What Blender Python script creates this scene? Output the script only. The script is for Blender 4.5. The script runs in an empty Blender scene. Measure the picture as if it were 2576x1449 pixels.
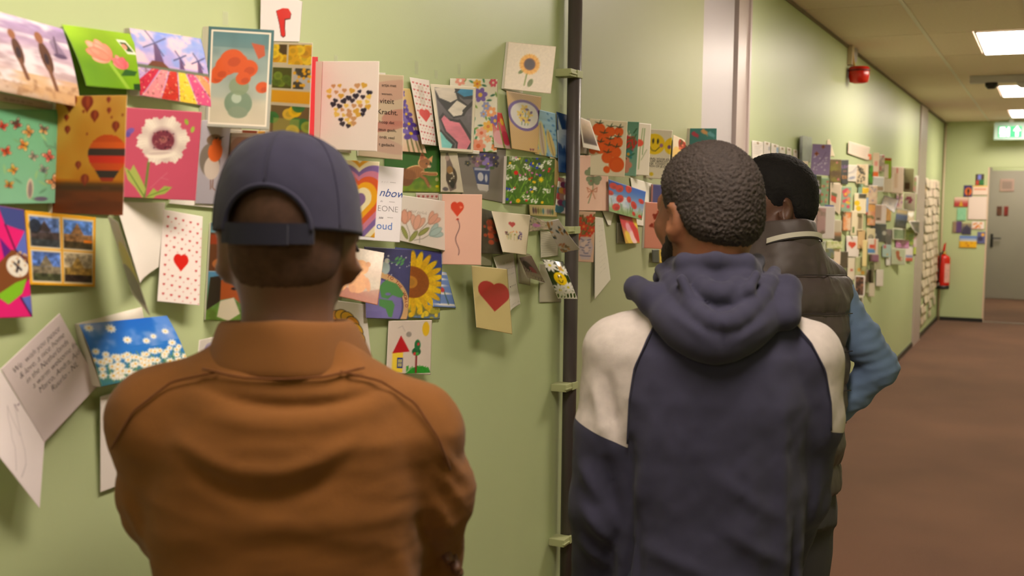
import bpy, bmesh, math, random
import numpy as np
from mathutils import Vector, Matrix

SC = bpy.context.scene
COL = SC.collection

# ------------------------------------------------------------------ camera
FW, FH, FPX = 2576.0, 1449.0, 2862.0          # frame size and focal length in pixels (40 mm lens)
CAM = np.array([0.0, 0.0, 1.58])
WALLX, CEILZ, RIGHTX, ENDY, BACKY = -1.32, 2.655, 1.05, 16.3, -4.2
ROLL = math.radians(0.65)

def cam_axes(yaw, pitch, roll):
    f = np.array([-math.sin(yaw) * math.cos(pitch), math.cos(yaw) * math.cos(pitch), -math.sin(pitch)])
    r0 = np.array([math.cos(yaw), math.sin(yaw), 0.0])
    u0 = np.cross(r0, f)
    r = math.cos(roll) * r0 + math.sin(roll) * u0
    u = -math.sin(roll) * r0 + math.cos(roll) * u0
    return r, u, f

YAW, PITCH = math.radians(25.3), math.radians(4.5)
for _ in range(30):                            # the corridor runs to a vanishing point right of the frame
    r_, u_, f_ = cam_axes(YAW, PITCH, ROLL)
    d_ = np.array([0.0, 1.0, 0.0])
    ex = 1288 + FPX * d_.dot(r_) / d_.dot(f_) - 2640
    ey = 724.5 - FPX * d_.dot(u_) / d_.dot(f_) - 513
    YAW -= ex / FPX * 0.8
    PITCH += ey / FPX * 0.8
CR, CU, CF = cam_axes(YAW, PITCH, ROLL)

cam_data = bpy.data.cameras.new('camera')
cam_data.sensor_width = 36.0
cam_data.lens = FPX / FW * 36.0
cam_data.clip_start, cam_data.clip_end = 0.05, 100
cam_data.dof.use_dof = True
cam_data.dof.focus_distance = 2.95
cam_data.dof.aperture_fstop = 4.8
cam = bpy.data.objects.new('camera', cam_data)
COL.objects.link(cam)
cam.matrix_world = Matrix((
    (CR[0], CU[0], -CF[0], CAM[0]), (CR[1], CU[1], -CF[1], CAM[1]),
    (CR[2], CU[2], -CF[2], CAM[2]), (0, 0, 0, 1)))
SC.camera = cam

# ------------------------------------------------------------------ world, exposure
world = bpy.data.worlds.new('world'); SC.world = world
world.use_nodes = True
world.node_tree.nodes['Background'].inputs[0].default_value = (0.9, 0.85, 0.75, 1)
world.node_tree.nodes['Background'].inputs[1].default_value = 0.05
SC.view_settings.view_transform = 'Standard'
SC.view_settings.look = 'None'
SC.view_settings.gamma = 1.0
SC.view_settings.use_curve_mapping = False
SC.view_settings.exposure = 0.38
LAMP = 36.0                                     # radiance of the ceiling panels
LAMP_TINT = (1.0, 0.86, 0.73)

# ------------------------------------------------------------------ projection helpers
def project(P):
    d = np.asarray(P, float) - CAM
    z = d.dot(CF)
    return np.array([1288 + FPX * d.dot(CR) / z, 724.5 - FPX * d.dot(CU) / z])

def ray(x, y):
    return CF + CR * ((x - 1288) / FPX) + CU * ((724.5 - y) / FPX)

def on_wall(x, y, off=0.0):                     # a spot on the left wall (off metres in front of it)
    d = ray(x, y); t = (WALLX + off - CAM[0]) / d[0]
    return CAM + d * t

def on_y(x, y, Y):
    d = ray(x, y); return CAM + d * ((Y - CAM[1]) / d[1])

def on_z(x, y, Z):
    d = ray(x, y); return CAM + d * ((Z - CAM[2]) / d[2])

def at_depth(x, y, depth):
    return CAM + ray(x, y) * depth

def wallY(x, y=500):
    return on_wall(x, y)[1]

# ------------------------------------------------------------------ colour and noise
def lin(c):
    c = np.asarray(c, float)
    if c.max() > 1.0: c = c / 255.0
    return np.where(c <= 0.04045, c / 12.92, ((c + 0.055) / 1.055) ** 2.4)

def lin4(c):
    l = lin(c); return (float(l[0]), float(l[1]), float(l[2]), 1.0)

def hash3(ix, iy, iz, seed):
    h = (ix.astype(np.int64) * 374761393 + iy.astype(np.int64) * 668265263 + iz.astype(np.int64) * 2147483647 + seed * 1274126177) & 0xffffffff
    h = ((h ^ (h >> 13)) * 1274126177) & 0xffffffff
    h = (h ^ (h >> 16)) & 0xffffff
    return h / float(0xffffff)

def noise3(x, y, z, seed=0):                    # value noise 0..1
    x, y, z = np.broadcast_arrays(np.asarray(x, float), np.asarray(y, float), np.asarray(z, float))
    fx, fy, fz = np.floor(x), np.floor(y), np.floor(z)
    tx, ty, tz = x - fx, y - fy, z - fz
    tx = tx * tx * (3 - 2 * tx); ty = ty * ty * (3 - 2 * ty); tz = tz * tz * (3 - 2 * tz)
    out = 0
    for i in (0, 1):
        for j in (0, 1):
            for k in (0, 1):
                w = (tx if i else 1 - tx) * (ty if j else 1 - ty) * (tz if k else 1 - tz)
                out = out + w * hash3(fx + i, fy + j, fz + k, seed)
    return out

def fbm(x, y, z=0.0, seed=0, o=3):
    a, s, t = 0.5, 0.0, 0.0
    for i in range(o):
        s = s + a * noise3(x * 2 ** i, y * 2 ** i, np.asarray(z) * 2 ** i, seed + i); t += a; a *= 0.5
    return s / t

def sstep(a, b, x):
    t = np.clip((x - a) / (b - a), 0, 1); return t * t * (3 - 2 * t)

# ------------------------------------------------------------------ materials
MATS = {}
def mat(name, color, rough=0.6, spec=0.5, metal=0.0, noise=None, bump=None, emit=None, sheen=0.0, attr=None, alpha=None, coat=0.0):
    """procedural principled material; noise=(scale, amount) mottles the colour, bump=(scale, strength, stretch)"""
    if name in MATS: return MATS[name]
    m = bpy.data.materials.new(name); m.use_nodes = True
    nt = m.node_tree; N, L = nt.nodes, nt.links
    b = N['Principled BSDF']
    b.inputs['Roughness'].default_value = rough
    b.inputs['Specular IOR Level'].default_value = spec
    b.inputs['Metallic'].default_value = metal
    b.inputs['Sheen Weight'].default_value = sheen
    b.inputs['Coat Weight'].default_value = coat
    tc = N.new('ShaderNodeTexCoord')
    src = None
    if attr:
        a = N.new('ShaderNodeAttribute'); a.attribute_name = attr; src = a.outputs['Color']
    else:
        b.inputs['Base Color'].default_value = lin4(color)
    if noise:
        n = N.new('ShaderNodeTexNoise'); n.inputs['Scale'].default_value = noise[0]; n.inputs['Detail'].default_value = 5
        L.new(tc.outputs['Object'], n.inputs['Vector'])
        mr = N.new('ShaderNodeMapRange'); mr.inputs['From Min'].default_value = 0.25; mr.inputs['From Max'].default_value = 0.75
        mr.inputs['To Min'].default_value = 1 - noise[1]; mr.inputs['To Max'].default_value = 1 + noise[1]
        L.new(n.outputs['Fac'], mr.inputs['Value'])
        mx = N.new('ShaderNodeMix'); mx.data_type = 'RGBA'; mx.blend_type = 'MULTIPLY'; mx.inputs['Factor'].default_value = 1
        if src is None: mx.inputs['A'].default_value = lin4(color)
        else: L.new(src, mx.inputs['A'])
        cb = N.new('ShaderNodeCombineColor')
        for k in ('Red', 'Green', 'Blue'): L.new(mr.outputs['Result'], cb.inputs[k])
        L.new(cb.outputs['Color'], mx.inputs['B'])
        src = mx.outputs['Result']
    if src is not None: L.new(src, b.inputs['Base Color'])
    if bump:
        n = N.new('ShaderNodeTexNoise'); n.inputs['Scale'].default_value = bump[0]; n.inputs['Detail'].default_value = 4
        mp = N.new('ShaderNodeMapping'); mp.inputs['Scale'].default_value = bump[2] if len(bump) > 2 else (1, 1, 1)
        L.new(tc.outputs['Object'], mp.inputs['Vector']); L.new(mp.outputs['Vector'], n.inputs['Vector'])
        bp = N.new('ShaderNodeBump'); bp.inputs['Strength'].default_value = bump[1]; bp.inputs['Distance'].default_value = 0.002
        L.new(n.outputs['Fac'], bp.inputs['Height']); L.new(bp.outputs['Normal'], b.inputs['Normal'])
    if emit:
        b.inputs['Emission Color'].default_value = tuple(emit[0]) + (1,) if len(emit[0]) == 3 else emit[0]
        b.inputs['Emission Strength'].default_value = emit[1]
    if alpha is not None:
        b.inputs['Alpha'].default_value = alpha
    MATS[name] = m
    return m

# ------------------------------------------------------------------ objects
def link(name, me, material=None, parent=None, label=None, cat=None, group=None, kind=None, smooth=False):
    o = bpy.data.objects.new(name, me); COL.objects.link(o)
    if material is not None and me is not None:
        if isinstance(material, (list, tuple)):
            for q in material: me.materials.append(q)
        elif len(me.materials) == 0: me.materials.append(material)
    if parent is not None: o.parent = parent
    if label: o['label'] = label
    if cat: o['category'] = cat
    if group: o['group'] = group
    if kind: o['kind'] = kind
    if smooth and me is not None:
        me.polygons.foreach_set('use_smooth', np.ones(len(me.polygons), bool))
    return o

def empty(name, loc, rz=0.0, label=None, cat=None, group=None):
    o = link(name, None, None, None, label, cat, group)
    o.empty_display_size = 0.1
    o.location = loc; o.rotation_euler = (0, 0, rz)
    return o

def mesh_np(name, V, F):
    """numpy mesh: F is an (n,3) or (n,4) array or a list of such arrays"""
    me = bpy.data.meshes.new(name)
    V = np.asarray(V, np.float32).reshape(-1, 3)
    Fs = [np.asarray(f, np.int32) for f in (F if isinstance(F, list) else [F])]
    Fs = [f for f in Fs if f.size]
    me.vertices.add(len(V)); me.vertices.foreach_set('co', V.ravel())
    loops = np.concatenate([f.ravel() for f in Fs]); sizes = np.concatenate([np.full(len(f), f.shape[1]) for f in Fs])
    me.loops.add(len(loops)); me.loops.foreach_set('vertex_index', loops.astype(np.int32))
    me.polygons.add(len(sizes))
    me.polygons.foreach_set('loop_start', np.concatenate([[0], np.cumsum(sizes)[:-1]]).astype(np.int32))
    me.update(calc_edges=True); me.validate()
    return me

class MB:
    """collects simple solids into one mesh"""
    def __init__(s): s.bm = bmesh.new()
    def box(s, lo, hi, bevel=0.0):
        lo, hi = np.array(lo, float), np.array(hi, float)
        c = (lo + hi) / 2; sz = hi - lo
        r = bmesh.ops.create_cube(s.bm, size=1.0, matrix=Matrix.Translation(Vector(c)) @ Matrix.Diagonal((sz[0], sz[1], sz[2], 1)))
        if bevel:
            es = list({e for v in r['verts'] for e in v.link_edges})
            bmesh.ops.bevel(s.bm, geom=es, offset=bevel, segments=2, affect='EDGES', profile=0.7)
        return s
    def lathe(s, prof, mtx=None, n=24, cap=True):
        """prof: (r, z) pairs turned round z"""
        mtx = mtx or Matrix.Identity(4); rings = []
        for r, z in prof:
            rings.append([s.bm.verts.new(mtx @ Vector((r * math.cos(2 * math.pi * i / n), r * math.sin(2 * math.pi * i / n), z))) for i in range(n)])
        for a, b in zip(rings[:-1], rings[1:]):
            for i in range(n): s.bm.faces.new((a[i], a[(i + 1) % n], b[(i + 1) % n], b[i]))
        if cap:
            s.bm.faces.new(rings[0][::-1]); s.bm.faces.new(rings[-1])
        return s
    def tube(s, pts, r, n=8):
        pts = [Vector(p) for p in pts]; rings = []
        rr = r if hasattr(r, '__len__') else [r] * len(pts)
        up = Vector((0, 0, 1)); 
        for i, p in enumerate(pts):
            t = (pts[min(i + 1, len(pts) - 1)] - pts[max(i - 1, 0)]).normalized()
            a = t.cross(up)
            if a.length < 1e-3: a = t.cross(Vector((0, 1, 0)))
            a.normalize(); b = t.cross(a).normalized()
            rings.append([s.bm.verts.new(p + (a * math.cos(2 * math.pi * k / n) + b * math.sin(2 * math.pi * k / n)) * rr[i]) for k in range(n)])
        for a, b in zip(rings[:-1], rings[1:]):
            for i in range(n): s.bm.faces.new((a[i], a[(i + 1) % n], b[(i + 1) % n], b[i]))
        s.bm.faces.new(rings[0][::-1]); s.bm.faces.new(rings[-1])
        return s
    def prism(s, pts, vec):
        """polygon pts (3-D) extruded along vec"""
        a = [s.bm.verts.new(Vector(p)) for p in pts]; b = [s.bm.verts.new(Vector(p) + Vector(vec)) for p in pts]
        n = len(a)
        s.bm.faces.new(a[::-1]); s.bm.faces.new(b)
        for i in range(n): s.bm.faces.new((a[i], a[(i + 1) % n], b[(i + 1) % n], b[i]))
        return s
    def mesh(s, name):
        bmesh.ops.recalc_face_normals(s.bm, faces=s.bm.faces[:])
        me = bpy.data.meshes.new(name); s.bm.to_mesh(me); s.bm.free(); return me
    def build(s, name, material, parent=None, smooth=False, **k):
        return link(name, s.mesh(name), material, parent, smooth=smooth, **k)

def box(name, lo, hi, material, parent=None, bevel=0.0, **k):
    return MB().box(lo, hi, bevel).build(name, material, parent, **k)
# ================================================================== the corridor
M_WALL = mat('green_wall_paint', (187, 199, 152), 0.4, 0.45, noise=(1.3, 0.03), bump=(260, 0.08))
M_WALL2 = mat('grey_green_wall', (160, 162, 128), 0.42, 0.4, noise=(1.3, 0.03), bump=(260, 0.08))  # the wall green made darker and greyer, for one panel
M_CEIL = mat('ceiling_tile', (232, 214, 198), 0.9, 0.2, noise=(60, 0.05), bump=(350, 0.25))
M_RAIL = mat('ceiling_rail_white', (225, 217, 205), 0.5)
M_WHITE = mat('white_lacquer', (176, 168, 172), 0.36, 0.5)
M_FRAME = mat('frame_paint', (188, 172, 168), 0.35)
M_DARK = mat('dark_plastic', (30, 28, 28), 0.45)
M_GREYPIPE = mat('grey_pvc', (84, 76, 76), 0.35, 0.4)
M_CLIP = mat('green_painted_clip', (172, 176, 130), 0.5)
M_DOOR = mat('grey_door', (150, 144, 134), 0.5, noise=(3, 0.03))
M_REDPAINT = mat('red_enamel', (200, 28, 14), 0.25, 0.5)
M_STEEL = mat('brushed_metal', (170, 165, 160), 0.3, metal=1.0)
M_TAPE = mat('clear_tape', (225, 225, 210), 0.15, 0.6, alpha=0.28)

def carpet():
    m = bpy.data.materials.new('brown_carpet'); m.use_nodes = True
    nt = m.node_tree; N, L = nt.nodes, nt.links; b = N['Principled BSDF']
    b.inputs['Roughness'].default_value = 0.95; b.inputs['Specular IOR Level'].default_value = 0.1; b.inputs['Sheen Weight'].default_value = 0.15
    tc = N.new('ShaderNodeTexCoord')
    n1 = N.new('ShaderNodeTexNoise'); n1.inputs['Scale'].default_value = 1.1; n1.inputs['Detail'].default_value = 3
    n2 = N.new('ShaderNodeTexNoise'); n2.inputs['Scale'].default_value = 220; n2.inputs['Detail'].default_value = 3
    r = N.new('ShaderNodeValToRGB'); r.color_ramp.elements[0].color = lin4((84, 55, 42)); r.color_ramp.elements[1].color = lin4((120, 83, 64))
    r.color_ramp.elements[0].position = 0.3; r.color_ramp.elements[1].position = 0.7
    mx = N.new('ShaderNodeMath'); mx.operation = 'MULTIPLY_ADD'; mx.inputs[1].default_value = 0.45; 
    for n in (n1, n2): L.new(tc.outputs['Object'], n.inputs['Vector'])
    m2 = N.new('ShaderNodeMath'); m2.operation = 'MULTIPLY'; m2.inputs[1].default_value = 0.55
    L.new(n2.outputs['Fac'], m2.inputs[0]); L.new(n1.outputs['Fac'], mx.inputs[0]); L.new(m2.outputs[0], mx.inputs[2])
    L.new(mx.outputs[0], r.inputs['Fac']); L.new(r.outputs['Color'], b.inputs['Base Color'])
    bp = N.new('ShaderNodeBump'); bp.inputs['Strength'].default_value = 0.6; bp.inputs['Distance'].default_value = 0.004
    L.new(n2.outputs['Fac'], bp.inputs['Height']); L.new(bp.outputs['Normal'], b.inputs['Normal'])
    return m
M_CARPET = carpet()

Y_PIPE, Y_PANEL0, Y_PANEL1, Y_DOOR1, Y_FR0, Y_FR1, Y_B0 = [wallY(x, 100) for x in (1449, 1457, 1767, 1845, 1852, 1880, 1891)]
Y_F0, Y_F1 = wallY(2299, 600), wallY(2316, 600)
FARY = ENDY + 4.2

box('floor', (WALLX - 0.3, BACKY, -0.1), (RIGHTX + 0.3, FARY + 0.1, 0.0), M_CARPET, kind='structure')
box('wall_left', (WALLX - 0.15, BACKY, 0), (WALLX, Y_PANEL0, CEILZ), M_WALL, kind='structure')
box('wall_left', (WALLX - 0.15, Y_PANEL0 + 0.004, 0), (WALLX + 0.004, Y_PANEL1, CEILZ), M_WALL2, kind='structure')
d1 = box('door_1', (WALLX - 0.15, Y_PANEL1, 0), (WALLX + 0.002, Y_DOOR1, CEILZ), M_WHITE, kind='structure')
t1 = MB().box((WALLX - 0.15, Y_DOOR1 + 0.045, 0), (WALLX + 0.012, Y_FR1, CEILZ)).box((WALLX - 0.15, Y_FR1 - 0.03, 0), (WALLX + 0.022, Y_FR1, CEILZ)).build('trim_1', M_FRAME, kind='structure')
box('wall_left', (WALLX - 0.15, Y_DOOR1, 0), (WALLX - 0.03, Y_DOOR1 + 0.045, CEILZ), M_DARK, kind='structure')
box('wall_left', (WALLX - 0.15, Y_FR1, 0), (WALLX + 0.015, Y_F0, CEILZ), M_WALL, kind='structure')
MB().box((WALLX - 0.15, Y_F0, 0), (WALLX + 0.03, Y_F1, CEILZ - 0.02)).build('trim_2', M_FRAME, kind='structure')
box('wall_left', (WALLX - 0.15, Y_F1, 0), (WALLX + 0.005, ENDY + 0.2, CEILZ), M_WALL, kind='structure')
box('wall_right', (RIGHTX, BACKY, 0), (RIGHTX + 0.15, FARY, CEILZ), M_WALL, kind='structure')
box('wall_back', (WALLX, BACKY - 0.15, 0), (RIGHTX, BACKY, CEILZ), M_WALL, kind='structure')
box('baseboard_left', (WALLX, BACKY, 0), (WALLX + 0.018, Y_PANEL1, 0.06), M_DARK, kind='structure')
box('baseboard_left', (WALLX + 0.005, Y_FR1, 0), (WALLX + 0.028, Y_F0, 0.05), M_DARK, kind='structure')
box('baseboard_left', (WALLX + 0.005, Y_F1, 0), (WALLX + 0.02, ENDY, 0.05), M_DARK, kind='structure')

# end wall with a doorway opening onto a lobby and its grey door
ox0 = on_y(2489, 421, ENDY)[0]; oz = on_y(2500, 421, ENDY)[2]
box('wall_end', (WALLX, ENDY, 0), (ox0, ENDY + 0.12, CEILZ), M_WALL, kind='structure')
box('wall_end', (ox0, ENDY, oz), (RIGHTX, ENDY + 0.12, CEILZ), M_WALL, kind='structure')
box('wall_end', (ox0 + 0.95, ENDY, 0), (RIGHTX, ENDY + 0.12, oz), M_WALL, kind='structure')
box('baseboard_end', (WALLX, ENDY - 0.015, 0), (ox0, ENDY, 0.05), M_DARK, kind='structure')
box('trim_3', (ox0 - 0.012, ENDY - 0.012, 0), (ox0 + 0.004, ENDY + 0.13, oz), mat('pale_edge', (222, 196, 176), 0.5), kind='structure')
box('wall_lobby', (WALLX, FARY, 0), (RIGHTX + 0.3, FARY + 0.12, CEILZ), M_WALL, kind='structure')
box('wall_lobby', (ox0 - 0.35, ENDY + 0.12, 0), (ox0 - 0.25, FARY, CEILZ), M_WALL, kind='structure')
dx0 = on_y(2489, 600, FARY - 0.05)[0]
door = box('door_2', (dx0, FARY - 0.06, 0.01), (dx0 + 0.95, FARY - 0.005, 2.12), M_DOOR, kind='structure')
box('trim_4', (dx0 - 0.05, FARY - 0.07, 0), (dx0, FARY, 2.17), M_DOOR, kind='structure')
hx, hz = on_y(2495, 602, FARY - 0.07)[0], on_y(2495, 602, FARY - 0.07)[2]
hb = MB().box((hx - 0.02, FARY - 0.075, hz - 0.13), (hx + 0.02, FARY - 0.06, hz + 0.09), 0.004)
hb.tube([(hx, FARY - 0.07, hz + 0.02), (hx, FARY - 0.12, hz + 0.02), (hx + 0.14, FARY - 0.12, hz + 0.02)], 0.011)
hb.build('door_handle', M_DARK, door)
box('threshold_strip', (ox0, ENDY + 0.02, 0.0), (ox0 + 0.95, ENDY + 0.07, 0.008), M_STEEL, label='metal threshold strip on the carpet in the far doorway', cat='threshold')

# ceiling: slab, rails and one object per tile
ceil = box('ceiling', (WALLX - 0.1, BACKY, CEILZ + 0.016), (RIGHTX + 0.1, FARY, CEILZ + 0.1), mat('ceiling_void', (70, 60, 52), 0.9), kind='structure')
GX = [WALLX, -0.765, -0.165, 0.435, RIGHTX]
LAMPY = [18.6, 14.4, 11.4, 7.8, 4.2, 0.6, -3.0]
TILE = {}
y0 = 7.8 - 1.2 * 10
rows = [(y0 + 1.2 * k, 1.2) for k in range(15)] + [(13.8, 0.6), (14.4, 1.2), (15.6, 0.72)] + [(16.32 + 1.14 * k, 1.14) for k in range(2)] + [(18.6, 1.2), (19.8, 0.7)]
for r, rl in rows:
    ya, yb = max(r, BACKY), min(r + rl, FARY)
    if yb - ya < 0.1: continue
    for c in range(4):
        xa, xb = GX[c], GX[c + 1]
        is_lamp = c == 1 and any(abs(r - q) < 0.01 for q in LAMPY)
        xb2 = xb - 0.315 if is_lamp else xb
        key = (round(xb2 - xa, 3), round(yb - ya, 3))
        if key not in TILE:
            TILE[key] = MB().box((0.006, 0.007, 0), (key[0] - 0.006, key[1] - 0.007, 0.014), 0.003).mesh('ceiling_tile')
            TILE[key].materials.append(M_CEIL)
        t = link('ceiling_tile', TILE[key], None, ceil); t.location = (xa, ya, CEILZ)
for gx in GX[1:-1]:
    box('ceiling_rail', (gx - 0.012, BACKY, CEILZ - 0.004), (gx + 0.012, FARY, CEILZ + 0.008), M_RAIL, ceil)
box('wall_angle', (WALLX, BACKY, CEILZ - 0.022), (WALLX + 0.022, ENDY, CEILZ - 0.001), mat('brown_edge', (120, 104, 88), 0.7), ceil)

# ceiling light panels
M_LAMPBODY = mat('lamp_housing', (228, 222, 214), 0.4)
M_GLOW = mat('lamp_diffuser', (255, 255, 255), 0.5, emit=(LAMP_TINT, LAMP))
names = ['ceiling light panel in the lobby beyond the doorway', 'ceiling light panel nearest the far doorway', 'second ceiling light panel back from the far doorway', 'rectangular ceiling light panel at the upper right, nearest in view',
         'ceiling light panel above the person in the hooded top', 'ceiling light panel above the person in the cap', 'ceiling light panel behind the camera']
M_UNLIT = mat('lamp_diffuser_off', (235, 230, 220), 0.5)
for k, ly in enumerate(LAMPY):
    x1 = GX[2] - 0.012; x0 = x1 - 0.3
    e = empty('ceiling_light', (0, 0, 0), 0, 'recessed white ' + names[k], 'ceiling light', 'ceiling light panels along the corridor')
    fr = MB()
    fr.box((x0, ly + 0.01, CEILZ - 0.008), (x0 + 0.014, ly + 1.19, CEILZ + 0.004)); fr.box((x1 - 0.014, ly + 0.01, CEILZ - 0.008), (x1, ly + 1.19, CEILZ + 0.004))
    fr.box((x0, ly + 0.01, CEILZ - 0.008), (x1, ly + 0.024, CEILZ + 0.004)); fr.box((x0, ly + 1.176, CEILZ - 0.008), (x1, ly + 1.19, CEILZ + 0.004))
    fr.build('frame', M_LAMPBODY, e)
    box('diffuser', (x0 + 0.014, ly + 0.024, CEILZ - 0.002), (x1 - 0.014, ly + 1.176, CEILZ + 0.004), M_GLOW, e)

# ceiling sensor bar with two detectors
sy = 10.55
p = on_z(2440, 207, CEILZ - 0.05); q = on_z(2550, 207, CEILZ - 0.05)
e = empty('sensor_bar', (p[0], p[1], CEILZ), 0, 'grey ceiling bar carrying two round detectors', 'detector')
MB().box((p[0], p[1] - 0.05, CEILZ - 0.06), (p[0] + 0.52, p[1] + 0.05, CEILZ - 0.001), 0.004).build('bar', mat('sensor_grey', (190, 184, 186), 0.5), e).matrix_parent_inverse = Matrix.Translation((-p[0], -p[1], -CEILZ))
for dx, rr, mm in ((0.17, 0.05, M_DARK), (0.44, 0.075, M_LAMPBODY)):
    o = MB().lathe([(rr * 0.6, -0.05), (rr, -0.03), (rr, 0.0)], Matrix.Translation((p[0] + dx, p[1], CEILZ - 0.06)), 20).build('detector_head', mat('sensor_grey', 0) if mm is M_LAMPBODY else mm, e, True)
    o.matrix_parent_inverse = Matrix.Translation((-p[0], -p[1], -CEILZ))

# grey cable pipe with its clips
pt, pb = on_wall(1449, 0, 0.03), on_wall(1424, 1449, 0.03)
py = (pt[1] + pb[1]) / 2
pipe = empty('cable_pipe', (WALLX, py, 0), 0, 'grey vertical cable pipe clipped to the green wall', 'pipe')
MB().lathe([(0.021, 0.06), (0.021, CEILZ - 0.03)], Matrix.Translation((0.03, 0, 0)), 20).build('conduit', M_GREYPIPE, pipe, True)
for cy_ in (187, 578, 965, 1341):
    z = on_wall(1440, cy_, 0.03)[2]
    c = MB().box((0.0, -0.075, z - 0.011), (0.05, -0.018, z + 0.011), 0.003).box((0.044, -0.03, z - 0.011), (0.053, 0.012, z + 0.011), 0.002)
    c.box((0.046, -0.078, z - 0.004), (0.054, -0.035, z + 0.0), 0.001).build('clip', M_CLIP, pipe)

# alarm sounder high on the wall
a0 = on_wall(2150, 172, 0.06)
e = empty('alarm_sounder', (WALLX + 0.015, a0[1], a0[2]), 0, 'red fire alarm sounder on a white disc high on the wall', 'alarm')
ry = Matrix.Rotation(math.pi / 2, 4, 'Y')
MB().lathe([(0.07, 0), (0.07, 0.018), (0.055, 0.03)], Matrix.Translation((0.0, 0.16, 0.12)) @ ry, 28).build('backplate', M_WHITE, e, True)
MB().box((0, -0.05, 0.02), (0.035, 0.04, 0.17), 0.006).build('bracket', mat('bracket_cream', (206, 186, 160), 0.5), e)
MB().tube([(0.02, -0.02, 0.15), (0.035, -0.02, 0.06), (0.05, 0, -0.02)], 0.009).build('cable', mat('yellow_cable', (190, 150, 40), 0.5), e)
MB().lathe([(0.03, -0.105), (0.062, -0.095), (0.07, -0.06), (0.07, 0.0), (0.06, 0.01)], Matrix.Translation((0.075, 0, 0)), 28).build('sounder_body', M_REDPAINT, e, True)
MB().lathe([(0.071, -0.022), (0.074, -0.02), (0.074, -0.012), (0.071, -0.01)], Matrix.Translation((0.075, 0, 0)), 28).build('sounder_ring', mat('dark_red', (110, 14, 10), 0.4), e, True)

# fire extinguisher hung on the end wall beside the corner
ec = on_y(2373, 668, ENDY - 0.17); ezb = on_y(2371, 727, ENDY - 0.17)[2]; ezt = on_y(2371, 640, ENDY - 0.17)[2]
hgt = ezt - ezb
e = empty('fire_extinguisher', (ec[0], ENDY - 0.17, ezb), 0, 'red fire extinguisher hung beside the far corner', 'extinguisher')
R_ = 0.086
MB().lathe([(R_ * .9, 0.0), (R_, 0.01), (R_, 0.05)], None, 32).build('base', M_DARK, e, True)
MB().lathe([(R_ * .99, 0.05), (R_, 0.06), (R_, hgt * .86), (R_ * .93, hgt * .92), (R_ * .7, hgt * .97), (R_ * .35, hgt)], None, 32).build('cylinder', M_REDPAINT, e, True)
MB().lathe([(0.03, hgt), (0.03, hgt + 0.03), (0.018, hgt + 0.035), (0.018, hgt + 0.06)], None, 16).build('valve', mat('brass', (190, 150, 70), 0.3, metal=1), e, True)
MB().prism([(-0.015, -0.03, hgt + 0.05), (0.0, -0.03, hgt + 0.14), (0.025, -0.03, hgt + 0.16), (0.018, -0.03, hgt + 0.05)], (0, 0.05, 0)).build('handle', M_REDPAINT, e)
MB().tube([(0.0, -0.03, hgt + 0.04), (-0.03, -0.09, hgt + 0.01), (-0.035, -0.115, hgt * .8), (-0.045, -0.112, hgt * .45), (-0.05, -0.11, 0.08)], [0.011, 0.011, 0.011, 0.011, 0.014]).build('hose', M_DARK, e, True)
MB().box((-0.06, -0.122, 0.05), (-0.03, -0.1, 0.09), 0.004).build('hose_nozzle', M_STEEL, e)
lbl = MB()
for k in range(8):
    a_ = math.radians(-72 + k * 7); b_ = math.radians(-72 + (k + 1) * 7)
    lbl.prism([(R_ * math.cos(a_) * 1.006, R_ * math.sin(a_) * 1.006, hgt * .2), (R_ * math.cos(b_) * 1.006, R_ * math.sin(b_) * 1.006, hgt * .2),
               (R_ * math.cos(b_) * 1.006, R_ * math.sin(b_) * 1.006, hgt * .74), (R_ * math.cos(a_) * 1.006, R_ * math.sin(a_) * 1.006, hgt * .74)], (0, -0.0008, 0))
M_EXL = mat('extinguisher_label', (224, 170, 160), 0.4, noise=(60, 0.35))
lbl.build('label_sticker', M_EXL, e)
MB().box((-0.03, 0.09, hgt * .6), (0.03, 0.17, hgt * .9)).build('wall_bracket', M_DARK, e)
# white corner pipe behind it
zc = on_y(2361, 800, ENDY)[0]
MB().lathe([(0.016, 0.0), (0.016, CEILZ - 0.02)], Matrix.Translation((WALLX + 0.026, ENDY - 0.021, 0)), 14).build('corner_pipe', mat('cream_pipe', (205, 190, 160), 0.4), None, True, label='cream riser pipe in the far corner behind the extinguisher', cat='pipe')

# exit sign over the doorway
pa, pz = on_y(2506, 308, ENDY - 0.35), on_y(2576, 349, ENDY - 0.35)
e = empty('exit_sign', (pa[0], ENDY - 0.35, pz[2]), 0, 'lit green exit sign with running figure and arrow over the doorway', 'sign')
W_, H_ = pz[0] - pa[0] + 0.02, pa[2] - pz[2]
MB().box((-0.02, 0.0, -0.01), (W_, 0.06, H_), 0.004).build('housing', mat('sign_housing', (170, 200, 190), 0.4), e)
MB().box((W_ * .42, 0.01, H_), (W_ * .58, 0.05, CEILZ - pz[2])).build('hanger', M_LAMPBODY, e)
GS = mat('exit_green', (0, 150, 80), 0.4, emit=((0.0, 0.5, 0.2), 0.75))
WS = mat('exit_white', (255, 255, 255), 0.4, emit=((0.9, 1.0, 0.92), 0.85))
MB().box((0.03, -0.004, 0.02), (W_ - 0.05, 0.0, H_ - 0.05)).build('green_panel', GS, e)
s_ = H_ - 0.07; X0 = 0.045
MB().box((X0, -0.006, 0.03), (X0 + s_ * .85, -0.004, H_ - 0.06)).build('white_doorway', WS, e)
fx = X0 + s_ * .42
fm = MB().lathe([(0.001, -0.001), (s_ * .1, 0), (s_ * .1, 0.002)], Matrix.Translation((fx + .02, -0.008, H_ * .66)) @ Matrix.Rotation(math.pi / 2, 4, 'X'), 12)
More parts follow.
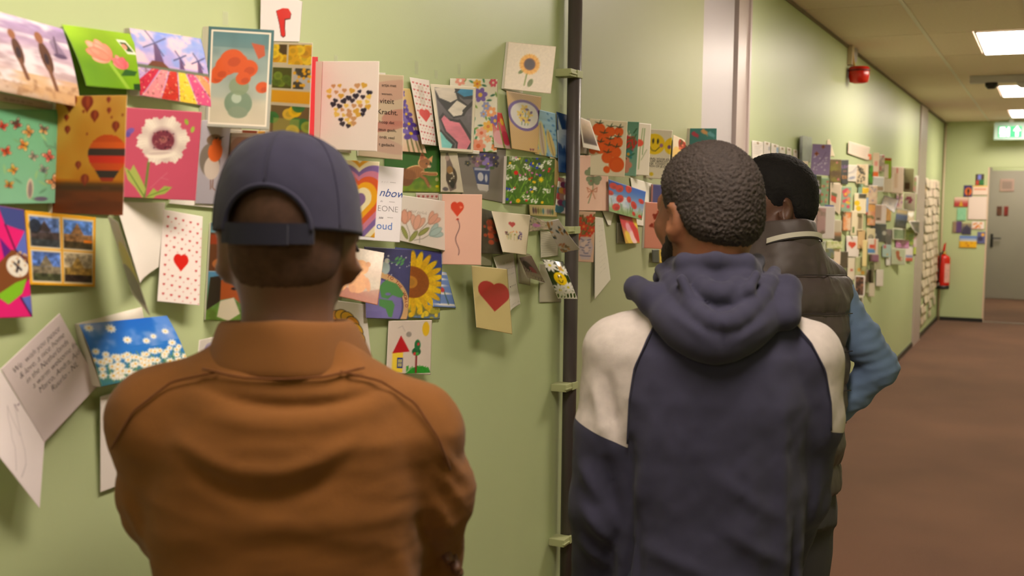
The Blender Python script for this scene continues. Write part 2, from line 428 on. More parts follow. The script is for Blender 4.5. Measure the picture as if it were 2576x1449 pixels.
fm.tube([(fx + .012, -0.007, H_ * .58), (fx - .005, -0.007, H_ * .36), (fx + .03, -0.007, H_ * .27), (fx + .02, -0.007, H_ * .15)], s_ * .06, 6)
fm.tube([(fx - .005, -0.007, H_ * .36), (fx - .025, -0.007, H_ * .25), (fx - .06, -0.007, H_ * .22)], s_ * .06, 6)
fm.tube([(fx + .05, -0.007, H_ * .42), (fx + .01, -0.007, H_ * .54), (fx - .035, -0.007, H_ * .46)], s_ * .045, 6)
fm.build('running_figure', GS, e)
ax = X0 + s_ * 1.45
MB().prism([(ax - s_ * .32, -0.006, H_ * .48), (ax, -0.006, H_ * .8), (ax + s_ * .32, -0.006, H_ * .48), (ax + s_ * .12, -0.006, H_ * .48), (ax + s_ * .12, -0.006, H_ * .15), (ax - s_ * .12, -0.006, H_ * .15), (ax - s_ * .12, -0.006, H_ * .48)], (0, 0.002, 0)).build('arrow', WS, e)

# bits of old clear tape left on the wall
for k, (x, ya_, yb_, w_, where) in enumerate([(567, 28, 62, 14, 'above the windmill card'), (845, 138, 154, 9, 'above the gold hearts card'), (1048, 152, 186, 9, 'above the slim hearts card'), (1097, 176, 196, 8, 'above the abstract painting card'), (1155, 160, 186, 7, 'above the flower pattern card'), (1412, 262, 286, 6, 'above the cloud dove card')]):
    P = [on_wall(x - w_ / 2, ya_, .0012), on_wall(x + w_ / 2, ya_ + 2, .0012), on_wall(x + w_ / 2, yb_ + 2, .0012), on_wall(x - w_ / 2, yb_, .0012)]
    link('tape_strip', mesh_np('tape_strip', np.array(P), np.array([[0, 3, 2, 1]])), M_TAPE, None, 'scrap of clear tape on the wall ' + where, 'tape', 'scraps of old tape')
# ================================================================== card library
M_PRINT = mat('printed_card', (255, 255, 255), 0.42, 0.4, attr='Col', noise=(900, 0.02))
M_GLOSS = mat('glossy_print', (255, 255, 255), 0.2, 0.5, attr='Col')
M_MATTE = mat('matt_paper', (255, 255, 255), 0.8, 0.2, attr='Col', noise=(500, 0.03))

class Cv:
    """a little painting canvas: u 0..1 to the right, v 0..1 up, sizes in card heights"""
    def __init__(s, nx, ny, a, seed=0):
        s.a, s.nx, s.ny = a, nx, ny
        u, v = np.meshgrid(np.linspace(0, 1, nx + 1), np.linspace(0, 1, ny + 1))
        s.U, s.V, s.X, s.Y = u, v, u * a, v
        s.C = np.ones(u.shape + (3,)) * 240.0
        s.px = 1.0 / ny; s.rng = np.random.RandomState(seed + 7); s.seed = seed
    def mix(s, al, col):
        al = np.clip(al, 0, 1)[..., None]; s.C = s.C * (1 - al) + np.asarray(col, float) * al; return s
    def fill(s, col): s.C[:] = col; return s
    def grad(s, lo, hi, v0=0.0, v1=1.0, axis='v'):
        t = np.clip(((s.V if axis == 'v' else s.U) - v0) / (v1 - v0), 0, 1)[..., None]
        s.C = np.asarray(lo, float) * (1 - t) + np.asarray(hi, float) * t; return s
    def sd(s, d, col, al=1.0, soft=1.0):
        return s.mix(al * np.clip(0.5 - d / (s.px * soft), 0, 1), col)
    def ell(s, u, v, rx, ry, col, rot=0.0, al=1.0, soft=1.0):
        x, y = s.X - u * s.a, s.Y - v; c, k = math.cos(rot), math.sin(rot)
        x, y = x * c + y * k, -x * k + y * c
        return s.sd((np.sqrt((x / rx) ** 2 + (y / ry) ** 2) - 1) * min(rx, ry), col, al, soft)
    def rect(s, u0, v0, u1, v1, col, al=1.0, soft=1.0):
        dx = np.maximum(u0 * s.a - s.X, s.X - u1 * s.a); dy = np.maximum(v0 - s.Y, s.Y - v1)
        return s.sd(np.maximum(dx, dy), col, al, soft)
    def frame(s, w, col):
        d = np.minimum(np.minimum(s.X, s.a - s.X), np.minimum(s.Y, 1 - s.Y))
        return s.sd(d - w, col)
    def poly(s, pts, col, al=1.0, soft=1.0):
        P = np.array(pts, float); P[:, 0] *= s.a
        ins = np.zeros(s.X.shape, bool); d = np.full(s.X.shape, 9.0)
        for (x0, y0), (x1, y1) in zip(P, np.roll(P, -1, 0)):
            with np.errstate(divide='ignore', invalid='ignore'):
                t = ((y0 > s.Y) != (y1 > s.Y)) & (s.X < (x1 - x0) * (s.Y - y0) / (y1 - y0 + 1e-12) + x0)
            ins ^= t
            ex, ey = x1 - x0, y1 - y0; h = np.clip(((s.X - x0) * ex + (s.Y - y0) * ey) / (ex * ex + ey * ey + 1e-12), 0, 1)
            d = np.minimum(d, np.hypot(s.X - x0 - h * ex, s.Y - y0 - h * ey))
        return s.sd(np.where(ins, -d, d), col, al, soft)
    def line(s, pts, w, col, al=1.0):
        P = np.array(pts, float); P[:, 0] *= s.a; d = np.full(s.X.shape, 9.0)
        for (x0, y0), (x1, y1) in zip(P[:-1], P[1:]):
            ex, ey = x1 - x0, y1 - y0; h = np.clip(((s.X - x0) * ex + (s.Y - y0) * ey) / (ex * ex + ey * ey + 1e-12), 0, 1)
            d = np.minimum(d, np.hypot(s.X - x0 - h * ex, s.Y - y0 - h * ey))
        f = min(1.0, w / s.px) if w < s.px else 1.0
        return s.sd(d - max(w, s.px) / 2, col, al * f)
    def heart(s, u, v, r, col, rot=0.0, al=1.0, sx=1.0):
        x, y = (s.X - u * s.a) / r / sx, (s.Y - v) / r; c, k = math.cos(rot), math.sin(rot)
        x, y = np.abs(x * c + y * k), -x * k + y * c + 0.62
        d1 = np.sqrt((x - .25) ** 2 + (y - .75) ** 2) - math.sqrt(2) / 4
        m = np.maximum(x + y, 0) * .5
        d2 = np.sqrt(np.minimum(x ** 2 + (y - 1) ** 2, (x - m) ** 2 + (y - m) ** 2)) * np.sign(x - y)
        return s.sd(np.where(x + y > 1, d1, d2) * r, col, al)
    def noise(s, sc, amp, seed=0, sx=1.0, sy=1.0):
        n = fbm(s.X * sc * sx, s.Y * sc * sy, 0.3, s.seed * 13 + seed) - 0.5
        s.C = np.clip(s.C * (1 + 2 * amp * n[..., None]), 0, 255); return s
    def cloud(s, col, sc, th=0.5, w=0.2, seed=0, al=1.0, v0=0.0, v1=1.0, sx=1.0):
        n = fbm(s.X * sc * sx, s.Y * sc, 0.7, s.seed * 17 + seed)
        return s.mix(al * sstep(th - w, th + w, n) * (s.V >= v0) * (s.V <= v1), col)
    def dots(s, n, u0, v0, u1, v1, r0, r1, cols, al=1.0, sq=1.0, soft=1.0):
        for _ in range(n):
            r = s.rng.uniform(r0, r1)
            s.ell(s.rng.uniform(u0, u1), s.rng.uniform(v0, v1), r, r * sq, cols[s.rng.randint(len(cols))], s.rng.uniform(0, 3), al, soft)
        return s
    def blades(s, n, u0, v0, u1, v1, L, w, cols, lean=0.5):
        for _ in range(n):
            u, v = s.rng.uniform(u0, u1), s.rng.uniform(v0, v1); a = s.rng.uniform(-lean, lean); l = L * s.rng.uniform(.5, 1)
            s.line([(u, v), (u + math.sin(a) * l / s.a, v + math.cos(a) * l)], w, cols[s.rng.randint(len(cols))])
        return s
    def flower(s, u, v, r, n, pc, cc, pw=0.3, rot=0.0, cr=0.28, sq=1.0, al=1.0):
        for k in range(n):
            t = rot + 2 * math.pi * k / n
            s.ell(u + math.cos(t) * r * .58 / s.a, v + math.sin(t) * r * .58 * sq, r * .46, r * pw, pc if not isinstance(pc, list) else pc[k % len(pc)], t, al)
        if cc is not None: s.ell(u, v, r * cr, r * cr * sq, cc)
        return s
    def tulip(s, u, v, r, col, rot=0.0, edge=None):
        for t in (-.5, .5, 0):
            a = rot + t
            s.ell(u - math.sin(a) * r * .4 / s.a, v + math.cos(a) * r * .4, r * .26, r * .6, edge or [q * .75 for q in col], a)
            s.ell(u - math.sin(a) * r * .4 / s.a, v + math.cos(a) * r * .4, r * .22, r * .56, col, a)
        return s

def solve_corners(px, o, lam=0.004, omax=0.15):
    """how far each corner stands off the wall so that the card is a true rectangle"""
    rays = [ray(*p) for p in px]
    def pts(of): return [CAM + d * ((WALLX + q - CAM[0]) / d[0]) for d, q in zip(rays, of)]
    def res(of):
        A, B, Cc, D = pts(of); e1, e2 = B - A, D - A
        L = np.linalg.norm(A - Cc) + 1e-9
        par = (A + Cc - B - D) / L * 1.0
        c1 = e1.dot(e2) / (np.linalg.norm(e1) * np.linalg.norm(e2) + 1e-9)
        g1, g2 = B - Cc, D - Cc
        c2 = g1.dot(g2) / (np.linalg.norm(g1) * np.linalg.norm(g2) + 1e-9)
        w = math.sqrt(lam)
        return np.concatenate([par, [c1, c2], w * np.array([10, 1, 1, 10]) * (of - o) / L])
    of = np.full(4, o) + np.array([0, 0.01, 0.01, 0])
    for _ in range(25):
        r = res(of); J = np.stack([(res(of + np.eye(4)[k] * 1e-4) - r) / 1e-4 for k in range(4)], 1)
        of = of - np.linalg.solve(J.T @ J + 1e-6 * np.eye(4), J.T @ r) * 0.8
        of = np.clip(of, o, omax)
    return np.array(pts(of)), of

class Surf:
    """bent card surface over four corners (TL TR BR BL)"""
    def __init__(s, P, bend=0.0, bow=0.0, curl=0.0):
        s.P = np.array(P, float); s.bend, s.bow, s.curl = bend, bow, curl
        TL, TR, BR, BL = s.P
        n = np.cross(TR - TL, TL - BL); s.n = n / np.linalg.norm(n)
        if s.n.dot(CAM - s.P.mean(0)) < 0: s.n = -s.n
        s.W = (np.linalg.norm(TR - TL) + np.linalg.norm(BR - BL)) / 2; s.H = (np.linalg.norm(TL - BL) + np.linalg.norm(TR - BR)) / 2
        s.a = s.W / s.H
    def __call__(s, u, v, off=0.0):
        u, v = np.asarray(u, float)[..., None], np.asarray(v, float)[..., None]
        TL, TR, BR, BL = s.P
        p = TL * (1 - u) * v + TR * u * v + BR * u * (1 - v) + BL * (1 - u) * (1 - v)
        d = s.bend * 4 * v * (1 - v) + s.bow * 4 * u * (1 - u) + s.curl * (1 - v) ** 3 + off
        return p + s.n * d

def card_mesh(name, S, cv, th=0.0006, back=(232, 226, 216)):
    nx, ny = cv.nx, cv.ny
    V = S(cv.U, cv.V).reshape(-1, 3)
    idx = np.arange((nx + 1) * (ny + 1)).reshape(ny + 1, nx + 1)
    F = np.stack([idx[:-1, :-1], idx[:-1, 1:], idx[1:, 1:], idx[1:, :-1]], -1).reshape(-1, 4)
    ring = np.concatenate([idx[0, :], idx[1:, -1], idx[-1, -2::-1], idx[-2:0:-1, 0]])
    n0 = len(V); V2 = V[ring] - S.n * th
    m = len(ring); r2 = n0 + np.arange(m)
    Fs = np.stack([ring, r2, np.roll(r2, -1), np.roll(ring, -1)], -1)
    u, v = np.meshgrid(np.linspace(0, 1, 7), np.linspace(0, 1, 7)); V3 = S(u, v, -th).reshape(-1, 3)
    i3 = n0 + m + np.arange(49).reshape(7, 7)
    F3 = np.stack([i3[:-1, :-1], i3[1:, :-1], i3[1:, 1:], i3[:-1, 1:]], -1).reshape(-1, 4)
    me = mesh_np(name, np.concatenate([V, V2, V3]), np.concatenate([F, Fs, F3]))
    col = np.concatenate([lin(np.clip(cv.C.reshape(-1, 3), 0, 255) / 255.0), np.tile(lin(np.array(back) / 255.0), (m + 49, 1))])
    at = me.color_attributes.new('Col', 'FLOAT_COLOR', 'POINT')
    at.data.foreach_set('color', np.concatenate([col, np.ones((len(col), 1))], 1).astype(np.float32).ravel())
    return me

INKS = {}
def ink(c):
    k = 'ink_%d_%d_%d' % tuple(c)
    return mat(k, c, 0.5)

def text_geo(s, size, shear=0.0, thin=0.0, align='LEFT', space=1.0):
    cu = bpy.data.curves.new('t', 'FONT'); cu.body = s; cu.size = size; cu.shear = shear; cu.offset = thin; cu.align_x = align; cu.space_character = space
    cu.resolution_u = 3
    ob = bpy.data.objects.new('t', cu); COL.objects.link(ob)
    dg = bpy.context.evaluated_depsgraph_get(); me = ob.evaluated_get(dg).to_mesh()
    V = np.zeros(len(me.vertices) * 3); me.vertices.foreach_get('co', V); V = V.reshape(-1, 3)[:, :2]
    T = []
    for p in me.polygons: T.append(tuple(p.vertices))
    ob.evaluated_get(dg).to_mesh_clear(); bpy.data.objects.remove(ob); bpy.data.curves.remove(cu)
    return V, T

def lettering(S, lines, parent, name='lettering'):
    """lines: (text, u, v, size, colour, dict) printed on the card surface; one mesh per colour"""
    per = {}
    for (t, u, v, size, colr, kw) in lines:
        kw = dict(kw); rot = kw.pop('rot', 0.0)
        V, T = text_geo(t, size, **kw)
        if not len(V): continue
        c, k = math.cos(rot), math.sin(rot)
        V = np.stack([V[:, 0] * c - V[:, 1] * k, V[:, 0] * k + V[:, 1] * c], 1)
        uu, vv = u + V[:, 0] / S.a, v + V[:, 1]
        ok = (uu > 0.0) & (uu < 1.0) & (vv > 0) & (vv < 1)
        W = S(uu, vv, 0.0006)
        Vs, Ts = per.setdefault(tuple(colr), ([], []))
        b = sum(len(q) for q in Vs)
        Vs.append(W); Ts.extend([tuple(i + b for i in t_) for t_ in T if all(ok[i] for i in t_)])
    for colr, (Vs, Ts) in per.items():
        me = bpy.data.meshes.new(name); me.from_pydata([tuple(p) for p in np.concatenate(Vs)], [], Ts)
        link(name, me, ink(colr), parent)

ALLCARDS = []
def card(name, label, px, art, o=0.004, cat='card', bend=0.0, bow=0.0, curl=0.0, text=None, material=None, flat=False, lam=0.0012,
         group='cards pinned along the green wall', cell=2.1, back=None, P=None, tape=None, th=0.0006, omax=0.15):
    px = [tuple(map(float, p)) for p in px]
    if P is None:
        if 1440 < px[0][0] < 1885: o += 0.0055           # that wall panel stands a little proud
        if flat: P, of = np.array([on_wall(x, y, o) for x, y in px]), np.full(4, o)
        else: P, of = solve_corners(px, o, lam, omax)
    else:
        P = np.array(P, float); of = np.zeros(4)
    S = Surf(P, bend, bow, curl)
    w = max(abs(px[1][0] - px[0][0]), abs(px[2][0] - px[3][0])); h = max(abs(px[3][1] - px[0][1]), abs(px[2][1] - px[1][1]))
    w = max(w, math.dist(px[0], px[1])); h = max(h, math.dist(px[0], px[3]))
    S.a = (math.dist(px[0], px[1]) + math.dist(px[3], px[2])) / (math.dist(px[0], px[3]) + math.dist(px[1], px[2]))
    nx, ny = int(np.clip(w / cell, 5, 120)), int(np.clip(h / cell, 5, 130))
    cv = Cv(nx, ny, S.a, len(ALLCARDS)); art(cv)
    me = card_mesh(name, S, cv, th)
    ob = link(name, me, material or M_PRINT, None, label, cat, group, smooth=True)
    out = max(of[1], of[2]) - min(of[0], of[3])
    if back is None: back = out > 0.03 and not flat
    if back:                                            # folded card: its back page is stuck to the wall
        TL, BL = P[0].copy(), P[3].copy(); TL[0] = BL[0] = WALLX + 0.002 + 0.0002 * (len(ALLCARDS) % 5)
        wv = np.array([0.003, min(S.W, 0.14), 0])
        d = (TL - BL) / np.linalg.norm(TL - BL); wv = wv - d * wv.dot(d) * 0.5
        S2 = Surf([TL, TL + wv, BL + wv, BL])
        c2 = Cv(6, 8, S2.a, 1); c2.fill((226, 218, 205)); 
        link('back_page', card_mesh('back_page', S2, c2, 0.0008), M_MATTE, ob)
        # spine strip joining the two pages
        sp = mesh_np('spine', np.array([P[0], P[3], BL, TL]), np.array([[0, 1, 2, 3]]))
        link('spine', sp, ink((214, 206, 194)), ob)
    if text: lettering(S, text, ob)
    if tape:
        for (u, v, w_, h_) in tape:
            q = [S(np.array(u + a), np.array(v + b), 0.0012) for a, b in ((-w_ / 2, h_ / 2), (w_ / 2, h_ / 2), (w_ / 2, -h_ / 2), (-w_ / 2, -h_ / 2))]
            link('tape', mesh_np('tape', np.array(q), np.array([[0, 3, 2, 1]])), M_TAPE, ob)
    ALLCARDS.append((ob, of))
    return ob
# ================================================================== cards, left of the pipe
K = (34, 32, 36); W_ = (240, 234, 226)
RED = (214, 30, 22)
def art_beach(c):
    c.grad((196, 170, 150), (176, 150, 200)).noise(6, .25, 1, .6, 2)
    c.cloud((236, 226, 232), 9, .56, .1, 2, .8, .15, .8, .35).cloud((206, 160, 110), 6, .5, .15, 3, .75, 0, .3, .5)
    c.cloud((240, 232, 236), 8, .5, .12, 4, .9, .85, 1, .5)
    c.poly([(.86, .82), (.79, .78), (.83, .62), (.95, .62)], (120, 100, 130), .7).line([(.86, .85), (.85, .62)], .02, (90, 70, 90)).ell(.88, .61, .09, .03, (90, 70, 100))
    for u, v, s in ((.44, .55, 1), (.72, .55, 1.2)):
        c.ell(u, v, .06 * s, .16 * s, (92, 58, 44), .15).ell(u - .03, v + .2 * s, .045 * s, .06 * s, (150, 96, 66)).line([(u, v - .1), (u + .05, v - .32 * s)], .05, (120, 80, 60)).ell(u, v - .02, .03, .07, (52, 36, 44))
    c.cloud((150, 110, 80), 14, .62, .1, 7, .6, 0, .25)
def art_tulip(c):
    c.grad((110, 160, 18), (150, 190, 40)).noise(2, .2, 1).ell(.15, .3, .3, .3, (70, 120, 10), 0, .5, 40)
    c.line([(.42, .55), (.5, .3), (.62, .0)], .06, (150, 190, 60)).poly([(.56, .22), (.66, .34), (.84, .32), (.78, .24)], (44, 92, 36)).poly([(.7, .0), (.72, .1), (.88, .12), (1, .06), (.95, .0)], (30, 70, 30))
    def fl(u, v, r, rot, cols):
        for k, (da, dr, ln) in enumerate(((-.9, .3, .75), (.9, .3, .75), (-.5, .2, .95), (.5, .2, .95), (0, .1, 1.05), (-.25, .0, .8), (.28, .0, .8))):
            a = rot + da; c.ell(u + math.sin(-a) * r * .42 * ln / c.a, v + math.cos(a) * r * .42 * ln, r * .25, r * .52 * ln, [q * .86 for q in cols[k % 3]], a).ell(u + math.sin(-a) * r * .44 * ln / c.a, v + math.cos(a) * r * .44 * ln, r * .2, r * .47 * ln, cols[k % 3], a).ell(u + math.sin(-a) * r * .66 * ln / c.a, v + math.cos(a) * r * .66 * ln, r * .1, r * .22 * ln, [min(255, q + 14) for q in cols[k % 3]], a, .8)
    fl(.46, .5, .36, .75, [(236, 140, 118), (246, 168, 146), (240, 156, 134)])
    fl(.64, .36, .22, .2, [(232, 110, 118), (240, 140, 136), (226, 100, 112)])
    c.poly([(.72, .86), (.86, .86), (.95, .62), (.8, .62)], (240, 236, 226)).poly([(.75, .82), (.85, .82), (.91, .66), (.81, .66)], (50, 84, 30)).ell(.8, .74, .04, .05, (236, 150, 130))
def art_windmill(c):
    c.grad((190, 160, 210), (110, 140, 225), .45, 1).cloud((238, 196, 206), 5, .5, .14, 1, .9, .5, 1)
    c.cloud((120, 150, 220), 7, .6, .1, 3, .7, .5, 1)
    for u, v, s in ((.3, .55, 1), (.62, .5, .55), (.88, .48, .6)):
        c.poly([(u - .05 * s, v - .02), (u - .02 * s, v + .26 * s), (u + .03 * s, v + .26 * s), (u + .08 * s, v - .02)], (96, 66, 110))
        for a in (.5, 2.07, 3.6, 5.2): c.line([(u, v + .27 * s), (u + math.cos(a) * .2 * s / c.a, v + .27 * s + math.sin(a) * .2 * s)], .018, (70, 70, 120))
    c.poly([(.14, .46), (.22, .55), (.36, .55), (.45, .46)], (110, 60, 40)).rect(0, .42, 1, .47, (80, 100, 60), .8)
    cols = [(200, 40, 70), (232, 140, 150), (200, 50, 40), (236, 200, 60), (214, 80, 130), (240, 150, 100), (224, 90, 50)]
    for k in range(7):
        u0 = -.25 + k * .2
        c.poly([(.2 + k * .12, .43), (.3 + k * .12, .43), (u0 + .45 + (k - 3) * .06, 0), (u0 + .2 + (k - 3) * .06, 0)], cols[k])
    c.cloud((90, 40, 30), 34, .66, .06, 5, .55, 0, .42); c.cloud((255, 226, 180), 30, .66, .06, 6, .6, 0, .42)
def art_vase(c):
    c.grad((190, 180, 160), (84, 124, 134), .1, 1).noise(3, .25, 2).cloud((170, 182, 176), 3, .5, .2, 1, .7, .3, .8)
    c.rect(0, 0, 1, .28, (202, 190, 168), .6, 8)
    c.ell(.5, .25, .14, .13, (120, 140, 118)).ell(.5, .16, .1, .06, (128, 142, 120)).ell(.47, .3, .05, .05, (196, 206, 190), 0, .7).ell(.5, .42, .1, .09, (130, 146, 116), 0, .9)
    for u, v, r in ((.3, .62, .12), (.45, .65, .12), (.38, .68, .13), (.62, .6, .11), (.56, .5, .08), (.14, .5, .08), (.2, .55, .09), (.86, .42, .07)): c.ell(u, v, r * .95, r * .8, (206, 86, 40), .3).ell(u + .03, v - .02, r * .5, r * .35, (160, 60, 36), .3, .5)
    c.poly([(.66, .86), (.86, .84), (.88, .74), (.78, .7)], (186, 88, 60))
    d = np.minimum(np.minimum(c.X, c.a - c.X), np.minimum(c.Y, 1 - c.Y)); c.mix((d > .028) * (d < .043), (232, 220, 205))
    c.mix((d <= .028) * 1.0 * (c.V > .45), (70, 106, 112)).mix((d <= .028) * 1.0 * (c.V <= .45), (168, 166, 156))
def art_redhalf(c):
    c.fill((240, 230, 230))
    c.poly([(.36, .6), (.52, .68), (.66, .7), (.74, .62), (.72, .5), (.6, .46), (.6, .3), (.62, .12), (.56, .08), (.5, .12), (.45, .34)], (90, 20, 20))
    c.poly([(.37, .6), (.52, .69), (.66, .72), (.73, .64), (.71, .52), (.58, .48), (.58, .3), (.61, .14), (.56, .1), (.51, .14), (.46, .36)], RED)
def art_roses(c):
    c.fill((214, 196, 178))
    def roses(u0, v0, u1, v1, bg, n, cols, r):
        m = c.C.copy(); c.rect(u0, v0, u1, v1, bg); keep = c.C.copy()
        for _ in range(n):
            u, v = c.rng.uniform(u0, u1), c.rng.uniform(v0, v1); co = cols[c.rng.randint(len(cols))]
            c.ell(u, v, r, r * .9, co).ell(u, v, r * .5, r * .45, tuple(q * .85 for q in co), 0, .7)
        inside = (c.U > u0) & (c.U < u1) & (c.V > v0) & (c.V < v1); c.C = np.where(inside[..., None], c.C, m)
    yl = [(240, 180, 10), (250, 206, 40), (226, 158, 8)]
    roses(.02, .78, .36, .98, (80, 52, 26), 5, yl, .06); roses(.4, .76, .99, .98, (170, 120, 10), 16, yl, .06)
    roses(.02, .5, .52, .73, (80, 80, 20), 5, [(120, 140, 40), (236, 190, 40), (90, 110, 30)], .05); roses(.56, .5, .99, .73, (196, 190, 196), 3, [(76, 66, 56)], .07)
    c.dots(14, .58, .52, .97, .72, .014, .02, [(240, 176, 30)]); c.rect(.02, .35, .99, .48, (238, 168, 22)); roses(.02, .02, .99, .32, (120, 92, 60), 8, [(244, 196, 20), (150, 160, 60), (60, 120, 60), (236, 190, 60)], .07)
    c.rect(.1, .0, .75, .18, (186, 180, 90), .55)
def art_redtulip(c):
    c.fill((216, 50, 60)).rect(0, 0, .5, .52, (214, 190, 170)).ell(.5, .55, .06, .08, (236, 226, 210)).ell(.5, .3, .05, .09, (236, 226, 210)).line([(.4, .6), (.45, .1)], .02, (120, 150, 50))
def art_robin(c):
    c.grad((160, 154, 164), (178, 172, 184))
    c.line([(.42, .33), (.44, .18)], .012, (120, 80, 60)).line([(.5, .33), (.5, .2), (.58, .17)], .012, (120, 80, 60))
    c.ell(.36, .52, .12, .2, (120, 110, 100), .1).ell(.44, .43, .09, .14, (198, 184, 172)).ell(.52, .62, .085, .12, (208, 96, 40)).ell(.46, .76, .09, .065, (116, 92, 72)).ell(.55, .72, .055, .06, (208, 96, 40)).poly([(.62, .79), (.78, .79), (.62, .75)], (60, 50, 50)).ell(.53, .78, .014, .014, K)
def art_beige(c): c.fill((208, 180, 160)).ell(.3, .55, .28, .4, (190, 150, 126)).rect(0, 0, .12, .6, (176, 92, 50)).rect(0, .93, 1, 1, (226, 212, 196))
def art_spines(c): c.fill((224, 214, 204)).rect(.3, .1, .66, .9, (120, 50, 26)).rect(.68, .1, 1, .9, (206, 150, 50)).rect(.0, .35, .28, .6, (190, 180, 176))
def art_butterfly(c):
    c.grad((126, 180, 146), (96, 160, 120)).noise(2, .06); dk = (50, 40, 40)
    def bf(u, v, s, rot, c1, c2):
        for sd in (-1, 1):
            for an, ln, wd, co in ((.75, 1.0, .5, c1), (2.1, .75, .5, c2)):
                a = rot + sd * an; x, y = u - math.sin(a) * s * .55 * ln / c.a, v + math.cos(a) * s * .55 * ln
                c.ell(x, y, s * wd * .52, s * ln * .52, dk, a).ell(x, y, s * wd * .44, s * ln * .45, co, a).ell(u - math.sin(a) * s * .85 * ln / c.a, v + math.cos(a) * s * .85 * ln, s * .1, s * .1, (240, 226, 190), a).ell(x, y, s * .07, s * .2 * ln, dk, a, .6)
        c.line([(u - math.sin(rot) * s * .5 / c.a, v + math.cos(rot) * s * .5), (u + math.sin(rot) * s * .5 / c.a, v - math.cos(rot) * s * .5)], s * .14, dk)
    for k in range(26): c.ell(c.rng.rand(), c.rng.rand() * .8, .05, .014, [(110, 156, 110), (140, 180, 120), (96, 140, 110)][k % 3], c.rng.uniform(0, 3), .8)
    for u, v, s, r, c1, c2 in ((.5, .84, .075, .4, (90, 60, 50), (150, 50, 40)), (.34, .82, .065, -.5, (214, 60, 40), (200, 40, 30)), (.63, .76, .075, .8, (222, 160, 70), (206, 140, 60)), (.8, .78, .07, -.3, (120, 96, 80), (226, 170, 90)), (.56, .62, .075, 1.2, (230, 130, 50), (240, 180, 60)), (.36, .55, .07, .3, (214, 60, 30), (226, 90, 40)), (.64, .5, .06, -.7, (150, 140, 126), (190, 180, 150)), (.82, .5, .08, .5, (232, 110, 90), (226, 90, 80)), (.74, .36, .06, -.4, (150, 160, 150), (110, 130, 130)), (.42, .36, .065, .9, (226, 190, 60), (230, 150, 50)), (.84, .22, .095, .6, (232, 150, 90), (236, 180, 130)), (.36, .2, .06, -.2, (220, 170, 60), (206, 110, 40))): bf(u, v, s, r, c1, c2)
    c.ell(.57, .16, .034, .11, (206, 186, 160), -.15).ell(.57, .15, .022, .09, (130, 116, 110), -.15).ell(.67, .05, .07, .025, (100, 90, 110))
def art_balloons(c):
    c.grad((190, 110, 10), (206, 150, 60), .3, 1).cloud((224, 190, 90), 2.2, .5, .25, 1, .8, .3, 1)
    c.rect(0, 0, 1, .24, (92, 42, 18)).cloud((130, 60, 24), 12, .5, .2, 2, .6, 0, .24, .3).rect(0, .2, 1, .27, (70, 44, 26), .8, 4)
    for u, v, s in ((.2, .97, .06), (.45, .95, .05), (.75, .97, .018), (.56, .84, .035), (.76, .88, .018), (.86, .75, .032), (.16, .82, .02), (.18, .72, .025), (.35, .42, .025), (.45, .3, .035), (.4, .87, .01), (.46, .68, .008), (.8, .82, .008), (.95, .84, .008)):
        c.ell(u, v, s, s * 1.15, (130, 40, 24)).poly([(u - s * .7 / c.a, v - s * .7), (u + s * .7 / c.a, v - s * .7), (u, v - s * 1.9)], (130, 40, 24)).ell(u + .01, v, s * .3, s, (190, 90, 40), 0, .6)
    u, v = .76, .51; r = .165
    m = ((c.X - u * c.a) ** 2 + (c.Y - v) ** 2 < r * r) | ((np.abs(c.X - u * c.a) < r * (1 - (v - .05 - c.Y) / .25) * .95) & (c.Y < v - .05) & (c.Y > v - .23))
    band = np.array([(190, 70, 20), (206, 84, 26), (60, 40, 40), (200, 40, 30), (196, 70, 24), (50, 36, 38), (150, 40, 26)])
    k = np.clip(((v + r - c.Y) / .42 * 7).astype(int), 0, 6); c.C = np.where(m[..., None], band[k] * (0.85 + .3 * c.U[..., None]), c.C)
    c.rect(.7, .2, .8, .25, (90, 50, 30))
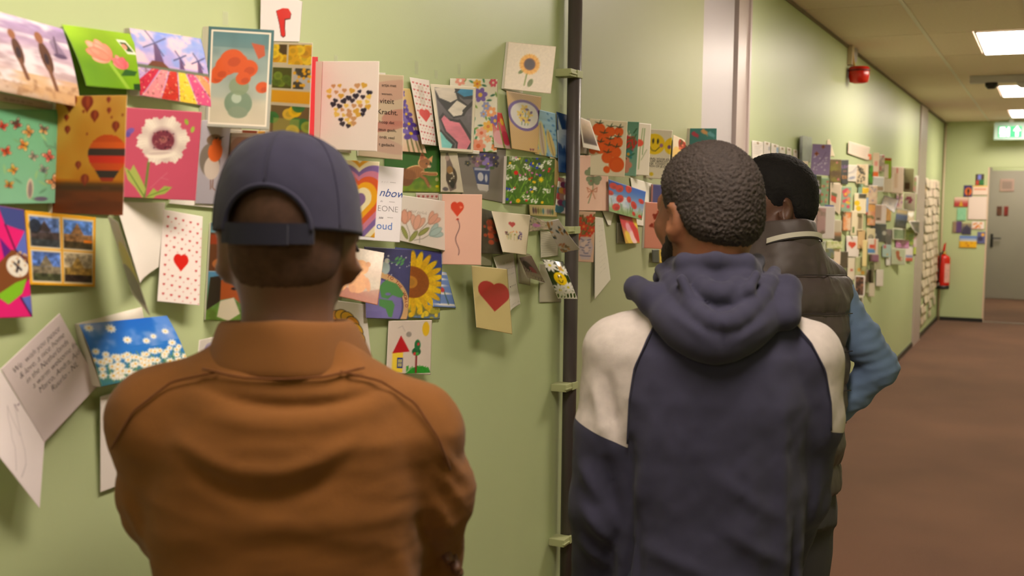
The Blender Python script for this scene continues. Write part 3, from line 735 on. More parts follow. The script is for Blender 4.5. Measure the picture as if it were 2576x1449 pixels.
def art_pinkpoppy(c):
    c.fill((196, 80, 106)).noise(1.5, .04)
    c.line([(.36, .58), (.32, .4), (.3, .2), (.28, 0)], .028, (110, 130, 60)).poly([(.0, .34), (.08, .3), (.12, .37), (.2, .26), (.3, .1), (.26, 0), (.15, .12), (.05, .2)], (170, 180, 90)).poly([(.3, 0), (.4, .12), (.46, .08), (.55, .15), (.66, .14), (.56, .06), (.45, .04), (.4, 0)], (160, 176, 80)).line([(.05, .3), (.27, .03)], .012, (90, 120, 50)).line([(.32, .02), (.6, .12)], .01, (96, 120, 50))
    th = np.arctan2(c.Y - .66, c.X - .5 * c.a); rad = np.hypot(c.X - .5 * c.a, (c.Y - .66) * 1.05)
    edge = .275 + .018 * np.sin(th * 6 + .6) + .012 * np.sin(th * 17) + .006 * np.sin(th * 41)
    c.sd(rad - edge, (238, 226, 212)); sh = .5 + .5 * np.sin(th * 6 + .6); inside = (rad < edge)
    c.mix(inside * .45 * (1 - sh) * sstep(.05, .24, rad), (178, 152, 150)).mix(inside * .25 * (np.sin(th * 46) > .3) * sstep(.1, .2, rad), (206, 186, 178))
    c.mix(inside * sstep(.19, .1, rad) * .8, (150, 110, 120)).ell(.5, .66, .125, .11, (120, 50, 66)).ell(.5, .67, .045, .04, (166, 96, 96)).ell(.5, .67, .02, .018, (110, 60, 60)); c.dots(40, .36, .56, .64, .77, .005, .01, [(70, 24, 44), (186, 120, 116), (96, 36, 56)])
    c.ell(.47, .5, .17, .045, (240, 228, 214), .12).ell(.45, .515, .14, .02, (186, 160, 156), .12, .6)
    c.ell(.8, .88, .02, .035, (150, 180, 60), .4).ell(.89, .8, .02, .035, (160, 190, 70), -.2).ell(.06, .74, .05, .03, (120, 90, 170), .6).ell(.03, .7, .03, .03, (100, 76, 156), .6)
    c.line([(.36, .12), (.5, .24), (.6, .22)], .006, (206, 120, 136)).line([(.5, .24), (.58, .3)], .006, (206, 120, 136))
def art_magenta(c):
    c.fill((226, 30, 120))
    c.poly([(.5, 1), (1, 1), (1, .8), (.62, .84)], (66, 76, 140)).poly([(1, .82), (.78, .62), (1, .5)], (92, 110, 196)).poly([(.5, .72), (.72, .6), (.6, .45)], (94, 30, 130))
    c.poly([(.2, .35), (.72, .62), (1, .56), (1, .36), (.7, .2), (.3, .15)], (126, 74, 40)).ell(.8, .47, .1, .1, (232, 226, 214)).line([(.74, .5), (.86, .44)], .02, (40, 30, 40)).line([(.78, .42), (.83, .52)], .02, (40, 30, 40))
    c.poly([(.4, .2), (.75, .32), (.95, .36), (.85, .22), (.6, .12)], (130, 190, 40)).poly([(.82, .18), (1, .2), (1, .0)], (92, 110, 196)).line([(.62, .84), (.78, .62), (1, .5)], .014, (60, 16, 60)).line([(.82, .18), (1, 0)], .014, (50, 20, 70)).dots(14, .6, .35, .98, .6, .006, .012, [(206, 170, 130)])
def art_fourphotos(c):
    c.fill((232, 170, 34))
    for (u0, v0, u1, v1, sky, mid, low) in ((.05, .53, .46, .93, (92, 120, 180), (70, 60, 60), (60, 66, 70)), (.52, .53, .95, .93, (86, 126, 196), (150, 110, 70), (70, 60, 40)), (.05, .06, .46, .46, (90, 124, 200), (120, 110, 90), (70, 74, 50)), (.52, .06, .95, .46, (176, 160, 130), (150, 120, 60), (60, 44, 36))):
        c.rect(u0 - .015, v0 - .025, u1 + .015, v1 + .025, (236, 216, 180)); c.rect(u0, v0, u1, v1, sky)
        h = v1 - v0; c.rect(u0, v0, u1, v0 + h * .5, mid); c.rect(u0, v0, u1, v0 + h * .25, low)
        c.poly([(u0 + .1, v0 + h * .5), (u0 + .2, v0 + h * .9), (u0 + .3, v0 + h * .5)], mid)
        m = (c.U > u0) & (c.U < u1) & (c.V > v0) & (c.V < v1); n = fbm(c.X * 22, c.Y * 22, .1, int(u0 * 90 + v0 * 7)); c.C = np.where(m[..., None], np.clip(c.C * (.45 + 1.1 * n[..., None]), 0, 255), c.C)
    c.ell(.12, .8, .08, .1, (30, 34, 40), 0, .8).rect(.82, .62, .95, .66, (230, 130, 30))
def art_plain(c): c.fill((234, 226, 218)).noise(2, .02)
def art_hearts(c, sc=1.0):
    c.fill((240, 228, 224))
    for r in range(9):
        for k in range(5):
            u, v = .12 + .19 * k, .93 - r * .105 - k * .006
            if abs(u - .5) < .22 and abs(v - .47) < .12: continue
            c.heart(u, v, .022, (190, 30, 36), 0, 1)
            c.heart(u + .09, v - .05, .012, (206, 110, 110), 0, .8)
    c.heart(.5, .46, .175, RED, .03, 1, .78)
def art_cow(c):
    c.grad((110, 150, 60), (90, 150, 210), .1, .5); c.rect(0, .5, 1, .505, (236, 226, 216)).rect(0, .505, 1, .9, (110, 60, 36)).rect(0, .9, 1, 1, (120, 170, 200)).rect(0, .78, 1, .88, (176, 60, 30), .8)
    c.ell(.5, .56, .14, .08, (210, 130, 70)).ell(.3, .58, .1, .06, (190, 110, 60)); c.cloud((90, 110, 40), 14, .5, .2, 1, .8, .0, .2)
    c.poly([(.2, .38), (.5, .48), (.8, .42), (.98, .2), (.8, .16), (.6, .24), (.2, .2)], (176, 84, 36)).poly([(.62, .46), (.78, .45), (1, .2), (.9, .18)], (236, 224, 208)).poly([(.05, .44), (.3, .46), (.3, .2), (.0, .1)], (50, 36, 30)).poly([(.3, .2), (.6, .24), (.75, .08), (.5, .0), (.25, .04)], (226, 212, 190)).ell(.6, .33, .03, .015, (30, 20, 20)).ell(.92, .17, .07, .05, (200, 140, 120))
def art_daisies(c):
    c.grad((40, 120, 206), (20, 100, 200), .3, 1).cloud((110, 150, 226), 4, .55, .12, 1, .7, .55, 1).cloud((150, 170, 226), 3, .62, .1, 4, .8, .5, 1)
    c.rect(0, 0, 1, .22, (90, 130, 60), .8, 30); c.blades(60, 0, 0, 1, .3, .22, .012, [(96, 140, 60), (60, 110, 50), (130, 160, 90)])
    for u, v, r in ((.08, .93, .07), (.3, .88, .08), (.42, .66, .07), (.88, .72, .06), (.72, .66, .05), (.62, .6, .06), (.9, .5, .07), (.14, .48, .06), (.05, .55, .06)): c.flower(u, v, r, 9, (238, 234, 226), (226, 180, 60), .22, .3, .26, .8)
    for k in range(75):
        u, v = c.rng.uniform(0, 1), c.rng.uniform(0, .5) ** 1.0 * (1.0 - .2 * c.rng.rand()); r = .075 - .05 * v
        c.flower(u, v, r, 8, [(246, 242, 234), (228, 222, 206)], (232, 176, 30), .24, k, .28, .8)
def art_rose(c):
    c.fill((236, 226, 222))
    for k in range(5): c.ell(.45, .5, .22 - k * .04, .26 - k * .05, (96, 80, 170), k * .5).ell(.45, .5, .2 - k * .04, .24 - k * .05, (226, 216, 226), k * .5)
def art_teal(c): c.fill((236, 226, 220)).ell(.75, .38, .13, .12, (40, 70, 90)).ell(.77, .38, .11, .1, (90, 170, 180)).ell(.82, .3, .08, .08, (170, 190, 220))
def art_gold(c):
    c.fill((232, 218, 214)); cols = [(40, 36, 52), (206, 160, 60), (196, 146, 100), (226, 190, 90), (52, 44, 56)]
    rows = [(.72, [.2, .32, .64, .75]), (.66, [.14, .28, .4, .55, .68, .84]), (.6, [.16, .34, .48, .6, .72, .84]), (.55, [.26, .42, .54, .66, .8]), (.5, [.22, .34, .46, .58, .7, .82]), (.45, [.26, .38, .5, .62, .76]), (.4, [.28, .4, .52, .66, .74]), (.35, [.36, .46, .58]), (.3, [.4, .52, .6]), (.27, [.5])]
    k = 0
    for v, us in rows:
        for u in us: c.heart(u + c.rng.uniform(-.015, .015), v + c.rng.uniform(-.012, .012), c.rng.uniform(.038, .062), cols[(k * 3 + int(u * 10)) % 5], c.rng.uniform(-.6, .6)); k += 1
def art_dutch(c):
    c.fill((212, 192, 168)); c.ell(.6, .8, .5, .12, (206, 164, 150), .2, .8).ell(.9, .5, .2, .1, (200, 140, 128), .2, .8).ell(.55, .38, .3, .06, (196, 130, 120), .2, .8).ell(.2, .2, .5, .1, (200, 160, 150), -.2, .6)
def art_iris(c):
    c.grad((226, 170, 140), (226, 196, 130), 0, 1).ell(.2, .3, .3, .3, (240, 226, 210), 0, .7, 30)
    for u, v in ((.3, 0), (.5, 0), (.7, 0), (.85, 0)): c.line([(u, v), (u - .18, .5)], .014, (96, 100, 50))
    for u, v, r in ((.06, .92, .06), (.1, .75, .09), (.28, .6, .1), (.4, .45, .11), (.45, .3, .12), (.2, .7, .07)): c.flower(u, v, r, 5, [(96, 70, 160), (126, 104, 190), (80, 56, 146)], (232, 190, 50), .32, u * 9, .2)
def art_abstract(c):
    c.fill((90, 84, 92)).noise(5, .6, 2, 1, .4)
    c.poly([(.02, .98), (.55, 1), (.62, .8), (.85, .7), (.72, .55), (.45, .5), (.3, .6), (.1, .78)], (24, 22, 28)).poly([(.06, .95), (.5, .97), (.56, .8), (.4, .74), (.15, .8)], (220, 208, 196)).poly([(.32, .62), (.55, .78), (.78, .7), (.66, .56), (.45, .53)], (224, 214, 202))
    c.poly([(.5, .9), (.6, .98), (1, .98), (1, .82), (.7, .8)], (22, 30, 44)).poly([(.56, .9), (.64, .96), (1, .96), (1, .88), (.72, .84)], (40, 140, 190))
    c.poly([(.1, .5), (.2, .58), (.3, .5), (.6, .48), (.95, .15), (.8, 0), (.45, 0), (.5, .12), (.2, .28)], (24, 20, 28)).poly([(.14, .48), (.22, .54), (.36, .46), (.6, .44), (.92, .16), (.78, .02), (.5, 0), (.54, .14), (.24, .3)], (226, 122, 146)).poly([(0, .3), (.1, .32), (.25, .22), (.45, .12), (.4, .02), (0, 0)], (24, 20, 28)).poly([(0, .28), (.1, .28), (.22, .18), (.38, .1), (.3, 0), (0, 0)], (120, 206, 206))
    c.line([(.6, .48), (.95, .2)], .03, K).line([(.72, .62), (1, .8)], .05, (30, 26, 32)).noise(14, .18, 5, .4, 1); c.frame(.045, (236, 224, 204))
def art_floral(c):
    c.fill((240, 232, 216)); gr = [(60, 140, 90), (40, 110, 76), (120, 160, 60)]
    for k in range(60): c.ell(c.rng.rand(), c.rng.rand(), .035, .014, gr[k % 3], c.rng.uniform(0, 3))
    for u, v, r, pc, cc in ((.9, .95, .06, (224, 80, 110), (240, 220, 200)), (.62, .78, .1, (120, 90, 180), (236, 190, 60)), (.2, .97, .07, (236, 150, 130), (250, 240, 230)), (.55, .93, .06, (240, 180, 50), (220, 110, 50)), (.86, .55, .08, (244, 160, 96), (246, 236, 226)), (.75, .63, .06, (150, 156, 210), (240, 180, 90)), (.7, .52, .05, (160, 166, 216), (230, 150, 60)), (.95, .43, .08, (120, 90, 180), (236, 180, 60)), (.8, .35, .08, (246, 190, 70), (230, 130, 40)), (.66, .26, .08, (244, 176, 150), (230, 100, 60)), (.6, .08, .1, (240, 150, 120), (226, 96, 40)), (.95, .07, .05, (246, 140, 70), (240, 226, 200)), (.8, .18, .05, (246, 170, 130), None), (.3, .5, .07, (240, 180, 50), (226, 110, 40)), (.2, .3, .08, (226, 90, 120), (250, 230, 200)), (.3, .12, .08, (120, 96, 186), (236, 190, 60))):
        c.flower(u, v, r, 6, pc, cc, .34, u * 7, .3)
def art_sunsq(c):
    c.fill((230, 214, 196))
    c.line([(.45, .36), (.42, .12)], .03, (140, 150, 80)).ell(.54, .18, .05, .09, (110, 122, 62), -.4).ell(.33, .4, .07, .035, (112, 126, 66), .7)
    for k in range(26):
        t = k * 2 * math.pi / 26; c.ell(.49 + math.cos(t) * .15, .57 + math.sin(t) * .155, .065, .03, (232, 164, 50) if k % 2 else (240, 180, 70), t)
    c.ell(.49, .57, .135, .14, (226, 150, 40)).ell(.49, .57, .12, .125, (92, 62, 52)).ell(.49, .57, .095, .1, (66, 52, 50)).noise(30, .05)
def art_ochre(c):
    c.fill((206, 166, 106)); c.C *= (1 + .05 * np.sin((c.X + c.Y) * 150))[..., None]
    c.ell(.5, .62, .28, .27, (96, 64, 150)).ell(.5, .62, .235, .225, (222, 216, 214))
    for u, v in ((.4, .45), (.5, .45), (.6, .46)): c.line([(u, v), (u + .03, .68)], .012, (90, 120, 60))
    for u, v, r in ((.5, .74, .07), (.36, .64, .06), (.66, .66, .06), (.42, .56, .06), (.58, .54, .06)): c.flower(u, v, r, 5, [(226, 190, 60), (232, 200, 90), (90, 60, 120)], (206, 150, 40), .32, u * 7, .2)
    c.heart(.72, .04, .035, (110, 20, 60)).heart(.82, .045, .035, (110, 20, 60))
def art_tulips(c):
    c.grad((226, 200, 190), (206, 40, 40), .2, .9); c.ell(.3, .8, .12, .2, (206, 20, 30)).ell(.6, .55, .12, .2, (230, 90, 110)).ell(.4, .3, .14, .2, (236, 170, 180)).ell(.8, .3, .1, .2, (206, 60, 90)).line([(.5, .7), (.6, 0)], .03, (120, 150, 50)).ell(.8, .75, .05, .1, (240, 190, 60))
def art_feather(c):
    c.fill((140, 180, 206)).noise(8, .1, 1, .3, 2); c.dots(22, 0, 0, 1, 1, .018, .03, [(60, 120, 176)], 1, 1.6); c.ell(.25, .35, .09, .4, (206, 190, 110), .16).ell(.25, .35, .05, .36, (190, 170, 160), .16).line([(.1, .7), (.4, .02)], .012, (120, 90, 50)).ell(.68, .3, .07, .3, (200, 176, 110), .25).line([(.55, .55), (.8, .05)], .012, (110, 90, 50)).rect(0, 0, .2, .12, (206, 176, 110))
def art_dove(c):
    c.grad((26, 70, 140), (16, 52, 104), 0, 1); c.poly([(.05, .95), (.3, .7), (.4, .55), (.3, .4), (.15, .52), (.1, .6)], (196, 206, 220)).ell(.55, .6, .22, .14, (176, 190, 212)).poly([(.35, .6), (.8, .55), (.78, .35), (.7, .0), (.55, .02), (.5, .3)], (186, 200, 216)).cloud((120, 150, 196), 8, .5, .2, 1, .6, 0, .65)
def art_kitten(c):
    c.grad((120, 140, 30), (40, 96, 30), .05, .5).noise(3, .15); c.dots(26, .3, .0, 1, .25, .02, .06, [(150, 160, 40), (90, 130, 40), (70, 110, 30)], .5, 1, 4)
    o, d, h = (164, 104, 62), (118, 70, 42), (240, 190, 140)
    c.ell(.5, .43, .25, .15, h, .3).ell(.36, .32, .17, .2, d, .2).ell(.5, .42, .24, .135, o, .3).ell(.42, .34, .16, .15, d, .3, .5)
    c.line([(.62, .36), (.72, .28), (.78, .13)], .075, d).line([(.6, .38), (.7, .3), (.77, .14)], .055, o).line([(.66, .42), (.8, .4), (.92, .4)], .075, h).line([(.66, .41), (.8, .39), (.91, .39)], .06, o)
    c.ell(.69, .64, .135, .125, h).ell(.7, .63, .125, .115, o).poly([(.6, .7), (.65, .9), (.74, .74)], (226, 140, 100)).poly([(.62, .72), (.655, .85), (.7, .74)], (170, 90, 66)).poly([(.77, .72), (.86, .8), (.84, .64)], (230, 160, 110))
    for k in range(5): c.line([(.63 + .03 * k, .74), (.64 + .03 * k, .66)], .008, d)
    for k in range(8): c.line([(.36 + .04 * k, .5), (.34 + .04 * k, .33)], .01, d, .6)
    c.ell(.74, .62, .02, .016, (40, 34, 24)).ell(.81, .62, .016, .014, (40, 34, 24)).ell(.79, .56, .045, .03, (232, 200, 170)).ell(.8, .575, .012, .009, (190, 110, 100))
    c.ell(.93, .28, .04, .045, (206, 186, 140), 0, .8).ell(.93, .13, .04, .026, (232, 200, 30)).ell(.8, .12, .03, .035, (176, 160, 110), 0, .7).noise(30, .06)
def art_penguin(c):
    c.fill((206, 194, 176)).noise(5, .1); c.poly([(.3, .98), (.42, 1), (.5, .86), (.62, .7), (.72, .4), (.68, .1), (.4, .02), (.25, .3), (.3, .7)], (110, 92, 90)).ell(.36, .86, .06, .07, (176, 150, 140)).ell(.52, .4, .13, .24, (60, 46, 38), -.1).ell(.46, .56, .08, .1, (150, 110, 60)).ell(.52, .2, .05, .1, (30, 26, 28)).dots(12, .4, .2, .65, .5, .01, .016, [(230, 220, 200)]).ell(.2, .08, .06, .05, (90, 80, 90))
def art_violets(c):
    c.fill((126, 116, 112)).rect(0, 0, 1, .22, (140, 130, 124), 1, 6)
    c.poly([(.3, .64), (.66, .64), (.62, .2), (.38, .2)], (64, 76, 128)).poly([(.36, .3), (.62, .3), (.62, .2), (.56, .14), (.44, .14), (.38, .2)], (206, 198, 196)).rect(.33, .58, .65, .63, (176, 176, 196)).ell(.45, .45, .06, .09, (196, 194, 206)).ell(.57, .43, .03, .08, (190, 190, 206)).ell(.5, .15, .1, .02, (150, 142, 140))
    for u, v, r, pc in ((.4, .76, .11, (150, 110, 140)), (.3, .86, .09, (96, 80, 92)), (.55, .88, .11, (70, 50, 130)), (.62, .72, .12, (140, 116, 190)), (.74, .84, .1, (54, 38, 90)), (.78, .72, .07, (46, 36, 66)), (.2, .72, .06, (60, 60, 60))): c.flower(u, v, r, 5, [pc, tuple(q * .7 for q in pc)], (226, 190, 60), .4, u * 5, .14)
    c.ell(.5, .66, .06, .03, (70, 100, 50)).ell(.7, .64, .05, .03, (70, 100, 50))
def art_meadow(c):
    c.grad((70, 110, 30), (80, 100, 50)).noise(6, .3); c.blades(150, 0, 0, 1, .95, .16, .012, [(120, 170, 50), (70, 120, 30), (150, 190, 80), (50, 90, 30)], .7)
    for u, v in ((.1, .78), (.4, .8), (.35, .55), (.7, .82), (.12, .3), (.85, .3), (.42, .15), (.6, .08), (.85, .92), (.2, .95), (.55, .35), (.05, .55)): c.dots(16, u - .08, v - .05, u + .08, v + .05, .011, .018, [(240, 238, 226), (220, 222, 206)])
    c.dots(10, 0, 0, 1, 1, .02, .032, [(214, 110, 180), (230, 130, 190)], 1, .6); c.dots(12, 0, 0, 1, 1, .016, .03, [(50, 60, 180)]); c.dots(8, 0, 0, 1, 1, .02, .03, [(230, 190, 30)]); c.dots(6, 0, 0, 1, 1, .016, .028, [(210, 50, 40)])
    c.ell(.2, .66, .045, .045, (220, 30, 30)).flower(.72, .54, .055, 8, (244, 210, 20), (240, 190, 20), .2).flower(.26, .07, .045, 7, (244, 190, 20), (200, 120, 20), .35)
def art_rainbowheart(c):
    c.fill((236, 224, 200)); cols = [(226, 160, 40), (240, 226, 196), (128, 100, 170), (206, 124, 160), (220, 90, 50), (240, 170, 30), (240, 226, 190), (126, 96, 150)]
    for k, co in enumerate(cols): c.heart(.5, .47, 1.3 - k * .155, co, 0, 1, .82)
def art_cloudcard(c): c.fill((232, 226, 232))
def art_balloonheart(c):
    c.fill((234, 186, 168)); c.heart(.38, .8, .19, (214, 70, 44), .0, 1, .8).heart(.47, .815, .035, (240, 130, 100), -.3).poly([(.37, .66), (.41, .66), (.43, .635), (.35, .635)], (206, 60, 40))
    c.line([(.39 + .05 * math.sin(q * 8.5) - .08 * max(0, q - .8), .64 - .5 * q) for q in np.linspace(0, 1, 24)], .009, (80, 50, 60))
def art_veel(c):
    c.fill((240, 230, 224)); st = (176, 166, 156)
    for p in ([(.22, .1), (.2, .22), (.12, .42)], [(.24, .08), (.28, .25), (.36, .4)], [(.4, .05), (.38, .3)], [(.3, .08), (.45, .15), (.58, .28)], [(.38, .3), (.52, .52)]): c.line(p, .016, st)
    for u, v, r, co, ro in ((.1, .44, .26, (232, 168, 146), .1), (.3, .36, .28, (232, 176, 156), -.15), (.55, .52, .24, (232, 176, 156), -.6), (.6, .28, .26, (176, 206, 206), -.9)): c.tulip(u, v, r, co, ro, tuple(q * .8 for q in co))
    for u, v, ro in ((.12, .2, .5), (.28, .16, -.5), (.45, .3, -.8)): c.ell(u, v, .045, .14, (96, 100, 50), ro).ell(u, v, .037, .13, (160, 166, 92), ro)
def art_darkpoppy(c): c.fill((84, 78, 64)).noise(12, .3, 1, 1, .5); c.dots(22, .05, .25, 1, .75, .03, .06, [(190, 86, 56), (206, 100, 66), (150, 70, 50)], .9)
def art_creamheart(c):
    c.fill((232, 216, 192)); c.heart(.48, .72, .12, (186, 30, 30))
    c.blades(22, .25, .32, .78, .42, .16, .006, [(150, 160, 80), (200, 170, 90), (130, 150, 90)], .3); c.dots(10, .66, .36, .78, .56, .012, .022, [(70, 40, 120)]); c.dots(5, .24, .45, .34, .56, .014, .02, [(170, 40, 40), (80, 30, 30)]); c.dots(8, .35, .42, .65, .56, .01, .016, [(226, 170, 60), (90, 120, 60), (220, 110, 60)])
def art_palette(c): c.fill((206, 184, 130)); [c.ell(.14 + .085 * k, .42, .09, .24, co) for k, co in enumerate([(80, 50, 60), (110, 60, 60), (120, 110, 50), (150, 150, 80), (70, 130, 140), (190, 180, 170), (130, 110, 110), (96, 90, 90), (60, 96, 70)])]
def art_ochrestrip(c): c.grad((190, 150, 80), (214, 190, 140)).ell(.6, .3, .1, .2, (90, 110, 70), 0, .6)
def art_mosaic(c):
    c.fill((226, 210, 206)); cols = [(190, 70, 80), (206, 150, 70), (70, 120, 140), (120, 50, 90), (230, 226, 220), (170, 130, 120)]
    for k in range(16): c.heart((k % 3) * .36 + .15 + .1 * ((k // 3) % 2), .95 - (k // 3) * .17, .24, cols[(k * 5 + k // 3) % 6])
def art_crumple(c): c.fill((176, 160, 140)).noise(14, .4).ell(.3, .4, .2, .14, (200, 120, 190)).ell(.4, .55, .06, .06, (240, 180, 40)).dots(12, 0, 0, 1, 1, .04, .1, [(90, 76, 80), (110, 130, 70), (226, 214, 200)], .8)
def art_leaves(c):
    c.fill((236, 230, 230))
    for k in range(26): c.ell(c.rng.rand(), c.rng.rand(), .055, .028, [(200, 150, 90), (214, 150, 120), (70, 90, 100), (226, 180, 130), (160, 140, 110)][k % 5], c.rng.uniform(0, 3))
def art_letter(c):
    c.fill((196, 190, 172)); 
    for k in range(11): v = .94 - k * .085; c.line([(.05 + .03 * (k % 3), v)] + [(.05 + q * .1, v + .01 * math.sin(q * 5 + k)) for q in range(1, 9)], .012, (116, 110, 104), .8)
def art_teddy(c):
    c.grad((170, 130, 100), (206, 190, 176), .1, .8); c.rect(0, .75, 1, 1, (222, 210, 196), .8, 20).poly([(.0, .0), (1, .0), (1, .3), (.6, .18), (0, .22)], (150, 76, 46), .9).ell(.85, .35, .2, .1, (176, 190, 180), 0, .5, 20)
    for u, v, s in ((.5, .34, 1.0), (.12, .26, .75)): c.ell(u, v, .17 * s, .2 * s, (204, 140, 78)).ell(u + .02, v + .3 * s, .15 * s, .14 * s, (212, 150, 88)).ell(u - .12, v + .4 * s, .05 * s, .05 * s, (196, 132, 76)).ell(u + .17, v + .38 * s, .05 * s, .05 * s, (200, 136, 80)).ell(u + .22, v - .0, .05 * s, .13 * s, (196, 130, 72), .3).ell(u - .1, v - .14 * s, .07 * s, .07 * s, (190, 124, 70))
    c.noise(26, .08)
def art_world(c):
    c.fill((66, 66, 120)).noise(8, .14).rect(0, 0, .75, .12, (120, 106, 180), 1, 30)
    c.dots(20, .2, .62, 1, 1, .008, .014, [(206, 206, 220)])
    c.ell(.16, .18, .54, .49, (222, 176, 126)).ell(.16, .18, .45, .405, (66, 66, 126)).ell(.16, .18, .425, .385, (126, 116, 186)).noise(9, .06)
    for p in ([(.3, .45), (.45, .55), (.7, .5), (.88, .36), (.8, .3), (.6, .34), (.5, .28), (.35, .3)], [(.3, .28), (.6, .26), (.66, .2), (.6, .02), (.52, .03), (.45, .14), (.3, .18)], [(.36, .5), (.5, .56), (.42, .44)]): c.poly(p, (84, 146, 84))
    c.ell(.5, .35, .04, .02, (126, 116, 186)).ell(.78, .28, .03, .03, (126, 116, 186)).rect(0, .0, .36, .1, (116, 104, 176), .4)
    c.ell(.44, .72, .06, .09, (186, 206, 214)).ell(.47, .82, .035, .035, (226, 226, 226)).line([(.5, .82), (.6, .8), (.75, .82)], .01, (80, 150, 90))
    for u, v in ((.68, .86), (.72, .8), (.76, .86), (.8, .79), (.82, .84)): c.ell(u, v, .035, .016, (90, 160, 96), .8)
def art_sunphoto(c):
    c.grad((96, 130, 200), (34, 56, 140), .2, .9); c.cloud((120, 110, 40), 10, .45, .2, 1, .9, 0, .2).dots(26, 0, 0, 1, .2, .02, .05, [(240, 190, 20), (246, 210, 40), (180, 170, 50)], .9)
    for k in range(24):
        t = k * 2 * math.pi / 24; L = .2 + .05 * math.sin(k * 5); c.ell(.36 + math.cos(t) * .3 / c.a, .52 + math.sin(t) * .3, .13 + L * .2, .045, (240, 196, 10) if k % 2 else (226, 176, 10), t)
    c.ell(.34, .52, .245, .23, (150, 76, 20)).noise(50, .12, 3).ell(.3, .52, .1, .09, (196, 130, 40)).ell(.3, .52, .06, .055, (176, 120, 40))
def art_bluepattern(c): c.fill((110, 140, 206)); [c.ell(u, v, .3, .035, (236, 232, 236)) for u, v in ((.5, .95), (.3, .8), (.4, .4), (.6, .08), (.2, .62))]; c.line([(.6, .45), (.7, .1)], .02, (40, 80, 50)).ell(.5, .5, .07, .07, (200, 60, 70)).line([(.4, .5), (.3, .2)], .015, (60, 90, 60))
def art_printed(c): c.fill((216, 208, 196))
def art_foldheart(c): c.fill((204, 184, 126)).noise(2, .03).heart(.56, .57, .42, (168, 8, 20), -.06, 1, .98)
def art_pinkphoto(c): c.fill((196, 176, 184)).noise(4, .2).ell(.4, .6, .14, .26, (76, 66, 72), .5).ell(.6, .45, .1, .16, (206, 100, 130), .4).ell(.5, .25, .3, .1, (226, 214, 220))
def art_smileydaisy(c):
    c.grad((70, 90, 30), (40, 50, 24)).noise(6, .4)
    for u, v, r in ((.25, .86, .17), (.75, .3, .17), (.3, .22, .17), (.8, .75, .14)): c.flower(u, v, r, 9, (240, 236, 232), (226, 214, 60), .2, u * 3, .2)
    c.ell(.52, .52, .15, .17, (244, 206, 10)).ell(.46, .57, .014, .035, K).ell(.58, .57, .014, .035, K).line([(.42, .48), (.48, .42), (.56, .42), (.62, .48)], .014, K).rect(.62, .74, .8, .95, (206, 160, 80))
def art_arc(c):
    c.fill((240, 230, 224))
    for k in range(9):
        t = 3.0 - k * .36; u, v = .38 + .42 * math.cos(t) * .9, .36 + .4 * math.sin(t)
        c.ell(u, v, .125, .105, (60, 40, 20), t + 1.57).ell(u, v, .113, .094, (240, 180, 20) if k % 3 else (232, 150, 20), t + 1.57)
    c.ell(.2, .42, .07, .1, (200, 30, 50)).ell(.44, .4, .1, .09, (70, 40, 20)).ell(.44, .4, .088, .08, (226, 130, 40))
def art_house(c):
    c.fill((216, 200, 190)).noise(3, .03)
    c.rect(.1, .02, .32, .4, (240, 206, 60)).poly([(.1, .38), (.26, .72), (.46, .42)], (186, 14, 30)).rect(.2, .1, .32, .3, (30, 50, 130)).rect(.225, .13, .295, .27, (230, 214, 120)).line([(.26, .13), (.26, .27)], .01, (30, 50, 130)).line([(.225, .2), (.295, .2)], .01, (30, 50, 130))
    c.poly([(.38, .0), (1, .04), (.96, .1), (.78, .16), (.55, .12)], (30, 140, 30)); c.blades(30, .4, .04, .98, .1, .08, .014, [(40, 150, 40)], .4)
    c.rect(.6, .02, .64, .36, (130, 24, 30)).ell(.62, .42, .085, .075, (20, 90, 50)).ell(.64, .54, .06, .1, (24, 110, 60)).ell(.58, .38, .03, .03, (200, 40, 50)).ell(.66, .56, .025, .03, (200, 40, 50)).ell(.64, .38, .03, .03, (60, 160, 60))
    c.ell(.84, .84, .075, .13, (232, 186, 20)).ell(.43, .74, .05, .05, (150, 140, 134), .5).line([(.2, .86), (.28, .9), (.34, .8)], .008, (160, 150, 146))
def art_swan(c):
    c.fill((240, 228, 230)); g = (190, 178, 184)
    c.line([(.5, .92), (.45, .86), (.5, .8), (.56, .7), (.62, .6), (.7, .5), (.74, .35), (.72, .2), (.7, .1)], .012, g).line([(.36, .72), (.4, .6), (.46, .52), (.5, .42), (.56, .36), (.6, .2), (.62, .1)], .012, g).line([(.36, .72), (.46, .66), (.6, .6)], .01, g).line([(.5, .92), (.52, .97)], .014, (120, 90, 110)).line([(.45, .86), (.52, .86)], .012, (120, 90, 110))

HW = (58, 48, 66)
def t(s, u, v, size, col=K, **k): return (s, u, v, size, col, k)
L_ = card
# row by the ceiling, far left
L_('folded_greeting_card', 'caption strip below the purple beach painting card, grey inside page', [(-60, 222), (138, 262), (137, 278), (-60, 243)], lambda c: c.fill((186, 160, 140)), 0.004, back=False, text=[t('de zee in de zon', .33, .25, .6, (120, 96, 84))])
L_('folded_greeting_card', 'purple beach painting card with two figures and a sailing boat', [(-96, 4), (158, 73), (204, 271), (-60, 217)], art_beach, 0.022, bend=.004, lam=.002)
L_('inside_page', 'green inside page darkened with painted shade of the card hanging under the pink tulip', [(156, 63), (318, 84), (319, 238), (198, 239)], lambda c: c.grad((88, 130, 20), (110, 160, 30)), 0.003, back=False, flat=True)  # shading on this back page is put into its green
L_('folded_greeting_card', 'lime green card with a pink tulip and a small square window', [(155, 61), (326, 85), (384, 230), (218, 216)], art_tulip, 0.016, bend=.004)
L_('inside_page', 'grey inside page showing below the windmill painting', [(330, 72), (500, 98), (523, 269), (337, 231)], art_plain, 0.005, back=False, flat=True)
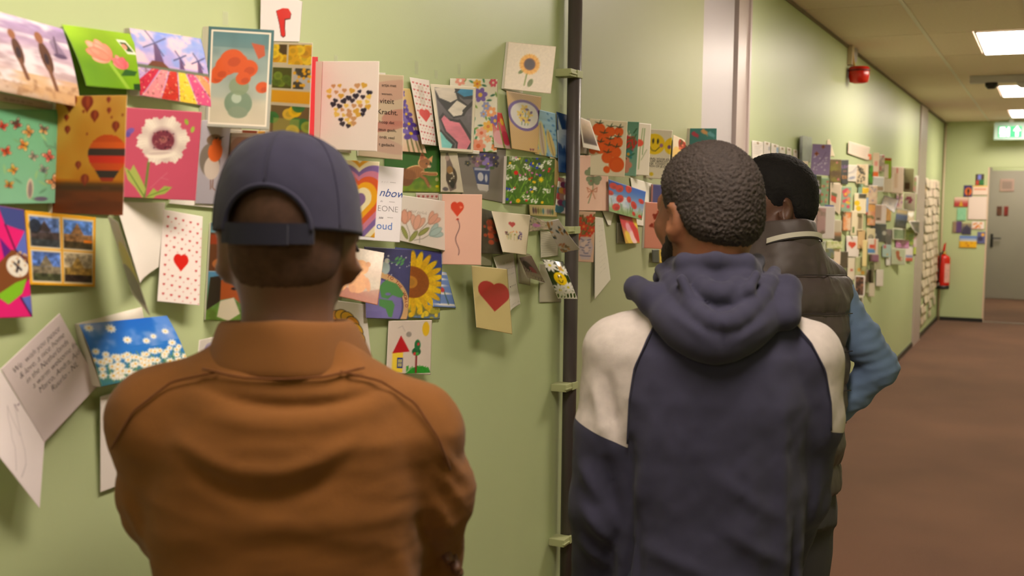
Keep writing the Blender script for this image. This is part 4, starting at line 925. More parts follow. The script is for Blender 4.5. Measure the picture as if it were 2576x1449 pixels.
L_('folded_greeting_card', 'colourful painting card of windmills above tulip fields', [(325, 70), (505, 97), (531, 269), (352, 240)], art_windmill, 0.012, bend=.006)
L_('poppy_print_card', 'tall card of orange poppies in a glass vase, thin white frame', [(525, 66), (690, 76), (677, 327), (515, 318)], art_vase, 0.014)
L_('greeting_card', 'white card with a red half heart at the top edge', [(657, -42), (761, 4), (754, 105), (655, 104)], art_redhalf, 0.006)
L_('photo_collage_card', 'yellow rose photo collage card above the cap', [(688, 106), (786, 108), (777, 345), (676, 336)], art_roses, 0.022)
L_('greeting_card', 'red card with white tulips peeking out behind the yellow rose collage', [(712, 140), (800, 143), (801, 348), (705, 345)], art_redtulip, 0.003, flat=True)
L_('photo_strip', 'thin strip of tiny photos below the poppy vase card', [(577, 325), (682, 330), (680, 338), (578, 334)], art_spines, 0.004, back=False)
L_('greeting_card', 'beige card with a brown arch half hidden behind the cap', [(578, 334), (690, 338), (686, 470), (570, 462)], art_beige, 0.003)
L_('inside_page', 'white inside page curling out below the robin card', [(430, 500), (545, 505), (545, 524), (425, 512)], art_plain, 0.006, back=False, flat=True)
L_('robin_card', 'pale grey card with a robin redbreast', [(508, 303), (581, 297), (570, 516), (492, 512)], art_robin, 0.009)
L_('butterfly_card', 'green card covered with painted butterflies and caterpillars', [(-75, 274), (143, 276), (182, 511), (-70, 514)], art_butterfly, 0.014, lam=.002)
L_('balloon_photo_card', 'orange photo card of hot-air balloons at sunset', [(141, 242), (319, 240), (309, 542), (131, 536)], art_balloons, 0.010)
L_('poppy_card', 'raspberry pink card with one big white poppy', [(318, 270), (508, 282), (492, 505), (310, 496)], art_pinkpoppy, 0.014)
L_('art_card', 'magenta card with a geometric brown face and crossed eye', [(-75, 505), (60, 528), (82, 797), (-70, 803)], art_magenta, 0.02, lam=.002)
L_('photo_card', 'yellow-edged card with four sightseeing photos', [(63, 529), (241, 547), (239, 722), (76, 716)], art_fourphotos, 0.006)
# big open white card with its front page hanging loose
L_('inside_page', 'large blank white inside page below the pink poppy card', [(290, 505), (416, 509), (399, 672), (353, 712)], art_plain, 0.012, back=False, bow=-.006)
L_('loose_front_page', 'front page of the open white card seen almost edge-on', [(271, 544), (296, 560), (377, 795), (331, 738)], lambda c: c.fill((190, 184, 172)).ell(.6, .45, .12, .3, (190, 180, 90)).ell(.5, .25, .14, .2, (120, 110, 106)), 0.03, back=False, omax=.2)
L_('hearts_card', 'white card sprinkled with red hearts, left of the cow photo', [(412, 527), (510, 545), (502, 769), (396, 758)], art_hearts, 0.012)
L_('photo_card', 'card with a brown cow below a photo of chicks, left of the neck', [(531, 560), (640, 562), (632, 810), (517, 805)], art_cow, 0.005)
L_('handwritten_letter', 'white page with slanting handwriting near the lower left', [(2, 928), (150, 788), (249, 968), (112, 1114)], lambda c: c.fill((226, 210, 212)).noise(2, .02), 0.012, back=False, lam=.002,
   text=[t(s, .1 + .04 * k, .85 - k * .095, .092, HW, shear=.3, thin=-.0015) for k, s in enumerate(['We  wish you peace', '& love, a nice home', 'in the Netherlands', 'a warm welcome from', 'Marco, Andra, Ajder hug', '    Ruurlo - NL'])])
L_('folded_letter_page', 'lower page of the white letter with a pencil swan', [(-22, 892), (112, 1114), (100, 1279), (-70, 1062)], art_swan, 0.03, back=False, omax=.2, lam=.002)
L_('daisy_photo_card', 'photo card of white daisies under a blue sky beside the left shoulder', [(199, 816), (420, 794), (478, 925), (254, 973)], art_daisies, 0.010, bend=.004)
L_('greeting_card', 'white card with a small teal drawing half hidden by the left arm', [(253, 998), (360, 965), (356, 1200), (253, 1239)], art_teal, 0.006)
L_('small_card', 'small white card with a blue line drawing of a rose', [(502, 856), (560, 842), (556, 902), (497, 905)], art_rose, 0.006)
# middle block
L_('inside_page', 'white sheet edge behind the pink worded card', [(940, 182), (970, 183), (968, 260), (938, 260)], art_plain, 0.002, back=False, flat=True)
L_('worded_card', 'pink and beige card with black Dutch wording', [(903, 184), (1015, 190), (1012, 403), (902, 392)], art_dutch, 0.006, text=[t('artje met', .52, .86, .047), t('wensen,', .52, .76, .04), t('viteit', .48, .66, .085), t('Kracht.', .42, .53, .085), t('hoop dat', .47, .42, .05), t('teun geeft,', .46, .33, .05), t('ordt veel', .48, .24, .05), t('t gedacht', .47, .15, .05)])
L_('hearts_collage_card', 'white card with a heart made of small gold, black and tan hearts', [(811, 154), (954, 154), (948, 381), (803, 375)], art_gold, 0.016)
L_('iris_card', 'peach card with purple irises', [(1012, 222), (1031, 223), (1073, 386), (1011, 381)], art_iris, 0.008, lam=.01)
L_('hearts_card', 'slim white card sprinkled with red hearts beside the purple irises', [(1031, 194), (1080, 202), (1098, 367), (1062, 363)], art_hearts, 0.012, lam=.01, tape=[(.45, .75, .3, .3)])
L_('floral_card', 'cream card with a bright all-over flower pattern', [(1133, 197), (1252, 199), (1250, 383), (1126, 380)], art_floral, 0.005, flat=True)
L_('inside_page', 'cream inside page edge below the abstract painting card', [(1107, 370), (1207, 379), (1206, 388), (1107, 383)], art_plain, 0.006, back=False, flat=True)
L_('abstract_card', 'framed abstract painting card in pink, black and white', [(1083, 211), (1198, 219), (1190, 384), (1106, 378)], art_abstract, 0.012)
L_('sunflower_card', 'square white card with one drawn sunflower, highest by the pipe', [(1279, 105), (1399, 117), (1386, 236), (1267, 223)], art_sunsq, 0.008)
L_('tulip_card', 'narrow red tulip card tucked behind the flower pattern card', [(1236, 280), (1262, 284), (1287, 376), (1244, 371)], art_tulips, 0.004, lam=.01)
L_('iris_card', 'ochre card with irises in a purple ring', [(1274, 228), (1362, 243), (1352, 385), (1288, 374)], art_ochre, 0.012)
L_('feather_card', 'light blue card with drawn feathers', [(1358, 276), (1397, 285), (1404, 398), (1345, 388)], art_feather, 0.007)
L_('dove_card', 'deep blue card with a dove made of cloud beside the pipe', [(1400, 281), (1444, 294), (1446, 438), (1406, 433)], art_dove, 0.006)
L_('kitten_card', 'photo card of a ginger kitten on grass', [(968, 372), (1106, 367), (1109, 484), (966, 480)], art_kitten, 0.003, flat=True)
L_('painting_card', 'small pale painting card of a veiled figure beside the kitten', [(1109, 384), (1150, 383), (1167, 485), (1109, 483)], art_penguin, 0.008)
L_('violets_card', 'grey card with pansies in a blue and white cup', [(1147, 379), (1273, 374), (1269, 511), (1160, 490)], art_violets, 0.002, flat=True)
L_('art_card', 'ochre painted strip behind the wildflower meadow card', [(1384, 384), (1408, 412), (1403, 532), (1380, 520)], art_ochrestrip, 0.003, back=False)
L_('palette_card', 'ochre strip with a row of painted colour dabs', [(1330, 510), (1402, 518), (1402, 546), (1333, 542)], art_palette, 0.005, back=False)
L_('meadow_card', 'square card of a colourful wildflower meadow', [(1275, 393), (1396, 399), (1393, 517), (1271, 512)], art_meadow, 0.010, tape=[(.1, .96, .1, .1)])
L_('mosaic_card', 'card of overlapping coloured hearts beside the pipe', [(1405, 446), (1434, 450), (1430, 540), (1396, 534)], art_mosaic, 0.006, flat=True)
L_('worded_card', 'white card reading about a rainbow and a cloud', [(905, 412), (1016, 423), (1006, 610), (895, 602)], art_cloudcard, 0.012,
   text=[t('e a n', .5, .78, .045, (110, 104, 120), shear=.3, thin=-.0015), t('nbow', .46, .6, .15, (30, 70, 150), shear=.35), t('in', .5, .52, .04, (110, 104, 120), shear=.3), t('EONE', .44, .4, .11, (70, 64, 76), thin=-.003), t('ses', .48, .3, .05, (110, 104, 120), shear=.3), t('oud', .44, .16, .14, (90, 130, 206)), t('----', .7, .78, .06, (150, 144, 150)), t('----', .7, .52, .06, (150, 144, 150)), t('----', .68, .31, .06, (150, 144, 150))])
L_('rainbow_card', 'card with concentric rainbow-coloured hearts beside the cap', [(858, 402), (954, 407), (942, 598), (846, 588)], art_rainbowheart, 0.03)
L_('balloon_card', 'pink card with a red heart balloon on a string', [(1112, 488), (1213, 489), (1210, 667), (1113, 665)], art_balloonheart, 0.008)
L_('hearts_strip', 'top edge of a small hearts card above the tulip drawing', [(1047, 485), (1104, 486), (1103, 503), (1048, 503)], lambda c: (c.fill((200, 184, 176)), [c.heart(.1 + .2 * k, .5, .3, (150, 40, 40)) for k in range(5)]), 0.004, back=False)
L_('tulip_drawing_card', 'white card with pastel drawn tulips and handwritten greeting', [(1010, 491), (1148, 510), (1133, 634), (998, 604)], art_veel, 0.014, text=[t('l veel geluk', .08, .66, .1, (150, 130, 124), shear=.4, thin=-.002)])
L_('painting_card', 'dark painting card of scattered poppies behind the tiny flowers card', [(1212, 524), (1236, 531), (1266, 639), (1211, 637)], art_darkpoppy, 0.005, lam=.01)
L_('inside_page', 'grey inside page under the dark poppy painting', [(1211, 634), (1238, 636), (1238, 669), (1210, 668)], lambda c: c.fill((150, 146, 120)), 0.003, back=False, flat=True)
L_('wildflower_card', 'cream card with a red heart over tiny wildflowers', [(1237, 531), (1334, 541), (1324, 641), (1265, 634)], art_creamheart, 0.018)
L_('flower_photo_card', 'curled photo of a purple flower below the palette strip', [(1331, 543), (1362, 552), (1406, 574), (1332, 583)], art_crumple, 0.01, back=False)
L_('handwritten_note', 'grey handwritten note under the leaf pattern card', [(1359, 576), (1406, 590), (1404, 643), (1361, 649)], art_letter, 0.004, back=False)
L_('leaf_card', 'white card with scattered leaves tilted across the pipe', [(1372, 558), (1405, 551), (1460, 627), (1414, 636)], art_leaves, 0.03, back=False, bend=.006)
L_('sunflower_photo_card', 'photo card of a big sunflower under deep blue sky', [(994, 622), (1114, 634), (1106, 803), (1000, 798)], art_sunphoto, 0.006)
L_('world_card', 'blue card of a dove above the globe with an arched banner', [(916, 620), (1035, 628), (1026, 804), (921, 800)], art_world, 0.012,
   text=[t(ch, .16 + .495 * math.cos(a_) / .66, .18 + .445 * math.sin(a_), .062, (150, 40, 40), rot=a_ - 1.57) for ch, a_ in zip('TO THE WORLD', [1.16 - .098 * q for q in range(12)]) if ch != ' '])
L_('teddy_card', 'photo card of two teddy bears seen from behind', [(858, 616), (967, 636), (950, 768), (838, 742)], art_teddy, 0.022)
L_('poppy_pattern_card', 'pale blue card with clouds and a poppy behind the big sunflower', [(1085, 682), (1123, 685), (1147, 775), (1090, 772)], art_bluepattern, 0.003, back=False)
L_('folded_letter', 'printed white letter curling out beside the dark red heart', [(1241, 646), (1291, 634), (1309, 765), (1284, 784)], art_printed, 0.008, back=False, bow=-.006,
   text=[t(s, .2, .82 - k * .11, .06, (70, 66, 70), thin=-.003) for k, s in enumerate(['jullie met hart onder de', 'oorsprong weer', 'aan doen', '', 'pas weer', 't is', 'en', 'uppem-lepor'])])
L_('folded_heart_card', 'folded tan card with one dark red heart', [(1186, 668), (1276, 677), (1289, 841), (1199, 824)], art_foldheart, 0.03)
L_('inside_page', 'dim grey page behind the pale pink photo', [(1300, 630), (1334, 640), (1334, 718), (1305, 712)], lambda c: c.fill((160, 154, 130)), 0.002, back=False, flat=True)
L_('flower_photo_card', 'pale pink and grey photo card beside the printed letter', [(1306, 648), (1336, 643), (1371, 711), (1327, 698)], art_pinkphoto, 0.004, back=False)
L_('inside_page', 'grey inside page below the smiling daisy photo', [(1358, 664), (1400, 666), (1412, 760), (1357, 761)], lambda c: c.fill((176, 170, 150)), 0.003, back=False, flat=True)
L_('smiley_daisy_card', 'photo card of daisies with a yellow smiling face', [(1364, 652), (1417, 658), (1453, 752), (1404, 751)], art_smileydaisy, 0.028, back=False, material=M_GLOSS)
L_('drawing_card', 'white card with a yellow segmented arc beside the collar', [(818, 752), (920, 765), (936, 917), (820, 905)], art_arc, 0.008)
L_('child_drawing_card', 'childlike card of a red-roofed house, tree and sun', [(978, 807), (1087, 805), (1083, 943), (972, 938)], art_house, 0.01, bow=.004)

# ================================================================== cards between the pipe and the white door
def art_sunset(c): c.grad((70, 50, 40), (200, 170, 150), .25, .8).noise(4, .3).rect(0, 0, 1, .16, (226, 216, 206)).ell(.5, .7, .2, .12, (226, 200, 150), 0, .6, 20).frame(.04, (226, 216, 206))
def art_oranges(c):
    c.fill((228, 214, 188))
    for u, v, r in ((.25, .82, .115), (.55, .8, .09), (.78, .81, .08), (.38, .66, .11), (.75, .62, .1), (.55, .58, .09), (.3, .5, .11), (.52, .46, .1), (.72, .44, .1), (.5, .33, .1), (.76, .22, .14), (.1, .44, .06), (.5, .12, .06)):
        c.ell(u, v, r, r, (222, 84, 20)).ell(u + .02, v - .02, r * .8, r * .8, (230, 96, 26), 0, .6)
        if r > .07 and v > .3:
            for a in (.25, 1.2, 2.85): c.ell(u + math.cos(a) * .035 / c.a, v + r * .95 + math.sin(a) * .025, .034, .009, (40, 56, 40), a)
def art_tealflowers(c):
    c.grad((140, 186, 166), (100, 150, 130)); c.flower(.3, .75, .1, 7, (236, 226, 206), (220, 180, 60), .3).flower(.4, .58, .16, 8, (206, 70, 130), (226, 150, 60), .24).flower(.6, .62, .12, 6, (210, 60, 50), None, .4).flower(.5, .4, .1, 7, (60, 140, 150), (226, 170, 50), .3).flower(.25, .2, .16, 6, (226, 150, 130), None, .4).blades(16, .1, .3, .8, .8, .14, .02, [(50, 90, 60), (70, 120, 80)], 1.2)
def art_poppystem(c): c.fill((226, 214, 200)).line([(.5, .9), (.4, .5), (.36, .12)], .014, (110, 140, 70)).line([(.62, .9), (.55, .4)], .014, (90, 130, 60)).line([(.5, .3), (.8, .5)], .008, (90, 120, 60)).ell(.3, .62, .09, .07, (214, 70, 46))
def art_smiley(c):
    c.fill((216, 204, 184)); c.ell(.28, .7, .21, .21, (226, 190, 20)).ell(.22, .76, .02, .05, K).ell(.42, .76, .02, .05, K).line([(.05, .66), (.2, .57), (.34, .56), (.5, .64)], .012, K).ell(.58, .68, .035, .04, (150, 100, 140)).ell(1.02, .68, .15, .17, (226, 190, 20)).ell(.92, .66, .035, .04, (110, 70, 130)).ell(.24, .09, .04, .04, (206, 176, 20))
def art_flowerphoto(c): c.fill((226, 206, 180)).ell(.3, .3, .2, .3, (226, 176, 70), .3, .6).ell(.7, .65, .2, .3, (150, 50, 40), .2).dots(16, .5, .4, 1, .95, .04, .08, [(180, 60, 40), (90, 70, 40), (206, 110, 80)])
def art_birds(c):
    c.fill((40, 116, 112)).noise(3, .1)
    for u, v, co in ((.2, .8, (170, 40, 60)), (.55, .88, (206, 150, 90)), (.8, .8, (90, 160, 170)), (.35, .45, (200, 70, 60)), (.75, .5, (176, 50, 50)), (.5, .15, (220, 170, 90))): c.ell(u, v, .13, .06, co, -.4).ell(u - .05, v + .06, .05, .045, co).line([(u + .05, v - .03), (u + .12, v - .12)], .02, co)
def art_clover(c):
    c.fill((226, 182, 166)); g = (112, 124, 92)
    for u, v, r in ((.38, .7, .8), (.6, .71, -.8), (.42, .55, 2.3), (.62, .56, -2.3)): c.heart(u, v, .145, (86, 98, 70), r * .9).heart(u, v, .13, g, r * .9)
    c.line([(.5, .62), (.48, .4), (.34, .14)], .014, (100, 116, 76)).line([(.3, .42), (.45, .36), (.62, .42), (.6, .34), (.45, .36), (.32, .24)], .012, (176, 84, 50)).line([(.45, .36), (.55, .22)], .012, (176, 84, 50)).line([(.3, .42), (.34, .34), (.45, .36)], .012, (176, 84, 50)).ell(.42, .54, .012, .014, (170, 40, 30))
def art_poppies(c):
    c.grad((190, 196, 200), (30, 90, 190), .15, .9); c.cloud((226, 230, 236), 4, .55, .15, 2, .7, .0, .6).rect(0, 0, 1, .14, (96, 140, 50), .9, 12); c.blades(20, 0, 0, 1, .2, .3, .012, [(90, 130, 50), (60, 100, 40)], .3)
    for u, v, r in ((.12, .84, .13), (.28, .82, .14), (.52, .9, .13), (.3, .5, .14), (.55, .56, .1), (.2, .2, .14), (.7, .42, .13), (.9, .62, .1), (.04, .6, .1), (.72, .14, .07), (.92, .1, .07)): c.ell(u, v, r, r * .75, (206, 24, 24), u * 3).ell(u + .02, v - .03, r * .5, r * .3, (150, 12, 16), u * 3, .7)
def art_navy(c): c.fill((44, 36, 110)).rect(0, .0, .12, 1, (190, 110, 70), .8)
def art_pinkhearts(c):
    c.fill((216, 140, 122))
    for k in range(20): c.heart(.5 + c.rng.uniform(-.35, .35), .62 + c.rng.uniform(-.18, .18), .085, (140, 40, 20), c.rng.uniform(-.8, .8))
def art_bouquet(c):
    c.fill((214, 176, 150)); c.blades(24, .3, .52, .7, .6, .42, .03, [(110, 90, 50), (90, 90, 50), (130, 110, 60)], .8)
    for u, v in ((.1, .82), (.75, .86), (.4, .7), (.85, .64), (.15, .52), (.6, .5)): c.flower(u, v, .09, 5, (206, 70, 46), (226, 130, 60), .34, u * 7)
    c.poly([(.25, .5), (.75, .5), (.95, .3), (.8, .05), (.3, .05), (.15, .25)], (196, 176, 176)); 
    for k in range(7): c.line([(.25 + .1 * (k % 3), .46 - .055 * k), (.45 + .08 * (k % 2), .42 - .05 * k), (.8 - .06 * (k % 3), .45 - .055 * k)], .014, (84, 84, 116))
    c.ell(.4, .35, .05, .05, (214, 190, 180)).ell(.6, .25, .05, .05, (214, 190, 180)).ell(.55, .4, .04, .04, (214, 190, 180))
def art_tulipfield(c): c.grad((190, 150, 40), (200, 60, 70)); [c.ell(u, v, .1, .26, co, .2) for u, v, co in ((.2, .75, (200, 40, 60)), (.45, .5, (226, 150, 170)), (.7, .65, (206, 30, 60)), (.3, .2, (226, 190, 60)), (.6, .2, (240, 200, 200)), (.85, .3, (200, 50, 50)), (.95, .8, (230, 190, 70)))]
R0 = 'cards between the pipe and the white door'
L_('polaroid_photo', 'white-edged sunset photo tilted beside the pipe', [(1456, 293), (1484, 304), (1510, 380), (1467, 371)], art_sunset, 0.016, back=False, lam=.01, group=R0)
L_('inside_page', 'grey card edge below the tilted sunset photo', [(1452, 330), (1480, 345), (1482, 388), (1452, 386)], lambda c: c.fill((170, 158, 146)), 0.004, back=False, flat=True, group=R0)
L_('oranges_card', 'cream card printed with rows of oranges and dark leaves', [(1484, 298), (1579, 306), (1571, 446), (1478, 440)], art_oranges, 0.008, group=R0)
L_('flower_card', 'narrow teal card with a bunch of painted flowers', [(1560, 305), (1608, 307), (1600, 444), (1556, 440)], art_tealflowers, 0.005, group=R0)
L_('poppy_stem_card', 'pale card with a poppy on long thin stems', [(1597, 308), (1638, 312), (1632, 442), (1590, 440)], art_poppystem, 0.004, group=R0)
L_('smiley_card', 'cream card with a yellow smiling face and black capitals', [(1632, 324), (1692, 328), (1681, 452), (1624, 448)], art_smiley, 0.006, group=R0,
   text=[t('CIAAL VOOR JOU.', .03, .385, .06), t('N LIEF BERICHT', .03, .335, .06), t('RLIJK TOVERT JE', .03, .285, .06), t('LACH OP JE GEZICHT', .03, .235, .06)])
L_('folded_photo_card', 'open card with red flower photo leaning out above the curly hair', [(1694, 339), (1722, 352), (1736, 392), (1690, 412)], art_flowerphoto, 0.012, back=False, group=R0)
L_('bird_card', 'teal card with small painted birds across the door edge', [(1736, 323), (1803, 323), (1801, 402), (1732, 402)], art_birds, 0.010, group=R0)
L_('clover_card', 'pink card with a four-leaf clover tied with string', [(1454, 391), (1528, 390), (1533, 531), (1451, 530)], art_clover, 0.012, group=R0)
L_('poppy_photo_card', 'tilted photo card of red poppies against blue sky', [(1531, 451), (1625, 482), (1615, 554), (1532, 532)], art_poppies, 0.02, back=False, group=R0)
L_('navy_card', 'dark navy card above the pink heart cut-out card', [(1638, 463), (1678, 466), (1672, 516), (1637, 512)], art_navy, 0.008, back=False, group=R0)
L_('torn_page', 'white page sticking out behind the red poppies photo', [(1585, 446), (1640, 462), (1628, 570), (1600, 566)], art_plain, 0.002, back=False, flat=True, group=R0)
L_('pink_card', 'salmon card with small brown hearts beside the bearded cheek', [(1624, 508), (1690, 512), (1686, 628), (1620, 624)], art_pinkhearts, 0.006, group=R0)
L_('vase_card', 'tan card with red flowers in a patterned vase', [(1450, 531), (1498, 533), (1493, 660), (1447, 658)], art_bouquet, 0.008, group=R0)
L_('printed_letter', 'long narrow white letter with printed lines hanging low', [(1497, 546), (1517, 548), (1536, 704), (1496, 753)], art_printed, 0.006, back=False, lam=.01, group=R0,
   text=[t(s, .35, .88 - k * .07, .03, (90, 86, 90), thin=-.001) for k, s in enumerate(['wat een mens', 'kan dragen', 'is meer', 'dan je', 'denkt', '', 'wees welkom', 'in dit huis', 'van ons', 'allemaal'])])
L_('tulip_photo_card', 'small photo card of red and pink tulips', [(1557, 541), (1600, 545), (1610, 612), (1574, 613)], art_tulipfield, 0.010, back=False, group=R0)
L_('inside_page', 'grey page behind the small tulip photo', [(1553, 560), (1580, 562), (1578, 612), (1553, 612)], lambda c: c.fill((150, 144, 120)), 0.003, back=False, flat=True, group=R0)
L_('inside_page', 'white triangular page corner above the small tulip photo', [(1515, 530), (1545, 532), (1536, 568), (1530, 566)], art_plain, 0.003, back=False, flat=True, group=R0)
L_('photo_card', 'dark photo card with yellow edge half hidden by the beard', [(1640, 628), (1690, 626), (1690, 665), (1642, 660)], lambda c: c.fill((46, 44, 46)).rect(.35, 0, .6, 1, (206, 170, 60)).ell(.7, .7, .1, .2, (190, 60, 40)), 0.005, back=False, group=R0)
# ================================================================== cards on the far stretch of the corridor wall
GF = 'cards crowded on the far stretch of wall'
def ph(cols, sc=6, frame=None, bars=None, dots=None, heart=None, txt=None):
    """a blurry photo print: layered colour clouds, optional frame, bars (u0,v0,u1,v1,col), dots (n,col,r), heart (u,v,r,col)"""
    def f(c):
        c.fill(cols[0])
        for k, q in enumerate(cols[1:]): c.cloud(q, sc, .5, .12, k, .9)
        for b in (bars or []): c.rect(b[0], b[1], b[2], b[3], b[4])
        for d in (dots or []): c.dots(d[0], .1, .1, .9, .9, d[2] * .7, d[2], [d[1]])
        if heart: c.heart(*heart)
        if frame: c.frame(frame[0], frame[1])
    return f
def far(name, label, px, art, o=0.006, **k):
    if len(px) == 4 and not hasattr(px[0], '__len__'):
        x0, y0, x1, y1 = px; px = [(x0, y0), (x1, y0 + (x1 - x0) * .05), (x1 - (y1 - y0) * .03, y1 + (x1 - x0) * .03), (x0 - (y1 - y0) * .03, y1)]
    k.setdefault('back', False); k.setdefault('group', GF); k.setdefault('lam', .0006); k.setdefault('cell', 1.7)
    return card(name, label, px, art, o + 0.019, **k)
WHT, CRM, GRY = (236, 226, 220), (232, 214, 186), (176, 172, 160)
txt6 = lambda c: (c.fill(WHT), [c.line([(.15, .8 - .1 * k), (.85 - .1 * (k % 3), .8 - .1 * k)], .025, (190, 180, 180)) for k in range(6)], c.ell(.5, .9, .06, .06, (150, 120, 80)))
sheets = ['first', 'second', 'third', 'fourth', 'fifth', 'sixth']
for k, (xa, ya, xb, yb, mk) in enumerate([(1892, 353, 1920.5, 358, None), (1922, 355, 1938, 359, (.7, .55, .9, .75, (150, 150, 170))), (1940.5, 360, 1959, 365.5, (.7, .55, .92, .85, (110, 150, 200))), (1961, 368, 1975.5, 371, (.75, .4, .95, .6, (150, 130, 110))), (1979.6, 370, 1991, 374, (.8, .4, 1, .6, (150, 120, 110))), (1996, 376, 2007, 378, None)]):
    far('notice_sheet', '%s small white notice from the door frame in the row above the dark hair' % sheets[k], [(xa, ya), (xb, yb), (xb, yb + 44), (xa, ya + 46)],
        (lambda m: lambda c: (txt6(c), c.rect(*m) if m else None))(mk), 0.0, flat=True, group='white notices in a row')
